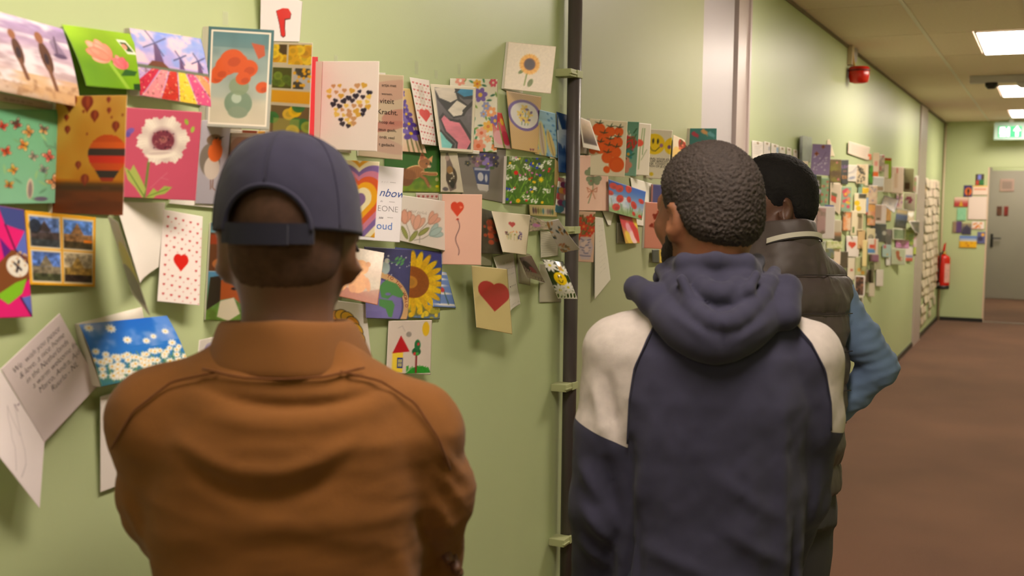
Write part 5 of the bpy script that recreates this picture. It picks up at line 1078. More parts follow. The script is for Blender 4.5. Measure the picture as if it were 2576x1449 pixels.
FAR = [
 ('card', 'grey-green card standing out at the left of the far crowd of cards', [(2018, 341), (2043, 346), (2041, 409), (2018, 405)], ph([(160, 170, 156), (172, 184, 172)], 3)),
 ('card', 'dark painted shadow strip beside the grey-green card', [(2012, 343), (2019, 342), (2019, 407), (2011, 404)], ph([(44, 56, 34), (36, 44, 30)], 3)),  # edge shadow of the grey-green card, built as a dark strip
 ('card', 'cream scrap of card below the grey-green card', (2018, 405, 2033, 429), ph([CRM], 3, bars=[(.7, .2, .9, .6, (120, 116, 120))])),
 ('white_kite_card', 'white pointed card top behind the lavender card', [(2081, 352), (2087, 350), (2100, 394), (2078, 392)], ph([CRM], 2), dict(flat=True), 0.0),
 ('mint_card', 'mint card strip touching the black hair', (2031, 429, 2042, 507), ph([(130, 206, 186)], 2)),
 ('blue_card', 'narrow blue card beside the mint strip', (2041, 435, 2054, 505), ph([(46, 84, 130), (40, 70, 110)], 3, bars=[(0, 0, 1, .12, (120, 110, 60))])),
 ('meadow_photo', 'dark olive photo card with lilac flowers', (2052, 441, 2067, 512), ph([(86, 96, 60), (100, 110, 70)], 6, dots=[(6, (200, 190, 220), .06)])),
 ('butterfly_card', 'sage green card with red butterflies', [(2066, 447), (2091, 448), (2086, 521), (2063, 519)], ph([(120, 156, 120), (110, 146, 110)], 4, dots=[(8, (176, 70, 60), .05), (4, (200, 150, 110), .05)])),
 ('lavender_card', 'lavender card with orange butterflies and white blossom', [(2044, 362), (2091, 364), (2086, 442), (2038, 438)], lambda c: c.grad((166, 146, 190), (146, 126, 172)).noise(3, .05).line([(.3, .3), (.6, .55), (.75, .75)], .012, (110, 90, 120)).dots(26, .05, .15, .9, .65, .012, .026, [(226, 216, 230)]).flower(.58, .92, .06, 4, (150, 84, 50), (90, 50, 40), .4).flower(.26, .68, .07, 4, (160, 90, 50), (90, 50, 40), .4)),
 ('photo_card', 'brown and olive photo card beside the lavender card', (2088, 400, 2117, 459), ph([(130, 110, 70), (150, 140, 70), (110, 86, 70)], 5, dots=[(2, (220, 120, 140), .05)])),
 ('lettered_card', 'navy card with orange and purple block lettering', [(2114, 402), (2135, 402), (2133, 464), (2117, 463)], ph([(34, 34, 60), (30, 30, 52)], 3), dict(text=[('LEK', .1, .66, .17, (150, 100, 170), {}), ('en', .3, .5, .14, (190, 120, 110), {}), ('ERS', .1, .22, .2, (214, 140, 60), {})])),
 ('green_photo', 'bright green photo cards under the tilted cream card', (2133, 391, 2196, 414), ph([(96, 160, 50), (230, 224, 214), (60, 110, 40)], 4), dict(flat=True), -.01),
 ('tilted_card', 'cream handwritten card tilted at the top of the far crowd', [(2135, 355), (2189, 371), (2183, 404), (2133, 386)], lambda c: (c.fill((232, 212, 196)), [c.line([(.15, .75 - .15 * k), (.85, .73 - .15 * k)], .02, (190, 160, 150)) for k in range(4)])),
 ('orange_disc_card', 'small card with an orange disc behind the tilted cream card', (2184, 387, 2193, 402), ph([(226, 220, 206)], 2, dots=[(3, (236, 90, 30), .4)])),
 ('sketch_card', 'white card with loose blue ink lines', [(2134, 414), (2163, 416), (2160, 458), (2133, 456)], lambda c: c.fill((226, 216, 206)).line([(.05, .5), (.4, .6), (.8, .95)], .02, (110, 110, 130)).line([(.05, .45), (.5, .55), (.9, .85)], .015, (120, 120, 140)).ell(.35, .22, .2, .08, (140, 144, 170), .3)),
 ('ink_card', 'cream card spotted with black ink marks', (2155, 413, 2178, 462), ph([(214, 190, 156)], 5, dots=[(34, (56, 50, 50), .05)])),
 ('cream_strip', 'plain cream strip beside the black ink card', (2177, 413, 2185, 467), ph([CRM], 2)),
 ('plant_photo', 'narrow dark photo card with a bright green plant', (2183, 415, 2197, 465), ph([(60, 66, 40), (70, 150, 40)], 4)),
 ('blossom_card', 'tall cream card with pink and orange blossom', (2196, 384, 2212, 444), ph([(226, 204, 180)], 3, bars=[(0, 0, .95, .2, (226, 110, 60)), (.3, .45, .8, .65, (222, 150, 140))])),
 ('scribble_card', 'card with red and grey scribbles beside the pink blossom', (2211, 389, 2226, 431), ph([(206, 186, 166), (150, 130, 120)], 8, bars=[(.6, .85, .95, 1, (180, 40, 40)), (.1, .05, .5, .3, (170, 80, 80))])),
 ('lime_card', 'lime green card with a red top edge', (2224, 397, 2243, 449), ph([(150, 180, 50)], 2, bars=[(0, .88, 1, 1, (180, 60, 40)), (0, 0, .65, .7, (222, 206, 190))])),
 ('sky_photo', 'white-edged photo of pale sky over brown land', (2194, 444, 2225, 482), ph([(206, 206, 212)], 2, frame=(.06, WHT), bars=[(.05, .08, .95, .35, (160, 126, 100))])),
 ('beige_card', 'large plain beige card right of the pale sky photo', (2224, 446, 2246, 484), ph([(206, 184, 164)], 2)),
 ('ribbon_poster', 'grey-pink poster with a red ribbon', (2243, 419, 2274, 486), ph([(204, 180, 164)], 2, bars=[(.4, .76, .52, .96, (180, 60, 50)), (.25, .2, .5, .75, (190, 156, 130))])),
 ('poster_card', 'pale poster with a dark stroke and a brown tortoise', (2272, 423, 2299, 483), ph([(206, 188, 172)], 2, bars=[(.02, .7, .12, .98, (90, 76, 80)), (.2, .12, .65, .4, (120, 80, 70))])),
 ('green_photo', 'small green photo behind the bright white card edge', (2296, 446, 2306, 484), ph([(110, 150, 80), (190, 90, 110)], 5)),
 ('white_card', 'bright white card edge near the second frame', [(2303, 441), (2312, 442), (2308, 489), (2302, 488)], ph([(244, 238, 228)], 2)),
 ('orchid_card', 'white card with a purple orchid near the second frame', (2274, 484, 2303, 530), lambda c: c.fill((228, 216, 210)).flower(.45, .6, .2, 6, (166, 70, 110), (200, 160, 150), .4).ell(.25, .5, .1, .1, (244, 240, 236))),
 ('thistle_card', 'mauve thistle card left of the purple orchid', (2255, 485, 2272, 525), ph([(206, 184, 174)], 3, dots=[(7, (160, 110, 140), .1)], bars=[(.2, .15, .45, .35, (190, 60, 80))])),
 ('sepia_photo', 'dark sepia photo tilted among the far cards', [(2224, 491), (2260, 502), (2250, 537), (2217, 513)], ph([(120, 104, 80), (90, 78, 60), (150, 130, 100)], 4, frame=(.08, (70, 60, 50)))),
 ('yellow_card', 'bright yellow card fragment above a dark card', (2170, 472, 2186, 496), ph([(244, 196, 20)], 2, bars=[(.7, 0, 1, .5, (236, 216, 190))])),
 ('teal_tab', 'small teal card above the yellow butterfly card', (2160, 461, 2170, 490), ph([(136, 170, 150)], 2)),
 ('yellow_butterfly_card', 'cream card with two yellow butterflies', (2150, 486, 2180, 537), ph([(238, 222, 190)], 2, bars=[(.35, .76, .98, 1, (66, 60, 54))], dots=[(2, (236, 196, 10), .14)])),
 ('blue_strip_card', 'slim pale blue strip with a red corner', (2179, 496, 2185, 540), ph([(150, 176, 220)], 2, bars=[(0, 0, 1, .15, (190, 60, 60))])),
 ('blossom_photo', 'pale pink blossom card in the middle of the far crowd', (2184, 466, 2208, 513), ph([(230, 206, 180), (220, 180, 160)], 6, dots=[(6, (150, 130, 160), .05)])),
 ('peach_roses_card', 'peach and orange roses card', (2183, 513, 2203, 567), ph([(236, 190, 160), (232, 160, 70), (226, 140, 110)], 5, dots=[(3, (110, 110, 50), .07)])),
 ('etching_card', 'white card with a small grey etching', (2200, 514, 2230, 562), ph([WHT], 2, bars=[(.1, .15, .6, .95, (190, 166, 146)), (.2, .2, .5, .3, (110, 96, 80))])),
 ('orange_photo', 'narrow orange-brown photo right of the etching', (2228, 522, 2242, 556), ph([(206, 140, 70), (226, 166, 90)], 5)),
 ('landscape_photo', 'landscape photo with blue hills under a cream sky', [(2256, 524), (2285, 529), (2279, 576), (2249, 572)], lambda c: c.grad((96, 90, 76), (110, 126, 170), 0, .7).rect(0, .74, 1, 1, (230, 206, 160), 1, 4).cloud((70, 70, 50), 6, .5, .2, 1, .7, 0, .4)),
 ('bird_card', 'small card with a white bird shape', (2284, 530, 2300, 557), ph([(206, 186, 160)], 2, dots=[(3, (244, 240, 236), .2)])),
 ('night_photo', 'black photo card set like a diamond near the second frame', [(2286, 556), (2315, 556), (2313, 590), (2300, 582)], ph([(50, 44, 46), (90, 76, 60)], 5, frame=(.05, WHT))),
 ('lilac_page', 'lilac-white page with printed text by the vest collar', [(2027, 512), (2063, 514), (2056, 578), (2026, 570)], lambda c: (c.fill((226, 206, 212)), [c.line([(.2, .85 - .1 * k), (.8, .85 - .1 * k)], .015, (180, 160, 170)) for k in range(6)], c.ell(.3, .5, .1, .04, (190, 150, 130)))),
 ('brown_corner_card', 'cream card with a red-brown corner by the vest collar', (2008, 526, 2029, 562), ph([(226, 204, 180)], 2, bars=[(.55, 0, 1, .4, (140, 50, 30))])),
 ('white_mount', 'white mount behind the blue night card', (2054, 518, 2101, 600), ph([(226, 214, 216)], 2)),
 ('pink_grey_photo', 'pink and grey photo left of the blue night card', (2056, 522, 2078, 586), ph([(170, 140, 130), (120, 106, 90), (190, 150, 156)], 4), dict(), .012),
 ('blue_night_card', 'deep blue card with pale specks', (2075, 515, 2098, 587), ph([(46, 66, 150), (40, 60, 140)], 3, dots=[(10, (200, 200, 190), .03)]), dict(), .014),
 ('rose_card', 'cream-edged card with a red rose', [(2089, 459), (2119, 461), (2113, 541), (2087, 519)], ph([(206, 186, 166)], 3, bars=[(0, .28, .55, .5, (200, 30, 30)), (.1, .5, .6, .62, (90, 96, 66))], frame=(.05, (230, 208, 184)))),
 ('flower_painting', 'teal card with pink and yellow painted flowers', (2117, 470, 2142, 531), ph([(140, 170, 146)], 3, dots=[(6, (206, 70, 100), .1), (3, (226, 180, 60), .08), (3, (220, 140, 110), .09)])),
 ('koi_card', 'card with orange fish shapes on pale ground', (2120, 532, 2143, 581), ph([(226, 190, 160), (220, 120, 60)], 5, frame=(.03, (70, 56, 50)))),
 ('sprig_card', 'pale card with a green sprig', (2141, 530, 2157, 592), ph([(226, 210, 180)], 3, bars=[(.3, .1, .6, .35, (90, 120, 60))])),
 ('taupe_card', 'cream card with a taupe panel', (2156, 536, 2172, 580), ph([(232, 212, 176)], 2, bars=[(.2, .1, .8, .9, (150, 126, 100))])),
 ('sunset_photo', 'sunset photo above the red heart card', (2098, 553, 2118, 607), lambda c: c.grad((60, 44, 36), (190, 176, 156), .1, .5).rect(0, .3, 1, .38, (190, 90, 40), .8, 6)),
 ('tan_strip', 'long tan strip of card right of the taupe panel', (2158, 578, 2177, 626), ph([(220, 180, 130)], 2)),
 ('cream_ribbon', 'long cream-yellow strip beside the red heart card', (2171, 604, 2182, 670), ph([(232, 210, 150)], 2), dict(), .03),
 ('red_heart_card', 'white card with one small red heart above the vest shoulder', [(2129, 593), (2163, 595), (2160, 648), (2130, 645)], ph([(234, 220, 216)], 2, heart=(.42, .58, .3, (216, 40, 24)))),
 ('spotted_card', 'grey-white card with green sprigs at the vest shoulder', (2042, 605, 2077, 641), ph([(206, 204, 198)], 2, dots=[(9, (110, 140, 110), .05)])),
 ('lime_photo', 'lime and white photo strip above the vest shoulder', (2079, 605, 2119, 625), ph([(180, 190, 110), (226, 220, 190)], 4)),
 ('blue_olive_photo', 'blue and olive photo at the vest shoulder', (2075, 624, 2099, 650), ph([(96, 110, 120), (120, 116, 70)], 4)),
 ('cream_card', 'plain cream card at the vest shoulder', (2097, 624, 2115, 665), ph([(232, 206, 186)], 2)),
 ('dark_photo', 'dark brown photo card beside the vest shoulder', (2113, 632, 2134, 673), ph([(80, 56, 46), (60, 40, 36)], 6)),
 ('berry_card', 'pale card with a small red berry beside the dark photo', (2133, 648, 2151, 704), ph([(228, 212, 192)], 2, bars=[(.4, .4, .75, .5, (190, 80, 70))])),
 ('blossom_photo', 'soft green photo with one orange blossom', (2152, 646, 2181, 693), ph([(176, 180, 130), (196, 190, 150)], 4, dots=[(2, (206, 150, 50), .12)])),
 ('leaf_polaroid', 'white-edged photo of brown leaves', (2150, 693, 2176, 745), ph([(110, 76, 60), (170, 120, 90), (60, 44, 40)], 9, frame=(.05, WHT))),
 ('small_polaroid', 'white-edged dark photo below the brown leaves', (2152, 745, 2172, 780), ph([(60, 60, 46), (90, 84, 60)], 5, frame=(.1, WHT))),
 ('ribbon_photo', 'dark navy photo with a silver ribbon', (2191, 562, 2230, 608), ph([(44, 42, 70), (80, 70, 76)], 4, dots=[(2, (190, 186, 186), .12)]), dict(), .0),
 ('bust_card', 'cream card with a grey egg-shaped stone', (2181, 574, 2202, 622), lambda c: c.fill((232, 214, 176)).ell(.5, .5, .15, .18, (130, 116, 100)).ell(.45, .55, .08, .1, (170, 156, 136)).rect(.1, .05, .9, .12, (206, 180, 100)), dict(), .02),
 ('flag_card', 'card with red, blue and white blocks', (2184, 600, 2210, 640), ph([(232, 216, 206)], 2, bars=[(0, .1, .7, .35, (60, 130, 200)), (.15, .4, .7, .62, (220, 50, 40)), (.6, .3, .75, 1, (220, 110, 90))]), dict(), .04),
 ('purple_card', 'purple card under the red, blue and white blocks', (2189, 640, 2211, 658), ph([(150, 80, 130)], 2)),
 ('dusk_photo', 'dusky purple photo right of the silver ribbon', (2228, 576, 2244, 616), ph([(110, 90, 110), (180, 140, 120), (70, 60, 80)], 4)),
 ('forest_photo', 'white-edged misty green photo', (2246, 574, 2279, 603), ph([(130, 146, 116), (100, 120, 96)], 4, frame=(.08, WHT))),
 ('plant_card', 'card filled with a bright green plant', (2278, 580, 2299, 617), ph([(110, 150, 50), (80, 120, 40), (160, 170, 60)], 6)),
 ('orchid_strip', 'magenta orchid strip above the red squirrel card', (2254, 603, 2287, 624), ph([(206, 150, 190), (190, 90, 170)], 6)),
 ('squirrel_card', 'sage card with a red-brown squirrel', (2243, 624, 2279, 665), lambda c: c.fill((178, 186, 160)).ell(.42, .72, .12, .14, (166, 66, 40)).ell(.45, .5, .1, .2, (170, 70, 44), .3).ell(.62, .35, .14, .12, (160, 64, 40)).ell(.7, .35, .05, .07, (226, 210, 200)).frame(.06, (206, 206, 186))),
 ('striped_card', 'card striped white, blue and red beside the squirrel', (2278, 621, 2297, 657), ph([(232, 220, 220)], 2, bars=[(0, 0, 1, .24, (200, 66, 50)), (0, .28, 1, .42, (110, 120, 180))])),
 ('pale_blue_card', 'pale blue card with a small red flower', (2220, 615, 2242, 647), ph([(176, 200, 204)], 2, bars=[(.15, .7, .4, .95, (200, 60, 90)), (.5, .15, .65, .3, (220, 170, 80))])),
 ('pale_floral_card', 'pale lilac flowered card beside the second frame', (2298, 592, 2313, 622), ph([(222, 206, 206)], 3, dots=[(5, (206, 140, 170), .07)])),
 ('lime_tab', 'small lime card on the second frame', (2298, 622, 2308, 640), ph([(190, 206, 80)], 3)),
 ('paper_strip', 'white paper tab below the pale blue card', (2229, 648, 2240, 668), ph([(236, 230, 230)], 2)),
 ('paper_strip', 'grey paper strip hanging below the purple card', (2188, 660, 2200, 712), ph([(196, 188, 168), (170, 160, 146)], 3)),
 ('paper_strip', 'olive paper strip hanging below the bust card', (2200, 655, 2215, 680), ph([(176, 168, 140)], 3)),
 ('paper_strip', 'lowest pale paper strip right of the brown leaves photo', (2186, 710, 2201, 746), ph([(222, 206, 190)], 3)),
 ('paper_strip', 'bright white paper strip hanging lowest on the right', (2205, 678, 2223, 720), ph([(236, 222, 220)], 3)),
 ('paper_strip', 'pale paper strip between the brown leaves photo and the grey strip', (2177, 678, 2189, 710), ph([(226, 212, 196)], 3)),
 ('paper_strip', 'grey-green paper strip beside the lowest pale strip', (2176, 712, 2187, 738), ph([(190, 190, 160)], 3)),
]
for row in FAR:
    nm, lb, px, art = row[:4]
    kw = row[4] if len(row) > 4 else {}
    far(nm, lb, px, art, row[5] if len(row) > 5 else 0.006, **kw)

# sheets covering the last stretch of wall before the corner
rr = random.Random(5)
ya_, yb_ = Y_F1 + 0.22, ENDY - 0.3
NC, NR = 6, 17
ORD = ['first', 'second', 'third', 'fourth', 'fifth', 'sixth', 'seventh', 'eighth', 'ninth', 'tenth', 'eleventh', 'twelfth', 'thirteenth', 'fourteenth', 'fifteenth', 'sixteenth', 'seventeenth']
for c_ in range(NC):
    for r_i in range(NR):
        if r_i > 12 and rr.random() < .35: continue
        yy = ya_ + (yb_ - ya_) * c_ / NC + rr.uniform(-.02, .02); ww = (yb_ - ya_) / NC * .94
        zt = 1.86 - r_i * .107 + rr.uniform(-.012, .012); hh = .115 * rr.uniform(.9, 1.05)
        if zt - hh < 0.12: continue
        x0 = WALLX + 0.007 + .001 * (r_i % 3); tilt = rr.uniform(.004, .02)
        P = [(x0, yy, zt), (x0, yy + ww, zt), (x0 + tilt, yy + ww, zt - hh), (x0 + tilt, yy, zt - hh)]
        tone = rr.uniform(.9, 1.0)
        mk = rr.random()
        def art(c, tone=tone, mk=mk):
            c.fill((236 * tone, 218 * tone, 196 * tone)); c.noise(3, .05)
            if mk < .3: c.rect(.1, .2, .3, .7, (130, 116, 100), .7)
            elif mk < .4: c.rect(.5, .3, .7, .8, (206, 150, 150), .7)
            elif mk < .6: c.rect(.2, .4, .8, .5, (190, 176, 150), .7)
        card('paper_sheet', 'white sheet before the far corner, %s row from the top, %s column from the frame' % (ORD[r_i], ORD[c_]), [(0, 0), (12, 0), (12, 18), (0, 18)], art, P=P, back=False, group='white sheets tiled on the last stretch of wall', cell=3)
card('sunflower_card', 'small sunflower card above the block of white sheets', [(2315, 455), (2330, 457), (2329, 492), (2315, 490)], lambda c: c.fill((110, 106, 130)).rect(0, 0, 1, .8, (226, 170, 20)).ell(.5, .5, .3, .24, (236, 186, 20)).ell(.5, .5, .17, .15, (190, 90, 20)), 0.012, back=False, lam=.0006)

# cards on the end wall and notices on the grey door
GE = 'cards on the end wall'
def endcard(name, label, x0, y0, x1, y1, art, Y=None, g=GE):
    Y = Y or ENDY - 0.006
    P = [on_y(x0, y0, Y), on_y(x1, y0, Y), on_y(x1, y1, Y - .006), on_y(x0, y1, Y - .006)]
    P[1][2] = P[0][2]; P[3][2] = P[2][2]; P[3][0] = P[0][0]; P[2][0] = P[1][0]
    return card(name, label, [(x0, y0), (x1, y0), (x1, y1), (x0, y1)], art, P=P, back=False, group=g, cell=1.5)
endcard('card', 'dark card with blue, green and red blocks, highest on the end wall', 2455, 438, 2476, 466, ph([(70, 56, 46)], 2, bars=[(.25, .5, .65, .95, (120, 130, 220)), (.45, 0, 1, .5, (50, 120, 60)), (0, 0, .4, .45, (180, 60, 46))]))
endcard('card', 'navy card with an orange arch on the end wall', 2425, 466, 2446, 495, lambda c: c.fill((60, 50, 110)).ell(.55, .45, .3, .36, (226, 110, 40)).ell(.55, .5, .12, .2, (60, 30, 26)).rect(.48, 0, .62, .4, (60, 30, 26)))
endcard('card', 'white card with orange wording on the end wall', 2447, 467, 2485, 491, ph([(232, 210, 196)], 2, bars=[(0, .88, 1, 1, (240, 190, 80)), (.1, .55, .9, .68, (220, 130, 90))]))
endcard('card', 'red and yellow tulip field card on the end wall', 2401, 496, 2436, 520, lambda c: c.grad((180, 60, 60), (226, 196, 180), .3, .8).poly([(.35, 0), (.5, .75), (.65, 0)], (206, 160, 40)))
endcard('paper_sheet', 'large white sheet in the middle of the end wall cards', 2437, 494, 2483, 553, ph([(232, 214, 206)], 2))
endcard('card', 'mint green card on the end wall', 2408, 523, 2431, 555, ph([(136, 200, 160), (150, 206, 170)], 5))
endcard('card', 'purple and beige card on the end wall', 2397, 557, 2420, 586, ph([(92, 66, 120)], 2, bars=[(0, 0, .4, 1, (150, 126, 100))]))
endcard('card', 'dusky castle photo on the end wall', 2421, 561, 2444, 590, lambda c: c.grad((70, 66, 96), (170, 156, 116), .3, 1).ell(.5, .4, .3, .35, (60, 56, 80)).rect(.42, .5, .58, .85, (70, 66, 90)))
endcard('card', 'white card with orange flowers on the end wall', 2445, 557, 2476, 577, ph([(236, 220, 216)], 2, dots=[(9, (222, 140, 50), .14), (4, (206, 90, 40), .1)]))
endcard('card', 'blue card with a yellow moon on the end wall', 2459, 583, 2479, 613, lambda c: c.fill((96, 100, 150)).ell(.4, .4, .22, .2, (60, 56, 90)).ell(.7, .75, .13, .13, (244, 176, 40)))
endcard('card', 'wide sunflower field card lowest on the end wall', 2414, 593, 2458, 624, lambda c: c.grad((214, 210, 206), (80, 120, 200), .55, .95).rect(0, 0, 1, .55, (234, 180, 10)).dots(10, 0, .05, 1, .5, .04, .08, [(180, 100, 20), (226, 160, 20)]))
GD = 'notices on the grey door'
endcard('framed_notice', 'pale framed notice high on the grey door', 2516, 450, 2552, 482, ph([(170, 140, 130)], 2, bars=[(.15, .2, .85, .8, (140, 120, 112))]), FARY - .064, GD)
endcard('sticker', 'dark brown sticker on the grey door', 2508, 519, 2521, 542, ph([(110, 66, 46), (80, 50, 40)], 5), FARY - .064, GD)
endcard('sticker', 'dark red sticker on the grey door', 2526, 519, 2537, 543, ph([(130, 40, 34), (110, 34, 30)], 5), FARY - .064, GD)
# ================================================================== sculpting: distance fields to meshes
def smin(a, b, k):
    if k <= 0: return np.minimum(a, b)
    h = np.clip(.5 + .5 * (b - a) / k, 0, 1); return b * (1 - h) + a * h - k * h * (1 - h)

class Vol:
    def __init__(s, lo, hi, h):
        s.lo, s.h = np.array(lo, float), h
        n = np.ceil((np.array(hi) - s.lo) / h).astype(int) + 1
        s.ax = [s.lo[i] + h * np.arange(n[i]) for i in range(3)]
        s.f = np.full(tuple(n), 0.3, np.float32); s.T = None
    def frame(s, M=None): s.T = np.linalg.inv(np.array(M)) if M is not None else None; s.TM = np.array(M) if M is not None else None; return s
    def _sl(s, lo, hi):
        if s.T is not None:
            c = np.array([[x, y, z, 1] for x in (lo[0], hi[0]) for y in (lo[1], hi[1]) for z in (lo[2], hi[2])]) @ s.TM.T
            lo, hi = c[:, :3].min(0), c[:, :3].max(0)
        sl = []
        for i in range(3):
            a = int(np.clip((lo[i] - s.lo[i]) / s.h - 1, 0, len(s.ax[i]))); b = int(np.clip((hi[i] - s.lo[i]) / s.h + 2, 0, len(s.ax[i]))); sl.append(slice(a, b))
        X, Y, Z = s.ax[0][sl[0]][:, None, None], s.ax[1][sl[1]][None, :, None], s.ax[2][sl[2]][None, None, :]
        if s.T is not None:
            T = s.T; X, Y, Z = (T[0, 0] * X + T[0, 1] * Y + T[0, 2] * Z + T[0, 3], T[1, 0] * X + T[1, 1] * Y + T[1, 2] * Z + T[1, 3], T[2, 0] * X + T[2, 1] * Y + T[2, 2] * Z + T[2, 3])
        return tuple(sl), X, Y, Z
    def put(s, fn, lo, hi, k=0.02, cut=False, isect=False):
        m = k + 3 * s.h
        sl, X, Y, Z = s._sl(np.array(lo) - m, np.array(hi) + m)
        if any(q.stop <= q.start for q in sl): return s
        d = fn(X, Y, Z)
        if cut: s.f[sl] = -smin(-s.f[sl], d, k)
        else: s.f[sl] = smin(s.f[sl], d, k)
        return s
    def keep(s, fn, k=0.0):                     # intersect everywhere
        X, Y, Z = s.ax[0][:, None, None], s.ax[1][None, :, None], s.ax[2][None, None, :]
        if s.T is not None:
            T = s.T; X, Y, Z = (T[0, 0] * X + T[0, 1] * Y + T[0, 2] * Z + T[0, 3], T[1, 0] * X + T[1, 1] * Y + T[1, 2] * Z + T[1, 3], T[2, 0] * X + T[2, 1] * Y + T[2, 2] * Z + T[2, 3])
        s.f = -smin(-s.f, -fn(X, Y, Z), k); return s
    def cap(s, a, b, ra, rb=None, k=0.02, cut=False, sq=(1, 1, 1)):
        a, b = np.array(a, float), np.array(b, float); rb = ra if rb is None else rb; r = max(ra, rb); d = b - a; dd = d.dot(d) + 1e-9
        def fn(X, Y, Z):
            t = np.clip(((X - a[0]) * d[0] + (Y - a[1]) * d[1] + (Z - a[2]) * d[2]) / dd, 0, 1)
            return np.sqrt(((X - a[0] - t * d[0]) / sq[0]) ** 2 + ((Y - a[1] - t * d[1]) / sq[1]) ** 2 + ((Z - a[2] - t * d[2]) / sq[2]) ** 2) - (ra + (rb - ra) * t)
        return s.put(fn, np.minimum(a, b) - r * max(sq), np.maximum(a, b) + r * max(sq), k, cut)
    def path(s, pts, rr, k=0.02, sq=(1, 1, 1)):
        for i in range(len(pts) - 1): s.cap(pts[i], pts[i + 1], rr[i], rr[i + 1], k, False, sq)
        return s
    def ell(s, c, r, k=0.02, cut=False, rot=None):
        c, r = np.array(c, float), np.array(r, float)
        R = np.array(rot.to_matrix()) if rot is not None else np.eye(3)
        def fn(X, Y, Z):
            x, y, z = X - c[0], Y - c[1], Z - c[2]
            q = [R[0, i] * x + R[1, i] * y + R[2, i] * z for i in range(3)]
            k0 = np.sqrt(sum((q[i] / r[i]) ** 2 for i in range(3))); k1 = np.sqrt(sum((q[i] / r[i] ** 2) ** 2 for i in range(3))) + 1e-9
            return k0 * (k0 - 1) / k1
        return s.put(fn, c - r.max(), c + r.max(), k, cut)
    def loft(s, secs, k=0.02, p=2.3, cap_lo=True, cap_hi=True):
        """secs: (z, cx, cy, rx, ry) rising"""
        S = np.array(secs, float); z0, z1 = S[0, 0], S[-1, 0]
        def fn(X, Y, Z):
            zz = np.clip(Z, z0, z1)
            g = lambda i: np.interp(zz.ravel(), S[:, 0], S[:, i]).reshape(zz.shape)
            cx, cy, rx, ry = g(1), g(2), g(3), g(4)
            q = (np.abs((X - cx) / rx) ** p + np.abs((Y - cy) / ry) ** p) ** (1 / p)
            d = (q - 1) * np.minimum(rx, ry)
            e = np.maximum(z0 - Z if cap_lo else -9, Z - z1 if cap_hi else -9)
            return np.maximum(d, e + 0 * d)
        m = S[:, 3:].max() + np.abs(S[:, 1:3]).max()
        return s.put(fn, (-m, -m, z0), (m, m, z1), k)
    def mesh(s):
        f = s.f; ins = f < 0
        n = np.array(f.shape) - 1
        cnt = np.zeros(n, np.int8); acc = np.zeros(tuple(n) + (3,), np.float32)
        sub = lambda A, o: A[o[0]:o[0] + n[0], o[1]:o[1] + n[1], o[2]:o[2] + n[2]]
        corners = [(i, j, k) for i in (0, 1) for j in (0, 1) for k in (0, 1)]
        tot = sum(sub(ins, c).astype(np.int8) for c in corners); act = (tot > 0) & (tot < 8)
        ids = np.argwhere(act); I = ids.T
        val = {c: f[I[0] + c[0], I[1] + c[1], I[2] + c[2]] for c in corners}
        P = np.zeros((len(ids), 3)); N = np.zeros(len(ids))
        for a in corners:
            for ax in range(3):
                if a[ax]: continue
                b = list(a); b[ax] = 1; b = tuple(b)
                va, vb = val[a], val[b]; m = (va < 0) != (vb < 0)
                t = va / np.where(m, va - vb, 1); 
                pt = np.tile(np.array(a, float), (len(ids), 1)); pt[:, ax] = t
                P += pt * m[:, None]; N += m
        V = (ids + P / N[:, None]) * s.h + s.lo
        lut = np.full(tuple(n), -1, np.int64); lut[I[0], I[1], I[2]] = np.arange(len(ids))
        F = []
        for ax in range(3):
            o = [slice(None)] * 3; o2 = [slice(None)] * 3; o[ax] = slice(0, -1); o2[ax] = slice(1, None)
            A, B = ins[tuple(o)], ins[tuple(o2)]; e = np.argwhere(A != B)
            u, v = [q for q in range(3) if q != ax]
            ok = (e[:, u] > 0) & (e[:, v] > 0) & (e[:, u] < n[u]) & (e[:, v] < n[v]); e = e[ok]
            du, dv = np.eye(3, dtype=int)[u], np.eye(3, dtype=int)[v]
            q = [e - du - dv, e - dv, e, e - du]
            qi = np.stack([lut[c[:, 0], c[:, 1], c[:, 2]] for c in q], 1)
            flip = A[e[:, 0], e[:, 1], e[:, 2]]
            if ax == 1: flip = ~flip
            qi = np.where(flip[:, None], qi, qi[:, ::-1]); F.append(qi)
        F = np.concatenate(F); F = F[(F >= 0).all(1)]
        return V, F

def vnormals(V, F):
    a, b, c = V[F[:, 0]], V[F[:, 1]], V[F[:, 2]]
    n = np.cross(b - a, c - a)
    if F.shape[1] == 4: n = n + np.cross(c - a, V[F[:, 3]] - a)
    N = np.zeros_like(V)
    for i in range(F.shape[1]): np.add.at(N, F[:, i], n)
    return N / (np.linalg.norm(N, axis=1, keepdims=True) + 1e-12)

def smooth(V, F, it=2, lam=.5):
    for _ in range(it):
        S = np.zeros_like(V); C = np.zeros(len(V))
        for i in range(F.shape[1]):
            j = F[:, (i + 1) % F.shape[1]]; np.add.at(S, F[:, i], V[j]); np.add.at(C, F[:, i], 1); np.add.at(S, j, V[F[:, i]]); np.add.at(C, j, 1)
        V = V + lam * (S / np.maximum(C, 1)[:, None] - V)
    return V

def tris(F): return np.concatenate([F[:, [0, 1, 2]], F[:, [0, 2, 3]]]) if F.shape[1] == 4 else F

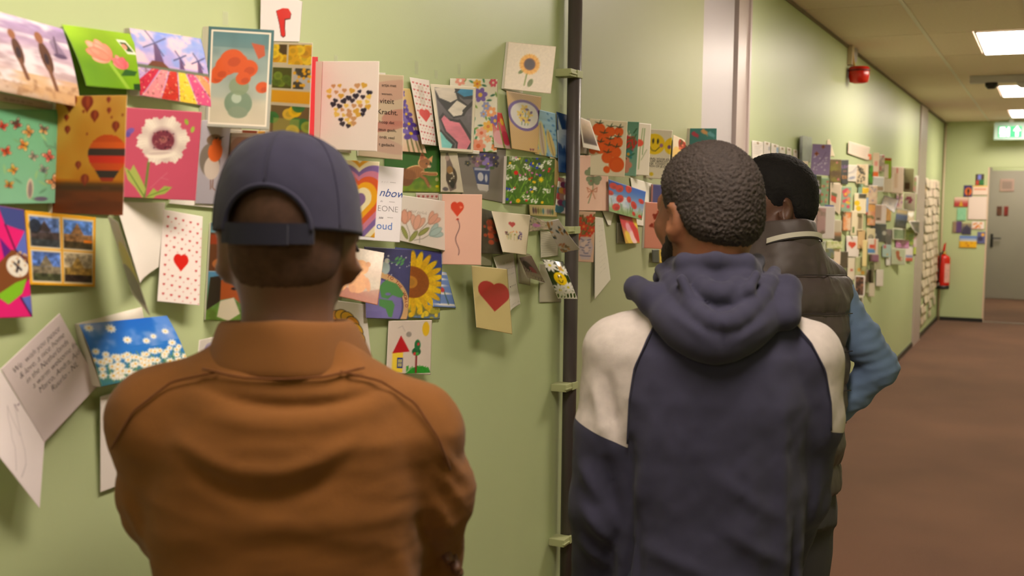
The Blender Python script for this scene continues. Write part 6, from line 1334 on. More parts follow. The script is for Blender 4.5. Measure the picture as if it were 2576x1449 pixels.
def split(V, T, g):
    """cut a triangle mesh where the vertex field g crosses zero; returns (neg, pos) meshes"""
    T = tris(T); sg = g[T] > 0; k = sg.sum(1)
    neg, pos = list(map(tuple, T[k == 0])), list(map(tuple, T[k == 3]))
    NV, cache = [], {}
    def cutv(i, j):
        key = (min(i, j), max(i, j))
        if key not in cache:
            t = g[i] / (g[i] - g[j]); cache[key] = len(V) + len(NV); NV.append(V[i] + (V[j] - V[i]) * t)
        return cache[key]
    for tri in T[(k == 1) | (k == 2)]:
        s = [g[q] > 0 for q in tri]; lone = s.index(True) if sum(s) == 1 else s.index(False)
        a, b, c = tri[lone], tri[(lone + 1) % 3], tri[(lone + 2) % 3]; p, q = cutv(a, b), cutv(a, c)
        one, two = (pos, neg) if s[lone] else (neg, pos)
        one.append((a, p, q)); two.append((p, b, c)); two.append((p, c, q))
    VV = np.concatenate([V, np.array(NV)]) if NV else V
    def comp(L):
        L = np.array(L, int).reshape(-1, 3); u, inv = np.unique(L, return_inverse=True); return VV[u], inv.reshape(-1, 3)
    return comp(neg), comp(pos)

def sculpt(name, VF, material, parent, **k):
    V, F = VF
    return link(name, mesh_np(name, V, F), material, parent, smooth=True, **k)

def surf_y(V, x, z, back=True):
    """depth of the back (or front) surface at local (x, z)"""
    d = (V[:, 0] - x) ** 2 + (V[:, 2] - z) ** 2
    idx = np.argsort(d)[:60]; idx = idx[d[idx] < .0009] if (d[idx] < .0009).any() else idx[:6]
    return V[idx, 1].min() if back else V[idx, 1].max()

def seam(name, V, xz, r, material, parent, lift=0.0, n=24, back=True):
    P = np.array(xz, float); t = np.linspace(0, len(P) - 1, n); xs, zs = np.interp(t, range(len(P)), P[:, 0]), np.interp(t, range(len(P)), P[:, 1])
    ys = np.array([surf_y(V, x, z, back) for x, z in zip(xs, zs)])
    ys = np.convolve(np.pad(ys, 2, 'edge'), np.ones(5) / 5, 'valid') + (lift if not back else -lift)
    return MB().tube([(x, y, z) for x, y, z in zip(xs, ys, zs)], r, 6).build(name, material, parent, True)

def worley(P, cell, seed=0):
    """distance to the nearest jittered point, in cells"""
    Q = P / cell; B = np.floor(Q); best = np.full(len(P), 9.0)
    for i in (-1, 0, 1):
        for j in (-1, 0, 1):
            for k in (-1, 0, 1):
                c = B + np.array([i, j, k]); o = np.stack([hash3(c[:, 0], c[:, 1], c[:, 2], seed + q) for q in (1, 2, 3)], 1)
                best = np.minimum(best, np.linalg.norm(c + o - Q, axis=1))
    return best
# ================================================================== people
def skin(name, c):
    return mat(name, c, 0.48, 0.45, noise=(30, 0.1), bump=(300, 0.12))
def cloth(name, c, scale=900, st=0.25, stretch=(1, 1, 1), nz=(14, .06), rough=.92, sheen=.06):
    return mat(name, c, rough, 0.25, noise=nz, bump=(scale, st, stretch), sheen=sheen)
def rotm(loc, rz=0.0, rx=0.0, ry=0.0):
    return Matrix.Translation(loc) @ Matrix.Rotation(rz, 4, 'Z') @ Matrix.Rotation(rx, 4, 'X') @ Matrix.Rotation(ry, 4, 'Y')

def head_prims(v, M, ears=True, face=True, grow=0.0):
    v.frame(M); g = grow
    v.ell((0, -.012, .035), (.0755 + g, .1 + g, .091 + g), .01)
    v.ell((0, -.05, -.02), (.062 + g, .05 + g, .055 + g), .03)
    v.ell((0, .03, -.012), (.064 + g, .066 + g, .085 + g), .03)
    v.ell((0, .042, -.062), (.052 + g, .05 + g, .043 + g), .025)
    v.ell((0, .075, -.09), (.022 + g, .02 + g, .018 + g), .02)
    for s in (-1, 1):
        v.cap((s * .058, -.005, -.035), (s * .03, .06, -.088), .016 + g, .016 + g, .025)
        v.ell((s * .042, .066, -.018), (.024 + g, .028 + g, .028 + g), .02)
    if face:
        v.cap((-.036, .086, .032), (.036, .086, .032), .013, .013, .02)
        for s in (-1, 1):
            v.ell((s * .032, .106, .012), (.017, .014, .013), .012, True)
            v.ell((s * .032, .09, .011), (.0125, .0125, .0115), .003)
            v.cap((s * .045, .088, .02), (s * .02, .097, .019), .005, .005, .006)
        v.cap((0, .098, .018), (0, .116, -.024), .009, .014, .014)
        for s in (-1, 1): v.ell((s * .014, .106, -.028), (.011, .012, .009), .008)
        v.cap((-.021, .094, -.051), (.021, .094, -.051), .0085, .0085, .008); v.cap((-.018, .094, -.064), (.018, .094, -.064), .0095, .0095, .008)
        v.cap((-.024, .103, -.0575), (.024, .103, -.0575), .0028, .0028, .004, True)
    if ears:
        for s in (-1, 1):
            R = Matrix.Rotation(s * -.7, 4, 'Z').to_3x3() @ Matrix.Rotation(.15, 4, 'X').to_3x3()
            R = R.to_quaternion()
            v.ell((s * .087, -.018, -.006), (.0085, .024, .033), .008, False, R)
            v.ell((s * .081, -.01, -.037), (.007, .011, .013), .008, False, R)
            v.ell((s * .098, -.01, -.006), (.008, .014, .021), .005, True, R)
            v.cap((s * .084, .002, -.012), (s * .083, -.002, -.022), .005, .005, .005)
    v.frame(None)

def neck(v, M, base, r0=.056, r1=.064):
    a = np.array(M @ Vector((0, -.022, -.04, ))); v.cap(a, base, r0, r1, .035)

def hand(parent_pts, fingers_dir, palm_n, side, curl=.5, size=1.0, h=.0032):
    """wrist at origin, fingers along +x', palm normal z'; returns V, F in person space"""
    w = Vector(parent_pts); x = Vector(fingers_dir).normalized(); z = Vector(palm_n); z = (z - x * z.dot(x)).normalized(); y = z.cross(x)
    M = Matrix(((x.x, y.x, z.x, w.x), (x.y, y.y, z.y, w.y), (x.z, y.z, z.z, w.z), (0, 0, 0, 1)))
    v = Vol((-.05, -.08, -.09), (.2, .08, .05), h)
    v.cap((-.045, 0, 0), (.01, 0, 0), .024, .025, .02)
    for k, yy in enumerate((.03, .011, -.009, -.027)):
        yy *= side; v.cap((.005, yy * .6, 0), (.08, yy, 0), .015, .0115, .018)
        L = (.072, .08, .074, .058)[k]; p = np.array([.082, yy, 0.0]); a = 0.12
        for seg, fr in enumerate((.46, .3, .24)):
            a += curl * (.5, .9, .6)[seg]; q = p + np.array([math.cos(a), yy * .5, -math.sin(a)]) * L * fr
            v.cap(p, q, .0096 - .0009 * seg, .009 - .0009 * seg, .004); p = q
    p = np.array([.015, side * .022, -.006])
    for q, r in (((.05, side * .05, -.014), .0125), ((.078, side * .056, -.024), .0105), ((.1, side * .05, -.034), .009)):
        v.cap(p, q, r + .001, r, .008); p = np.array(q)
    V, F = v.mesh()
    V = V * size
    return (np.array(M.to_3x3()) @ V.T).T + np.array(w), F

def legs(e, trouser, shoe, stance=.1, hip=.92, rx=.165, ry=.12):
    v = Vol((-.28, -.22, .05), (.28, .25, hip + .12), .008)
    v.loft([(hip - .12, 0, 0, rx * .98, ry), (hip, 0, 0, rx, ry), (hip + .08, 0, 0, rx * .96, ry * .95)], .03)
    for s in (-1, 1):
        v.path([(s * .085, 0, hip - .1), (s * stance, .01, .5), (s * stance, -.01, .09)], [.085, .066, .055], .03)
    v.keep(lambda X, Y, Z: .07 - Z + 0 * X + 0 * Y)
    V, F = v.mesh(); N = vnormals(V, F); V = V + N * (fbm(V[:, 0] * 14, V[:, 1] * 14, V[:, 2] * 6, 3) - .5)[:, None] * .012
    sculpt('trousers', (V, F), trouser, e)
    for s in (-1, 1):
        v = Vol((-.08, -.14, -.01), (.08, .22, .14), .006)
        v.ell((0, .03, .035), (.046, .14, .04), .02); v.ell((0, -.04, .06), (.04, .065, .055), .03); v.ell((0, .1, .035), (.048, .07, .034), .02)
        v.keep(lambda X, Y, Z: .002 - Z + 0 * X + 0 * Y)
        V, F = v.mesh(); V = V + np.array([s * (stance + .005), .01, 0]); o = sculpt('shoe', (V, F), shoe, e)
        MB().prism([(s * (stance + .005) + .047 * math.cos(q) * (1 if math.sin(q) > 0 else .9), .04 + .145 * math.sin(q), .0) for q in np.linspace(0, 2 * math.pi, 20, endpoint=False)], (0, 0, .018)).build('sole', mat('shoe_sole', (225, 220, 210), .7), o)

def shift_arr(VF, d): return VF[0] + np.array(d), VF[1]

def hair_shell(M, tmax, line, h, seed, amp, freq, lo=(-.12, -.14, -.13), hi=(.12, .12, .17), taper=.045, grow=0.0):
    """hair over the skull; line(y) gives the hairline height at head depth y"""
    v = Vol(lo, hi, h)
    base = Vol(lo, hi, h)
    head_prims(base, Matrix.Identity(4), False, False)
    X, Y, Z = base.ax[0][:, None, None], base.ax[1][None, :, None], base.ax[2][None, None, :]
    over = Z - line(Y + 0 * X, X + 0 * Y) + (noise3(X * 160, Y * 160, Z * 160, seed + 8) - .5) * .012
    t = tmax * sstep(-.002, taper, over) + .0012
    v.f = np.maximum(base.f - t, -over + .0 * base.f).astype(np.float32)
    V, F = v.mesh(); N = vnormals(V, F)
    ov = V[:, 2] - line(V[:, 1], V[:, 0]); w = sstep(0, taper, ov)
    nz = np.clip(1.1 - worley(V, freq, seed) * 1.3, 0, 1) * .7 + noise3(V[:, 0] / freq * 2.3, V[:, 1] / freq * 2.3, V[:, 2] / freq * 2.3, seed + 4) * .3
    V = V + N * ((nz - .3) * amp * (.15 + .85 * w))[:, None]
    R = np.array(M.to_3x3()); V = (R @ V.T).T + np.array(M.translation)
    return V, F

def arcs(V, folds):
    """drape folds on the back: (x0, z0, halfwidth, sag, thickness, depth)"""
    d = np.zeros(len(V)); bk = sstep(.02, -.05, V[:, 1])
    for (x0, z0, hw, sag, th, dep) in folds:
        x = (V[:, 0] - x0) / hw; zc = z0 - sag * (1 - x ** 2); d += dep * np.exp(-((V[:, 2] - zc) / th) ** 2) * np.exp(-np.abs(x) ** 4)
    return d * bk
def ridges(V, segs, back=True):
    """straight or slanted creases: (x0,z0,x1,z1,width,depth)"""
    d = np.zeros(len(V)); bk = sstep(.05, -.03, V[:, 1]) if back else 1.0
    for (x0, z0, x1, z1, w, dep) in segs:
        ex, ez = x1 - x0, z1 - z0; t = np.clip(((V[:, 0] - x0) * ex + (V[:, 2] - z0) * ez) / (ex * ex + ez * ez), 0, 1)
        q = np.hypot(V[:, 0] - x0 - t * ex, V[:, 2] - z0 - t * ez); d += dep * np.exp(-(q / w) ** 2) * np.sin(np.pi * np.clip(t * .9 + .05, 0, 1))
    return d * bk

def view_frame(px, depth, turn):
    """a spot on the floor at pixel column px and camera depth, facing `turn` right of the line of sight"""
    p = at_depth(px, 560, depth); az = math.atan2(-(p[0] - CAM[0]), p[1] - CAM[1])
    return (p[0], p[1], 0.0), az - turn

# ------------------------------------------------------------------ person in the cap
loc, rz = view_frame(725, 1.5, math.radians(4))
P1 = empty('person', loc, rz, 'person in a dark blue cap and ochre brown collared jacket, seen from behind', 'person', 'people looking at the cards')
S1 = skin('dark_brown_skin', (90, 58, 42))
M1 = rotm((0.0, .02, 1.512), math.radians(-3))
v = Vol((-.26, -.2, .7), (.26, .26, 1.68), .0055)
head_prims(v, M1); neck(v, M1, (0, -.02, 1.36))
v.loft([(.75, 0, 0, .14, .1), (1.1, 0, 0, .15, .1), (1.28, 0, 0, .15, .09), (1.36, 0, -.01, .06, .06)], .04)
V, F = v.mesh(); V = smooth(V, F, 1)
hl, hr = hand((.115, .115, 1.085), (.85, -.5, .02), (.3, .6, .7), -1, .35), hand((-.05, .215, 1.12), (-.9, -.05, .25), (.0, -.9, .2), 1, .3)
nV = len(V); allV = np.concatenate([V, hl[0], hr[0]]); allF = np.concatenate([F, hl[1] + nV, hr[1] + nV + len(hl[0])])
sculpt('body', (allV, allF), S1, P1)
line1 = lambda y, x: np.interp(y, [-.12, -.09, -.05, -.02, .0, .02, .06, .09], [-.085, -.08, -.05, -.02, .0, .01, .05, .08])
hair1 = hair_shell(M1, .002, line1, .004, 3, .001, .004, taper=.03)
sculpt('hair', hair1, mat('cropped_hair', (68, 46, 34), .85, .2, noise=(90, .25), bump=(900, .5)), P1)

# jacket
v = Vol((-.3, -.22, .76), (.3, .3, 1.46), .0055)
v.loft([(.8, 0, 0, .172, .125), (.86, 0, 0, .178, .13), (.95, 0, -.0, .174, .128), (1.08, 0, -.004, .178, .13), (1.18, 0, -.008, .185, .13), (1.27, 0, -.012, .186, .122), (1.33, 0, -.015, .15, .1), (1.365, 0, -.012, .105, .082), (1.4, 0, -.008, .078, .072)], .01)
v.cap((-.07, -.012, 1.335), (-.165, -.01, 1.29), .05, .062, .03); v.cap((.07, -.012, 1.318), (.165, -.01, 1.268), .047, .06, .03)
v.path([(.165, -.008, 1.262), (.188, .015, 1.17), (.188, .075, 1.07)], [.066, .06, .05], .022)
v.path([(-.165, -.008, 1.28), (-.162, .03, 1.17), (-.135, .09, 1.05)], [.066, .058, .05], .03)
v.path([(.188, .075, 1.07), (.07, .185, 1.09), (-.04, .21, 1.115)], [.05, .05, .04], .02)
v.path([(-.135, .09, 1.05), (-.02, .165, 1.05), (.1, .125, 1.08)], [.05, .046, .036], .02)
v.cap((.125, -.03, 1.2), (.13, .0, .98), .012, .022, .012, True)
V, F = v.mesh()
fold = arcs(V, [(.0, 1.36, .1, .01, .006, .003), (.02, 1.338, .11, .016, .007, -.008), (.01, 1.315, .12, .016, .012, .004), (-.02, 1.272, .1, .03, .012, .008), (-.02, 1.24, .085, .03, .013, -.01), (0, 1.185, .14, .015, .014, .003)])
fold += ridges(V, [(.19, 1.26, .235, 1.2, .008, .007), (.185, 1.235, .235, 1.165, .007, .006), (.18, 1.2, .225, 1.12, .008, .007), (.17, 1.17, .2, 1.08, .009, -.008), (.05, 1.08, .13, 1.03, .012, .006), (-.1, 1.1, .05, 1.05, .016, .005), (-.21, 1.2, -.17, 1.12, .01, .006), (.14, 1.14, .165, 1.02, .012, .008)], False)
fold += (fbm(V[:, 0] * 7, V[:, 1] * 7, V[:, 2] * 26, 11) - .5) * .012 * sstep(1.33, 1.2, V[:, 2]) + (fbm(V[:, 0] * 18, V[:, 1] * 18, V[:, 2] * 30, 12) - .5) * .004
N = vnormals(V, F); V = smooth(V + N * fold[:, None], F, 1)
JM = cloth('ochre_fleece', (110, 68, 27), 700, .35, (.35, .35, 1.6), (22, .09))
jk = sculpt('jacket', (V, F), JM, P1)
JV = V
M_JS = cloth('ochre_seam', (92, 52, 20))
seam('seam', JV, [(.07, 1.36), (.12, 1.345), (.165, 1.315), (.195, 1.27), (.212, 1.225)], .0016, M_JS, jk)
seam('seam', JV, [(-.08, 1.36), (-.14, 1.345), (-.185, 1.31), (-.215, 1.26)], .0016, M_JS, jk)
seam('collar_seam', JV, [(-.1, 1.362), (-.05, 1.355), (0, 1.353), (.05, 1.355), (.1, 1.362)], .0016, M_JS, jk, .001)
# turned-down collar
def collar():
    A = np.linspace(-math.pi * .93, math.pi * .93, 72)
    prof = [(.0, -.045), (.0, .012), (.006, .018), (.012, .016), (.018, -.004), (.025, -.03), (.031, -.052)]
    V = []
    for a in A:
        fr = abs(a) / math.pi; tip = sstep(.45, .9, fr)
        for j, (dr, dz) in enumerate(prof):
            r = .07 + dr * 1.1 + .003 * math.sin(a * 5) * (j > 3)
            if j >= 4: r += tip * .018 * (j - 3) / 3; dz = dz + tip * .012
            if j >= 3: wing = math.exp(-((a - 1.95) / .42) ** 2); r += .006 * wing * (j - 2) / 4; dz += .004 * wing
            zc = 1.405 - .018 * fr
            V.append((math.sin(a) * r * 1.04 - .004, -math.cos(a) * r * (1.0 + .08 * fr) - .004 + .02 * fr, zc + dz * (1.0 - .2 * fr)))
    n, m = len(A), len(prof); idx = np.arange(n * m).reshape(n, m)
    F = np.stack([idx[:-1, :-1], idx[1:, :-1], idx[1:, 1:], idx[:-1, 1:]], -1).reshape(-1, 4)
    return np.array(V), F
cv_, cf_ = collar()
co = sculpt('collar', (cv_, cf_), cloth('ochre_rib', (108, 67, 27), 500, .4, (3, 3, .3)), jk)
sm = co.modifiers.new('thick', 'SOLIDIFY'); sm.thickness = .005; sm.offset = 0
ss = co.modifiers.new('sub', 'SUBSURF'); ss.levels = ss.render_levels = 1

# cap: dome with an arched opening, strap, button, brim, seams
def cap_dome(u, w, off=0.0):
    """u: angle round (0 = back), w: 0 at rim .. 1 at crown"""
    ph_ = w * math.pi / 2
    r = np.cos(ph_) ** .6; hz = np.sin(ph_) ** 1.0
    rx, ry, rzz = .094 + off, .112 + off, .126 + off
    x = np.sin(u) * rx * r; y = -np.cos(u) * ry * r
    z = hz * rzz + (.004 * np.cos(u)) - .012 * (1 - w) * np.cos(u) * 0
    return x, y, z
MC = rotm((0.0, .012, 1.53), math.radians(-13), math.radians(-3))
u, w = np.meshgrid(np.linspace(0, 2 * math.pi, 121), np.linspace(0, .995, 46)); x, y, z = cap_dome(u, w)
V = np.stack([x, y, z], -1).reshape(-1, 3); idx = np.arange(V.shape[0]).reshape(u.shape)
F = np.stack([idx[:-1, :-1], idx[:-1, 1:], idx[1:, 1:], idx[1:, :-1]], -1).reshape(-1, 4)
# opening: an arch at the back
ar = np.sqrt((V[:, 0] / .055) ** 2 + (np.maximum(V[:, 2] + .0, 0) / .056) ** 2) - 1
ar = np.where(V[:, 1] < 0, ar, 1.0)
(_, _), (V2, F2) = split(V, F, ar)
M_CAP = cloth('navy_cap_cotton', (43, 41, 60), 1100, .3, (1, 1, 1), (30, .12))
V2 = V2 + vnormals(V2, F2) * ((fbm(V2[:, 0] * 30, V2[:, 1] * 30, V2[:, 2] * 30, 5) - .5) * .003)[:, None]
cp = sculpt('cap', (V2, F2), M_CAP, P1); cp.matrix_local = MC
sm = cp.modifiers.new('thick', 'SOLIDIFY'); sm.thickness = .0025; sm.offset = 1
M_CAPD = cloth('navy_cap_strap', (30, 29, 43), 1100, .3)
def on_dome(xx, zz, off):
    r = min(1, max(0, (zz) / (.126 + off))); w_ = math.asin(r) * 2 / math.pi; rr_ = math.cos(w_ * math.pi / 2) ** .6
    s_ = max(-1, min(1, xx / ((.094 + off) * rr_))); return (xx, -math.sqrt(1 - s_ * s_) * (.112 + off) * rr_, zz)
rim = [on_dome(.056 * math.cos(t_), max(.0005, .057 * math.sin(t_)), .002) for t_ in np.linspace(0, math.pi, 40)]
MB().tube(rim, .0036, 8).build('opening_binding', M_CAP, cp, True)
st = MB(); ring = []
for t_ in np.linspace(-.66, .66, 30):
    yb = -math.cos(t_) * .112; xb = math.sin(t_) * .097; ring.append((xb, yb))
for j in range(len(ring) - 1):
    (xa, ya), (xb, yb) = ring[j], ring[j + 1]; za, zb = .004 - .006 * math.cos(ring[j][0] * 8), .004 - .006 * math.cos(ring[j + 1][0] * 8)
    st.prism([(xa, ya, za - .014), (xb, yb, zb - .014), (xb, yb, zb + .012), (xa, ya, za + .012)], (0, -.003, 0))
sb = st.build('strap', M_CAPD, cp)
st = MB()
for j in range(4, 22):
    (xa, ya), (xb, yb) = ring[j], ring[j + 1]
    st.prism([(xa, ya - .004, -.017), (xb, yb - .004, -.017), (xb, yb - .004, .008), (xa, ya - .004, .008)], (0, -.003, 0))
st.build('strap_overlap', M_CAPD, sb)
MB().lathe([(.013, 0), (.013, .004), (.009, .008), (.001, .0095)], Matrix.Translation((0, 0, .125)), 20).build('button', M_CAP, cp, True)
for a in [math.pi * 2 * k / 6 + math.pi for k in range(6)]:
    pts = []
    for w_ in np.linspace(.02, .97, 26):
        q = cap_dome(np.array(a), np.array(w_), .0028)
        if q[1] < 0 and (q[0] / .055) ** 2 + (max(q[2], 0) / .056) ** 2 < 1.05: continue
        pts.append(tuple(float(c) for c in q))
    if len(pts) > 3: MB().tube(pts, .0011, 5).build('panel_seam', M_CAP, cp, True)
bv = []
for i, t_ in enumerate(np.linspace(-.75, .75, 28)):
    for j, s_ in enumerate(np.linspace(0, 1, 8)):
        bx = math.sin(t_) * (.094 + .004 * s_); by = math.cos(t_) * .11 + s_ * .07 * math.cos(t_ * 1.3) ** .8 if math.cos(t_ * 1.3) > 0 else math.cos(t_) * .11
        bv.append((bx, by, .004 - .018 * s_ - .014 * (t_ ** 2) * s_))
idx = np.arange(28 * 8).reshape(28, 8); bF = np.stack([idx[:-1, :-1], idx[1:, :-1], idx[1:, 1:], idx[:-1, 1:]], -1).reshape(-1, 4)
br = sculpt('brim', (np.array(bv), bF), M_CAP, cp); q = br.modifiers.new('thick', 'SOLIDIFY'); q.thickness = .004
legs(P1, cloth('black_trousers', (40, 40, 46)), mat('white_sneaker', (210, 205, 200), .6), .1, .86)

# ------------------------------------------------------------------ person in the hooded top
loc, rz = view_frame(1797, 2.1, math.radians(-3))
P2 = empty('person', loc, rz, 'person with short curly hair and a navy hooded top with pale grey shoulders', 'person', 'people looking at the cards')
S2 = skin('warm_brown_skin', (122, 76, 52))
M2 = rotm((-.014, .02, 1.55), math.radians(33), math.radians(-3))
v = Vol((-.28, -.2, .7), (.28, .26, 1.7), .0055)
head_prims(v, M2); neck(v, M2, (0, -.02, 1.4), .056, .066)
v.loft([(.75, 0, 0, .14, .1), (1.1, 0, 0, .15, .1), (1.3, 0, 0, .15, .09), (1.4, 0, -.01, .07, .065)], .04)
V, F = v.mesh(); V = smooth(V, F, 1)
hl, hr = hand((-.215, .05, .825), (.05, .25, -1), (1, 0, 0), -1, .3), hand((.15, .13, .84), (-.5, .3, -.8), (-.8, -.4, 0), 1, .3)
nV = len(V); allV = np.concatenate([V, hl[0], hr[0]]); allF = np.concatenate([F, hl[1] + nV, hr[1] + nV + len(hl[0])])
sculpt('body', (allV, allF), S2, P2)
line2 = lambda y, x: np.interp(y, [-.13, -.1, -.07, -.045, -.03, -.012, .005, .03, .06, .085], [-.075, -.08, -.065, -.05, -.03, .012, .0, .02, .06, .085])
M_CURL = mat('black_curly_hair', (52, 43, 40), .7, .35, noise=(150, .4), bump=(420, .9))
sculpt('hair', hair_shell(M2, .011, line2, .0023, 9, .0062, .0047, taper=.05), M_CURL, P2)
b = Vol((-.09, -.06, -.13), (.09, .13, .02), .004); head_prims(b, Matrix.Identity(4), False, False, .0035)
b.keep(lambda X, Y, Z: np.maximum(Z - np.interp(Y.ravel(), [-.01, .012, .022, .04, .07, .12], [.0, .0, -.02, -.048, -.062, -.04]).reshape(Y.shape), .004 - Y) + 0 * X, .004)
V, F = b.mesh(); N = vnormals(V, F); V = V + N * ((noise3(V[:, 0] * 260, V[:, 1] * 260, V[:, 2] * 260, 2) - .4) * .003)[:, None]
V = (np.array(M2.to_3x3()) @ V.T).T + np.array(M2.translation)
sculpt('beard', (V, F), mat('black_beard', (40, 32, 30), .8, .3, noise=(150, .3), bump=(700, .7)), P2)

v = Vol((-.31, -.24, .74), (.31, .3, 1.46), .0058)
v.loft([(.78, 0, .0, .16, .12), (.83, 0, .0, .178, .132), (.95, .002, -.002, .176, .132), (1.1, .002, -.006, .178, .134), (1.22, 0, -.012, .186, .13), (1.3, 0, -.015, .172, .115), (1.35, 0, -.015, .13, .095), (1.39, 0, -.012, .09, .08), (1.42, 0, -.01, .078, .075)], .012)
for s in (-1, 1): v.cap((s * .08, -.015, 1.345), (s * .168, -.012, 1.3), .052, .064, .03)
v.path([(-.17, -.01, 1.29), (-.186, -.02, 1.15), (-.203, -.015, 1.0), (-.212, .03, .85)], [.068, .06, .054, .046], .02)
v.path([(.172, -.01, 1.29), (.186, .0, 1.17), (.178, .04, 1.02), (.15, .12, .86)], [.066, .058, .05, .044], .02)
v.cap((-.148, -.1, 1.14), (-.15, -.06, .78), .012, .014, .012, True); v.cap((.165, -.1, 1.06), (.14, -.04, .78), .008, .016, .012, True)
V, F = v.mesh()
fold = ridges(V, [(-.1, 1.2, -.16, .86, .012, .006), (-.06, 1.25, -.09, .84, .016, .004), (.12, 1.24, .13, .84, .012, .007), (.06, 1.2, .09, .84, .016, .004), (.0, 1.1, .12, 1.02, .014, .004), (.02, 1.0, .14, .93, .014, .005), (-.12, .96, .04, .9, .016, .005), (-.1, .88, .1, .9, .014, .005), (-.14, 1.1, -.12, .82, .01, -.006),
                  (-.235, 1.02, -.17, .93, .013, .01), (-.24, .95, -.18, .89, .012, .009), (-.19, 1.12, -.17, 1.0, .012, -.008), (-.235, 1.1, -.2, 1.02, .012, .007), (-.19, 1.27, -.17, 1.13, .01, -.006), (-.215, 1.25, -.195, 1.15, .01, .005), (.2, 1.1, .19, .95, .012, .007), (.2, 1.25, .215, 1.15, .01, .005)], True)
fold = fold * 1.4
fold += (fbm(V[:, 0] * 9, V[:, 1] * 9, V[:, 2] * 9, 21) - .5) * .014 * sstep(1.34, 1.15, V[:, 2]) + (fbm(V[:, 0] * 30, V[:, 1] * 30, V[:, 2] * 22, 22) - .5) * .005
N = vnormals(V, F); V = smooth(V + N * fold[:, None], F, 1)
NV = cloth('navy_sweat_fabric', (50, 49, 68), 900, .25, (1, 1, 1), (26, .1)); GVm = cloth('grey_marl_fabric', (178, 168, 163), 900, .3, (1, 1, 1), (55, .09))
# raglan panels: between the slanting seam and the sleeve cut
az = V[:, 2]; ax_ = np.abs(V[:, 0])
right = V[:, 0] > 0
seam_x = np.where(right, np.interp(az, [1.0, 1.1, 1.16, 1.22, 1.28, 1.33, 1.37, 1.42], [.222, .214, .213, .21, .197, .17, .135, .1]), np.interp(az, [1.0, 1.1, 1.16, 1.22, 1.28, 1.33, 1.37, 1.42], [.148, .148, .15, .148, .14, .12, .1, .08]))
zcut = np.where(right, 1.165 - .3 * (ax_ - .22), 1.127 + .42 * (ax_ - .145))
f_rag = np.minimum(ax_ - seam_x, V[:, 2] - zcut)
(tv, tf), (rv, rf) = split(V, F, f_rag)
hd_ = sculpt('hoodie', (tv, tf), NV, P2)
for s, nm in ((1, 'shoulder_panel'), (-1, 'shoulder_panel')):
    c3 = rv[rf].mean(1)[:, 0] * s > 0; u_, inv = np.unique(rf[c3], return_inverse=True)
    o = sculpt('shoulder_panel', (rv[u_], inv.reshape(-1, 3)), GVm, hd_); o['label'] = 'pale grey marl shoulder panel'
seam('seam', V, [(-.1, 1.37), (-.14, 1.28), (-.148, 1.22), (-.15, 1.14)], .0017, cloth('navy_seam', (42, 41, 58)), hd_)
seam('seam', V, [(.135, 1.37), (.17, 1.33), (.197, 1.28), (.21, 1.22), (.213, 1.17)], .0017, MATS['navy_seam'], hd_)
# hood lying on the back
v = Vol((-.24, -.24, 1.26), (.24, .16, 1.52), .0045)
v.ell((0, -.05, 1.405), (.098, .06, .07), .02)
v.ell((0.004, -.1, 1.36), (.098, .052, .05), .02)
def U(x0, zt, x1, zb, yb, yt, n=11, sx=0.0, e=1.3):
    return [(x0 + (x1 - x0) * t_ + sx, yt + (yb - yt) * math.sin(math.pi * t_) ** .8, zt + (zb - zt) * math.sin(math.pi * t_) ** e) for t_ in np.linspace(0, 1, n)]
# outer bag of the hood
v.path(U(-.13, 1.408, .13, 1.338, -.14, .015), [.018, .025, .031, .034, .036, .037, .036, .034, .031, .027, .02], .022)
v.path([(-.152, .04, 1.398), (-.14, -.01, 1.416), (-.112, -.06, 1.402)], [.011, .021, .026], .014)
v.path([(.098, .04, 1.418), (.132, -.02, 1.42), (.124, -.08, 1.378)], [.018, .026, .028], .014)
# rolled hem of the opening, standing proud with a crease below it
v.path(U(-.098, 1.448, .112, 1.37, -.168, .02, 13, .002, 1.15), [.013, .017, .019, .019, .018, .018, .018, .018, .018, .019, .019, .017, .013], .004)
# soft folds inside the hem, round the neck
v.path(U(-.07, 1.468, .08, 1.418, -.125, .02, 11, .002, .9), [.014, .016, .017, .018, .019, .019, .018, .018, .017, .016, .014], .009)
v.path([(-.072, .02, 1.458), (-.056, -.056, 1.468), (0, -.084, 1.474), (.056, -.056, 1.47), (.072, .02, 1.458)], [.014, .014, .013, .014, .014], .014)
v.path([(.03, -.13, 1.405), (.055, -.125, 1.425), (.07, -.1, 1.45)], [.008, .011, .009], .008)
v.path([(-.045, -.128, 1.41), (-.06, -.11, 1.44)], [.008, .01], .008)
v.path([(-.09, .06, 1.43), (-.04, .1, 1.4), (.04, .1, 1.4), (.09, .06, 1.43)], [.02, .02, .02, .02], .01)
v.cap((0, -.005, 1.5), (0, 0, 1.36), .062, .06, .012, True)
V, F = v.mesh(); N = vnormals(V, F)
V = V + N * ((fbm(V[:, 0] * 16, V[:, 1] * 16, V[:, 2] * 16, 31) - .5) * .006 + ridges(V, [(.0, 1.4, .01, 1.32, .004, -.004), (-.09, 1.39, -.01, 1.34, .008, .004), (.03, 1.34, .1, 1.38, .008, .004)]))[:, None]; V = smooth(V, F, 1)
ho = sculpt('hood', (V, F), NV, hd_)
legs(P2, cloth('dark_jeans', (48, 52, 70)), mat('black_sneaker', (40, 40, 42), .6), .1, .84)

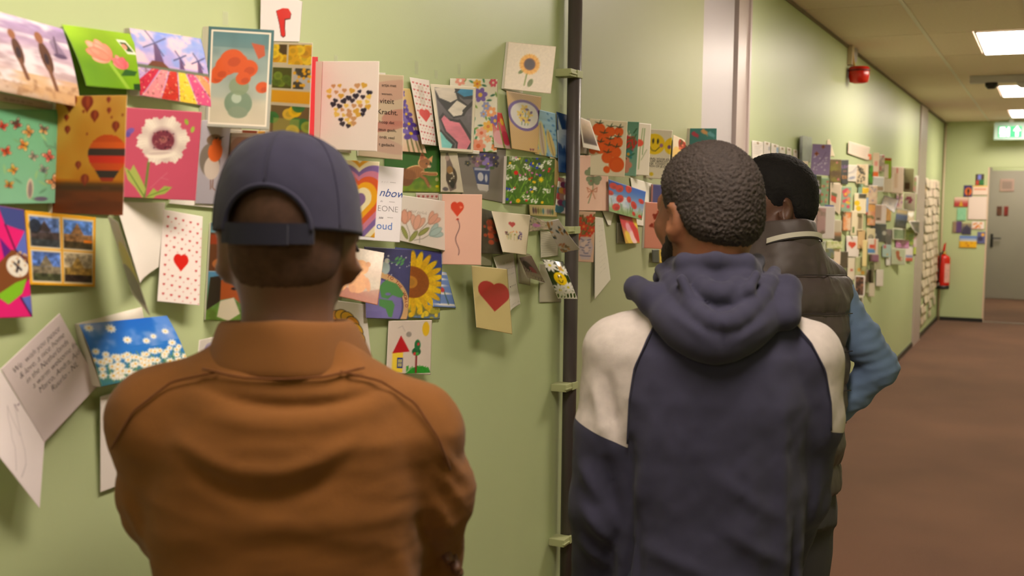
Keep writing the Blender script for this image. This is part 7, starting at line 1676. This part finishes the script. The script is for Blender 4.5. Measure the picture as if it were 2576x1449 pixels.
# ------------------------------------------------------------------ person in the padded vest
loc, rz = view_frame(1966, 2.9, math.radians(-32))
P3 = empty('person', loc, rz, 'person with black hair in a dark grey padded vest and blue sleeves', 'person', 'people looking at the cards')
S3 = skin('deep_brown_skin', (84, 54, 42))
M3 = rotm((-.016, .03, 1.562), math.radians(74), math.radians(-4))
v = Vol((-.34, -.22, .7), (.34, .28, 1.73), .0058)
head_prims(v, M3); neck(v, M3, (0, -.01, 1.42), .057, .066)
v.loft([(.75, 0, 0, .13, .09), (1.1, 0, 0, .14, .095), (1.32, 0, 0, .14, .085), (1.42, 0, -.01, .07, .065)], .04)
V, F = v.mesh(); V = smooth(V, F, 1)
hl, hr = hand((.165, .02, 1.0), (-.75, .5, -.4), (-.6, -.8, 0), 1, .35), hand((-.2, .09, .86), (.05, .4, -.9), (1, 0, 0), -1, .3)
nV = len(V); allV = np.concatenate([V, hl[0], hr[0]]); allF = np.concatenate([F, hl[1] + nV, hr[1] + nV + len(hl[0])])
sculpt('body', (allV, allF), S3, P3)
line3 = lambda y, x: np.interp(y, [-.13, -.1, -.07, -.045, -.03, -.01, .01, .03, .05, .075], [-.07, -.07, -.06, -.045, -.02, .005, .005, .035, .06, .085])
sculpt('hair', hair_shell(M3, .011, line3, .0032, 15, .0035, .0042, taper=.06), mat('black_hair', (20, 17, 17), .75, .25, noise=(120, .3), bump=(700, .8)), P3)
# shirt
v = Vol((-.36, -.24, .8), (.36, .28, 1.5), .0058)
v.loft([(.84, 0, 0, .15, .11), (1.1, 0, 0, .15, .115), (1.3, 0, -.005, .15, .105), (1.36, 0, -.01, .12, .09), (1.42, 0, -.01, .08, .075)], .02)
for s in (-1, 1): v.cap((s * .08, -.01, 1.38), (s * .145, -.008, 1.345), .045, .056, .03)
v.path([(.15, -.01, 1.33), (.215, -.055, 1.22), (.262, -.07, 1.155)], [.058, .05, .046], .02)
v.path([(.262, -.07, 1.155), (.215, -.02, 1.075), (.165, .02, 1.0)], [.046, .042, .036], .015)
v.path([(-.15, -.01, 1.33), (-.19, -.01, 1.15), (-.205, .02, 1.02), (-.2, .08, .88)], [.058, .05, .045, .036], .02)
V, F = v.mesh(); N = vnormals(V, F)
t_ = V[:, 0] * .5 - V[:, 2]; sl_ = sstep(.15, .2, np.abs(V[:, 0]))
V = V + N * (((fbm(V[:, 0] * 16, V[:, 1] * 16, V[:, 2] * 34, 41) - .5) * .012 + .0015 * np.sin(t_ * 190 + 9 * fbm(V[:, 0] * 8, V[:, 1] * 8, V[:, 2] * 8, 5))) * sl_)[:, None]
sculpt('shirt', (smooth(V, F, 1), F), cloth('light_blue_cotton', (96, 116, 146), 800, .15), P3)
# vest, quilted in horizontal baffles
v = Vol((-.26, -.24, .8), (.26, .24, 1.5), .0055)
v.loft([(.84, 0, 0, .165, .13), (.95, 0, 0, .172, .138), (1.1, 0, -.002, .172, .14), (1.24, 0, -.006, .172, .138), (1.33, 0, -.012, .166, .128), (1.39, 0, -.014, .128, .108), (1.44, 0, -.012, .096, .092), (1.48, 0, -.008, .082, .084)], .01)
for s in (-1, 1): v.cap((s * .08, -.012, 1.4), (s * .14, -.01, 1.36), .048, .058, .03)
for s in (-1, 1): v.ell((s * .215, .01, 1.27), (.052, .08, .12), .012, True)
V, F = v.mesh(); N = vnormals(V, F)
zb_ = V[:, 2] + .05 * np.abs(V[:, 0]) * np.sign(V[:, 2] - 1.25)
SE = np.array([.9, 1.005, 1.11, 1.21, 1.305, 1.4])
dq = np.min(np.abs(zb_[:, None] - SE[None]), 1)
puff = .014 * np.sqrt(np.clip(dq / .05, 0, 1)) - .006
wr = (noise3(V[:, 0] * 60 + V[:, 1] * 45, V[:, 1] * 20, V[:, 2] * 9, 51) - .5) * .014 * np.exp(-(dq / .028) ** 2) + (fbm(V[:, 0] * 20, V[:, 1] * 20, V[:, 2] * 14, 52) - .5) * .014
V = V + N * (puff + wr)[:, None]
VM = mat('grey_padded_nylon', (72, 62, 61), .55, .45, noise=(40, .06), bump=(500, .12))
ve = sculpt('vest', (V, F), VM, P3); VV = V
VS = mat('vest_stitching', (42, 36, 36), .6)
for z_ in SE[2:]: seam('quilt_seam', VV, [(-.15, z_ - .006), (-.08, z_ - .003), (0, z_), (.08, z_ - .003), (.15, z_ - .006)], .0015, VS, ve, .0005)
# stand collar, zip and reflective piping
def stand():
    A = np.linspace(-math.pi * .94, math.pi * .94, 64); prof = [(.006, -.03), (.014, .0), (.012, .03), (.006, .055), (.0, .068), (-.008, .066), (-.014, .04), (-.016, -.01)]; V = []
    for a in A:
        fr = abs(a) / math.pi
        for dr, dz in prof:
            r = .078 + dr + .004 * math.sin(a * 3 + dz * 40) + .0025 * math.sin(a * 11 + dz * 90) * math.sin(a * 4); V.append((math.sin(a) * r * 1.02, -math.cos(a) * r * 1.06 - .008 + .012 * fr, 1.468 + dz * (1 + .05 * math.cos(a)) - .02 * fr))
    n, m = len(A), len(prof); idx = np.arange(n * m).reshape(n, m)
    return np.array(V), np.stack([idx[:-1, :-1], idx[1:, :-1], idx[1:, 1:], idx[:-1, 1:]], -1).reshape(-1, 4)
cv_, cf_ = stand(); co = sculpt('stand_collar', (cv_, cf_), VM, ve)
q = co.modifiers.new('sub', 'SUBSURF'); q.levels = q.render_levels = 1
M_REF = mat('silver_piping', (190, 184, 172), .3, .6)
pp = []
for a in np.linspace(-1.0, .95, 30):
    r = .0935; pp.append((math.sin(a) * r * 1.02, -math.cos(a) * r * 1.06 - .008, 1.5 - .016 * a * a + .003 * a))
pm = MB()
for a_, b_ in zip(pp[:-1], pp[1:]): pm.prism([(a_[0], a_[1], a_[2] - .006), (b_[0], b_[1], b_[2] - .006), (b_[0] * .985, b_[1] * .985, b_[2] + .006), (a_[0] * .985, a_[1] * .985, a_[2] + .006)], (0, -.0025, 0))
pm.build('reflective_piping', M_REF, co)
MB().tube([(x_ * .995, y_ * .995, z_ - .009) for x_, y_, z_ in pp], .0022, 6).build('zip', VS, co, True)
for s in (-1, 1):
    ring = []
    for t_ in np.linspace(0, 2 * math.pi, 40):
        ring.append((s * (.163 + .004 * math.cos(2 * t_)), .01 + .076 * math.cos(t_), 1.275 + .108 * math.sin(t_)))
    MB().tube(ring, .005, 6).build('armhole_binding', VS, ve, True)
legs(P3, cloth('grey_trousers', (60, 58, 60)), MATS['black_sneaker'], .1, .87)
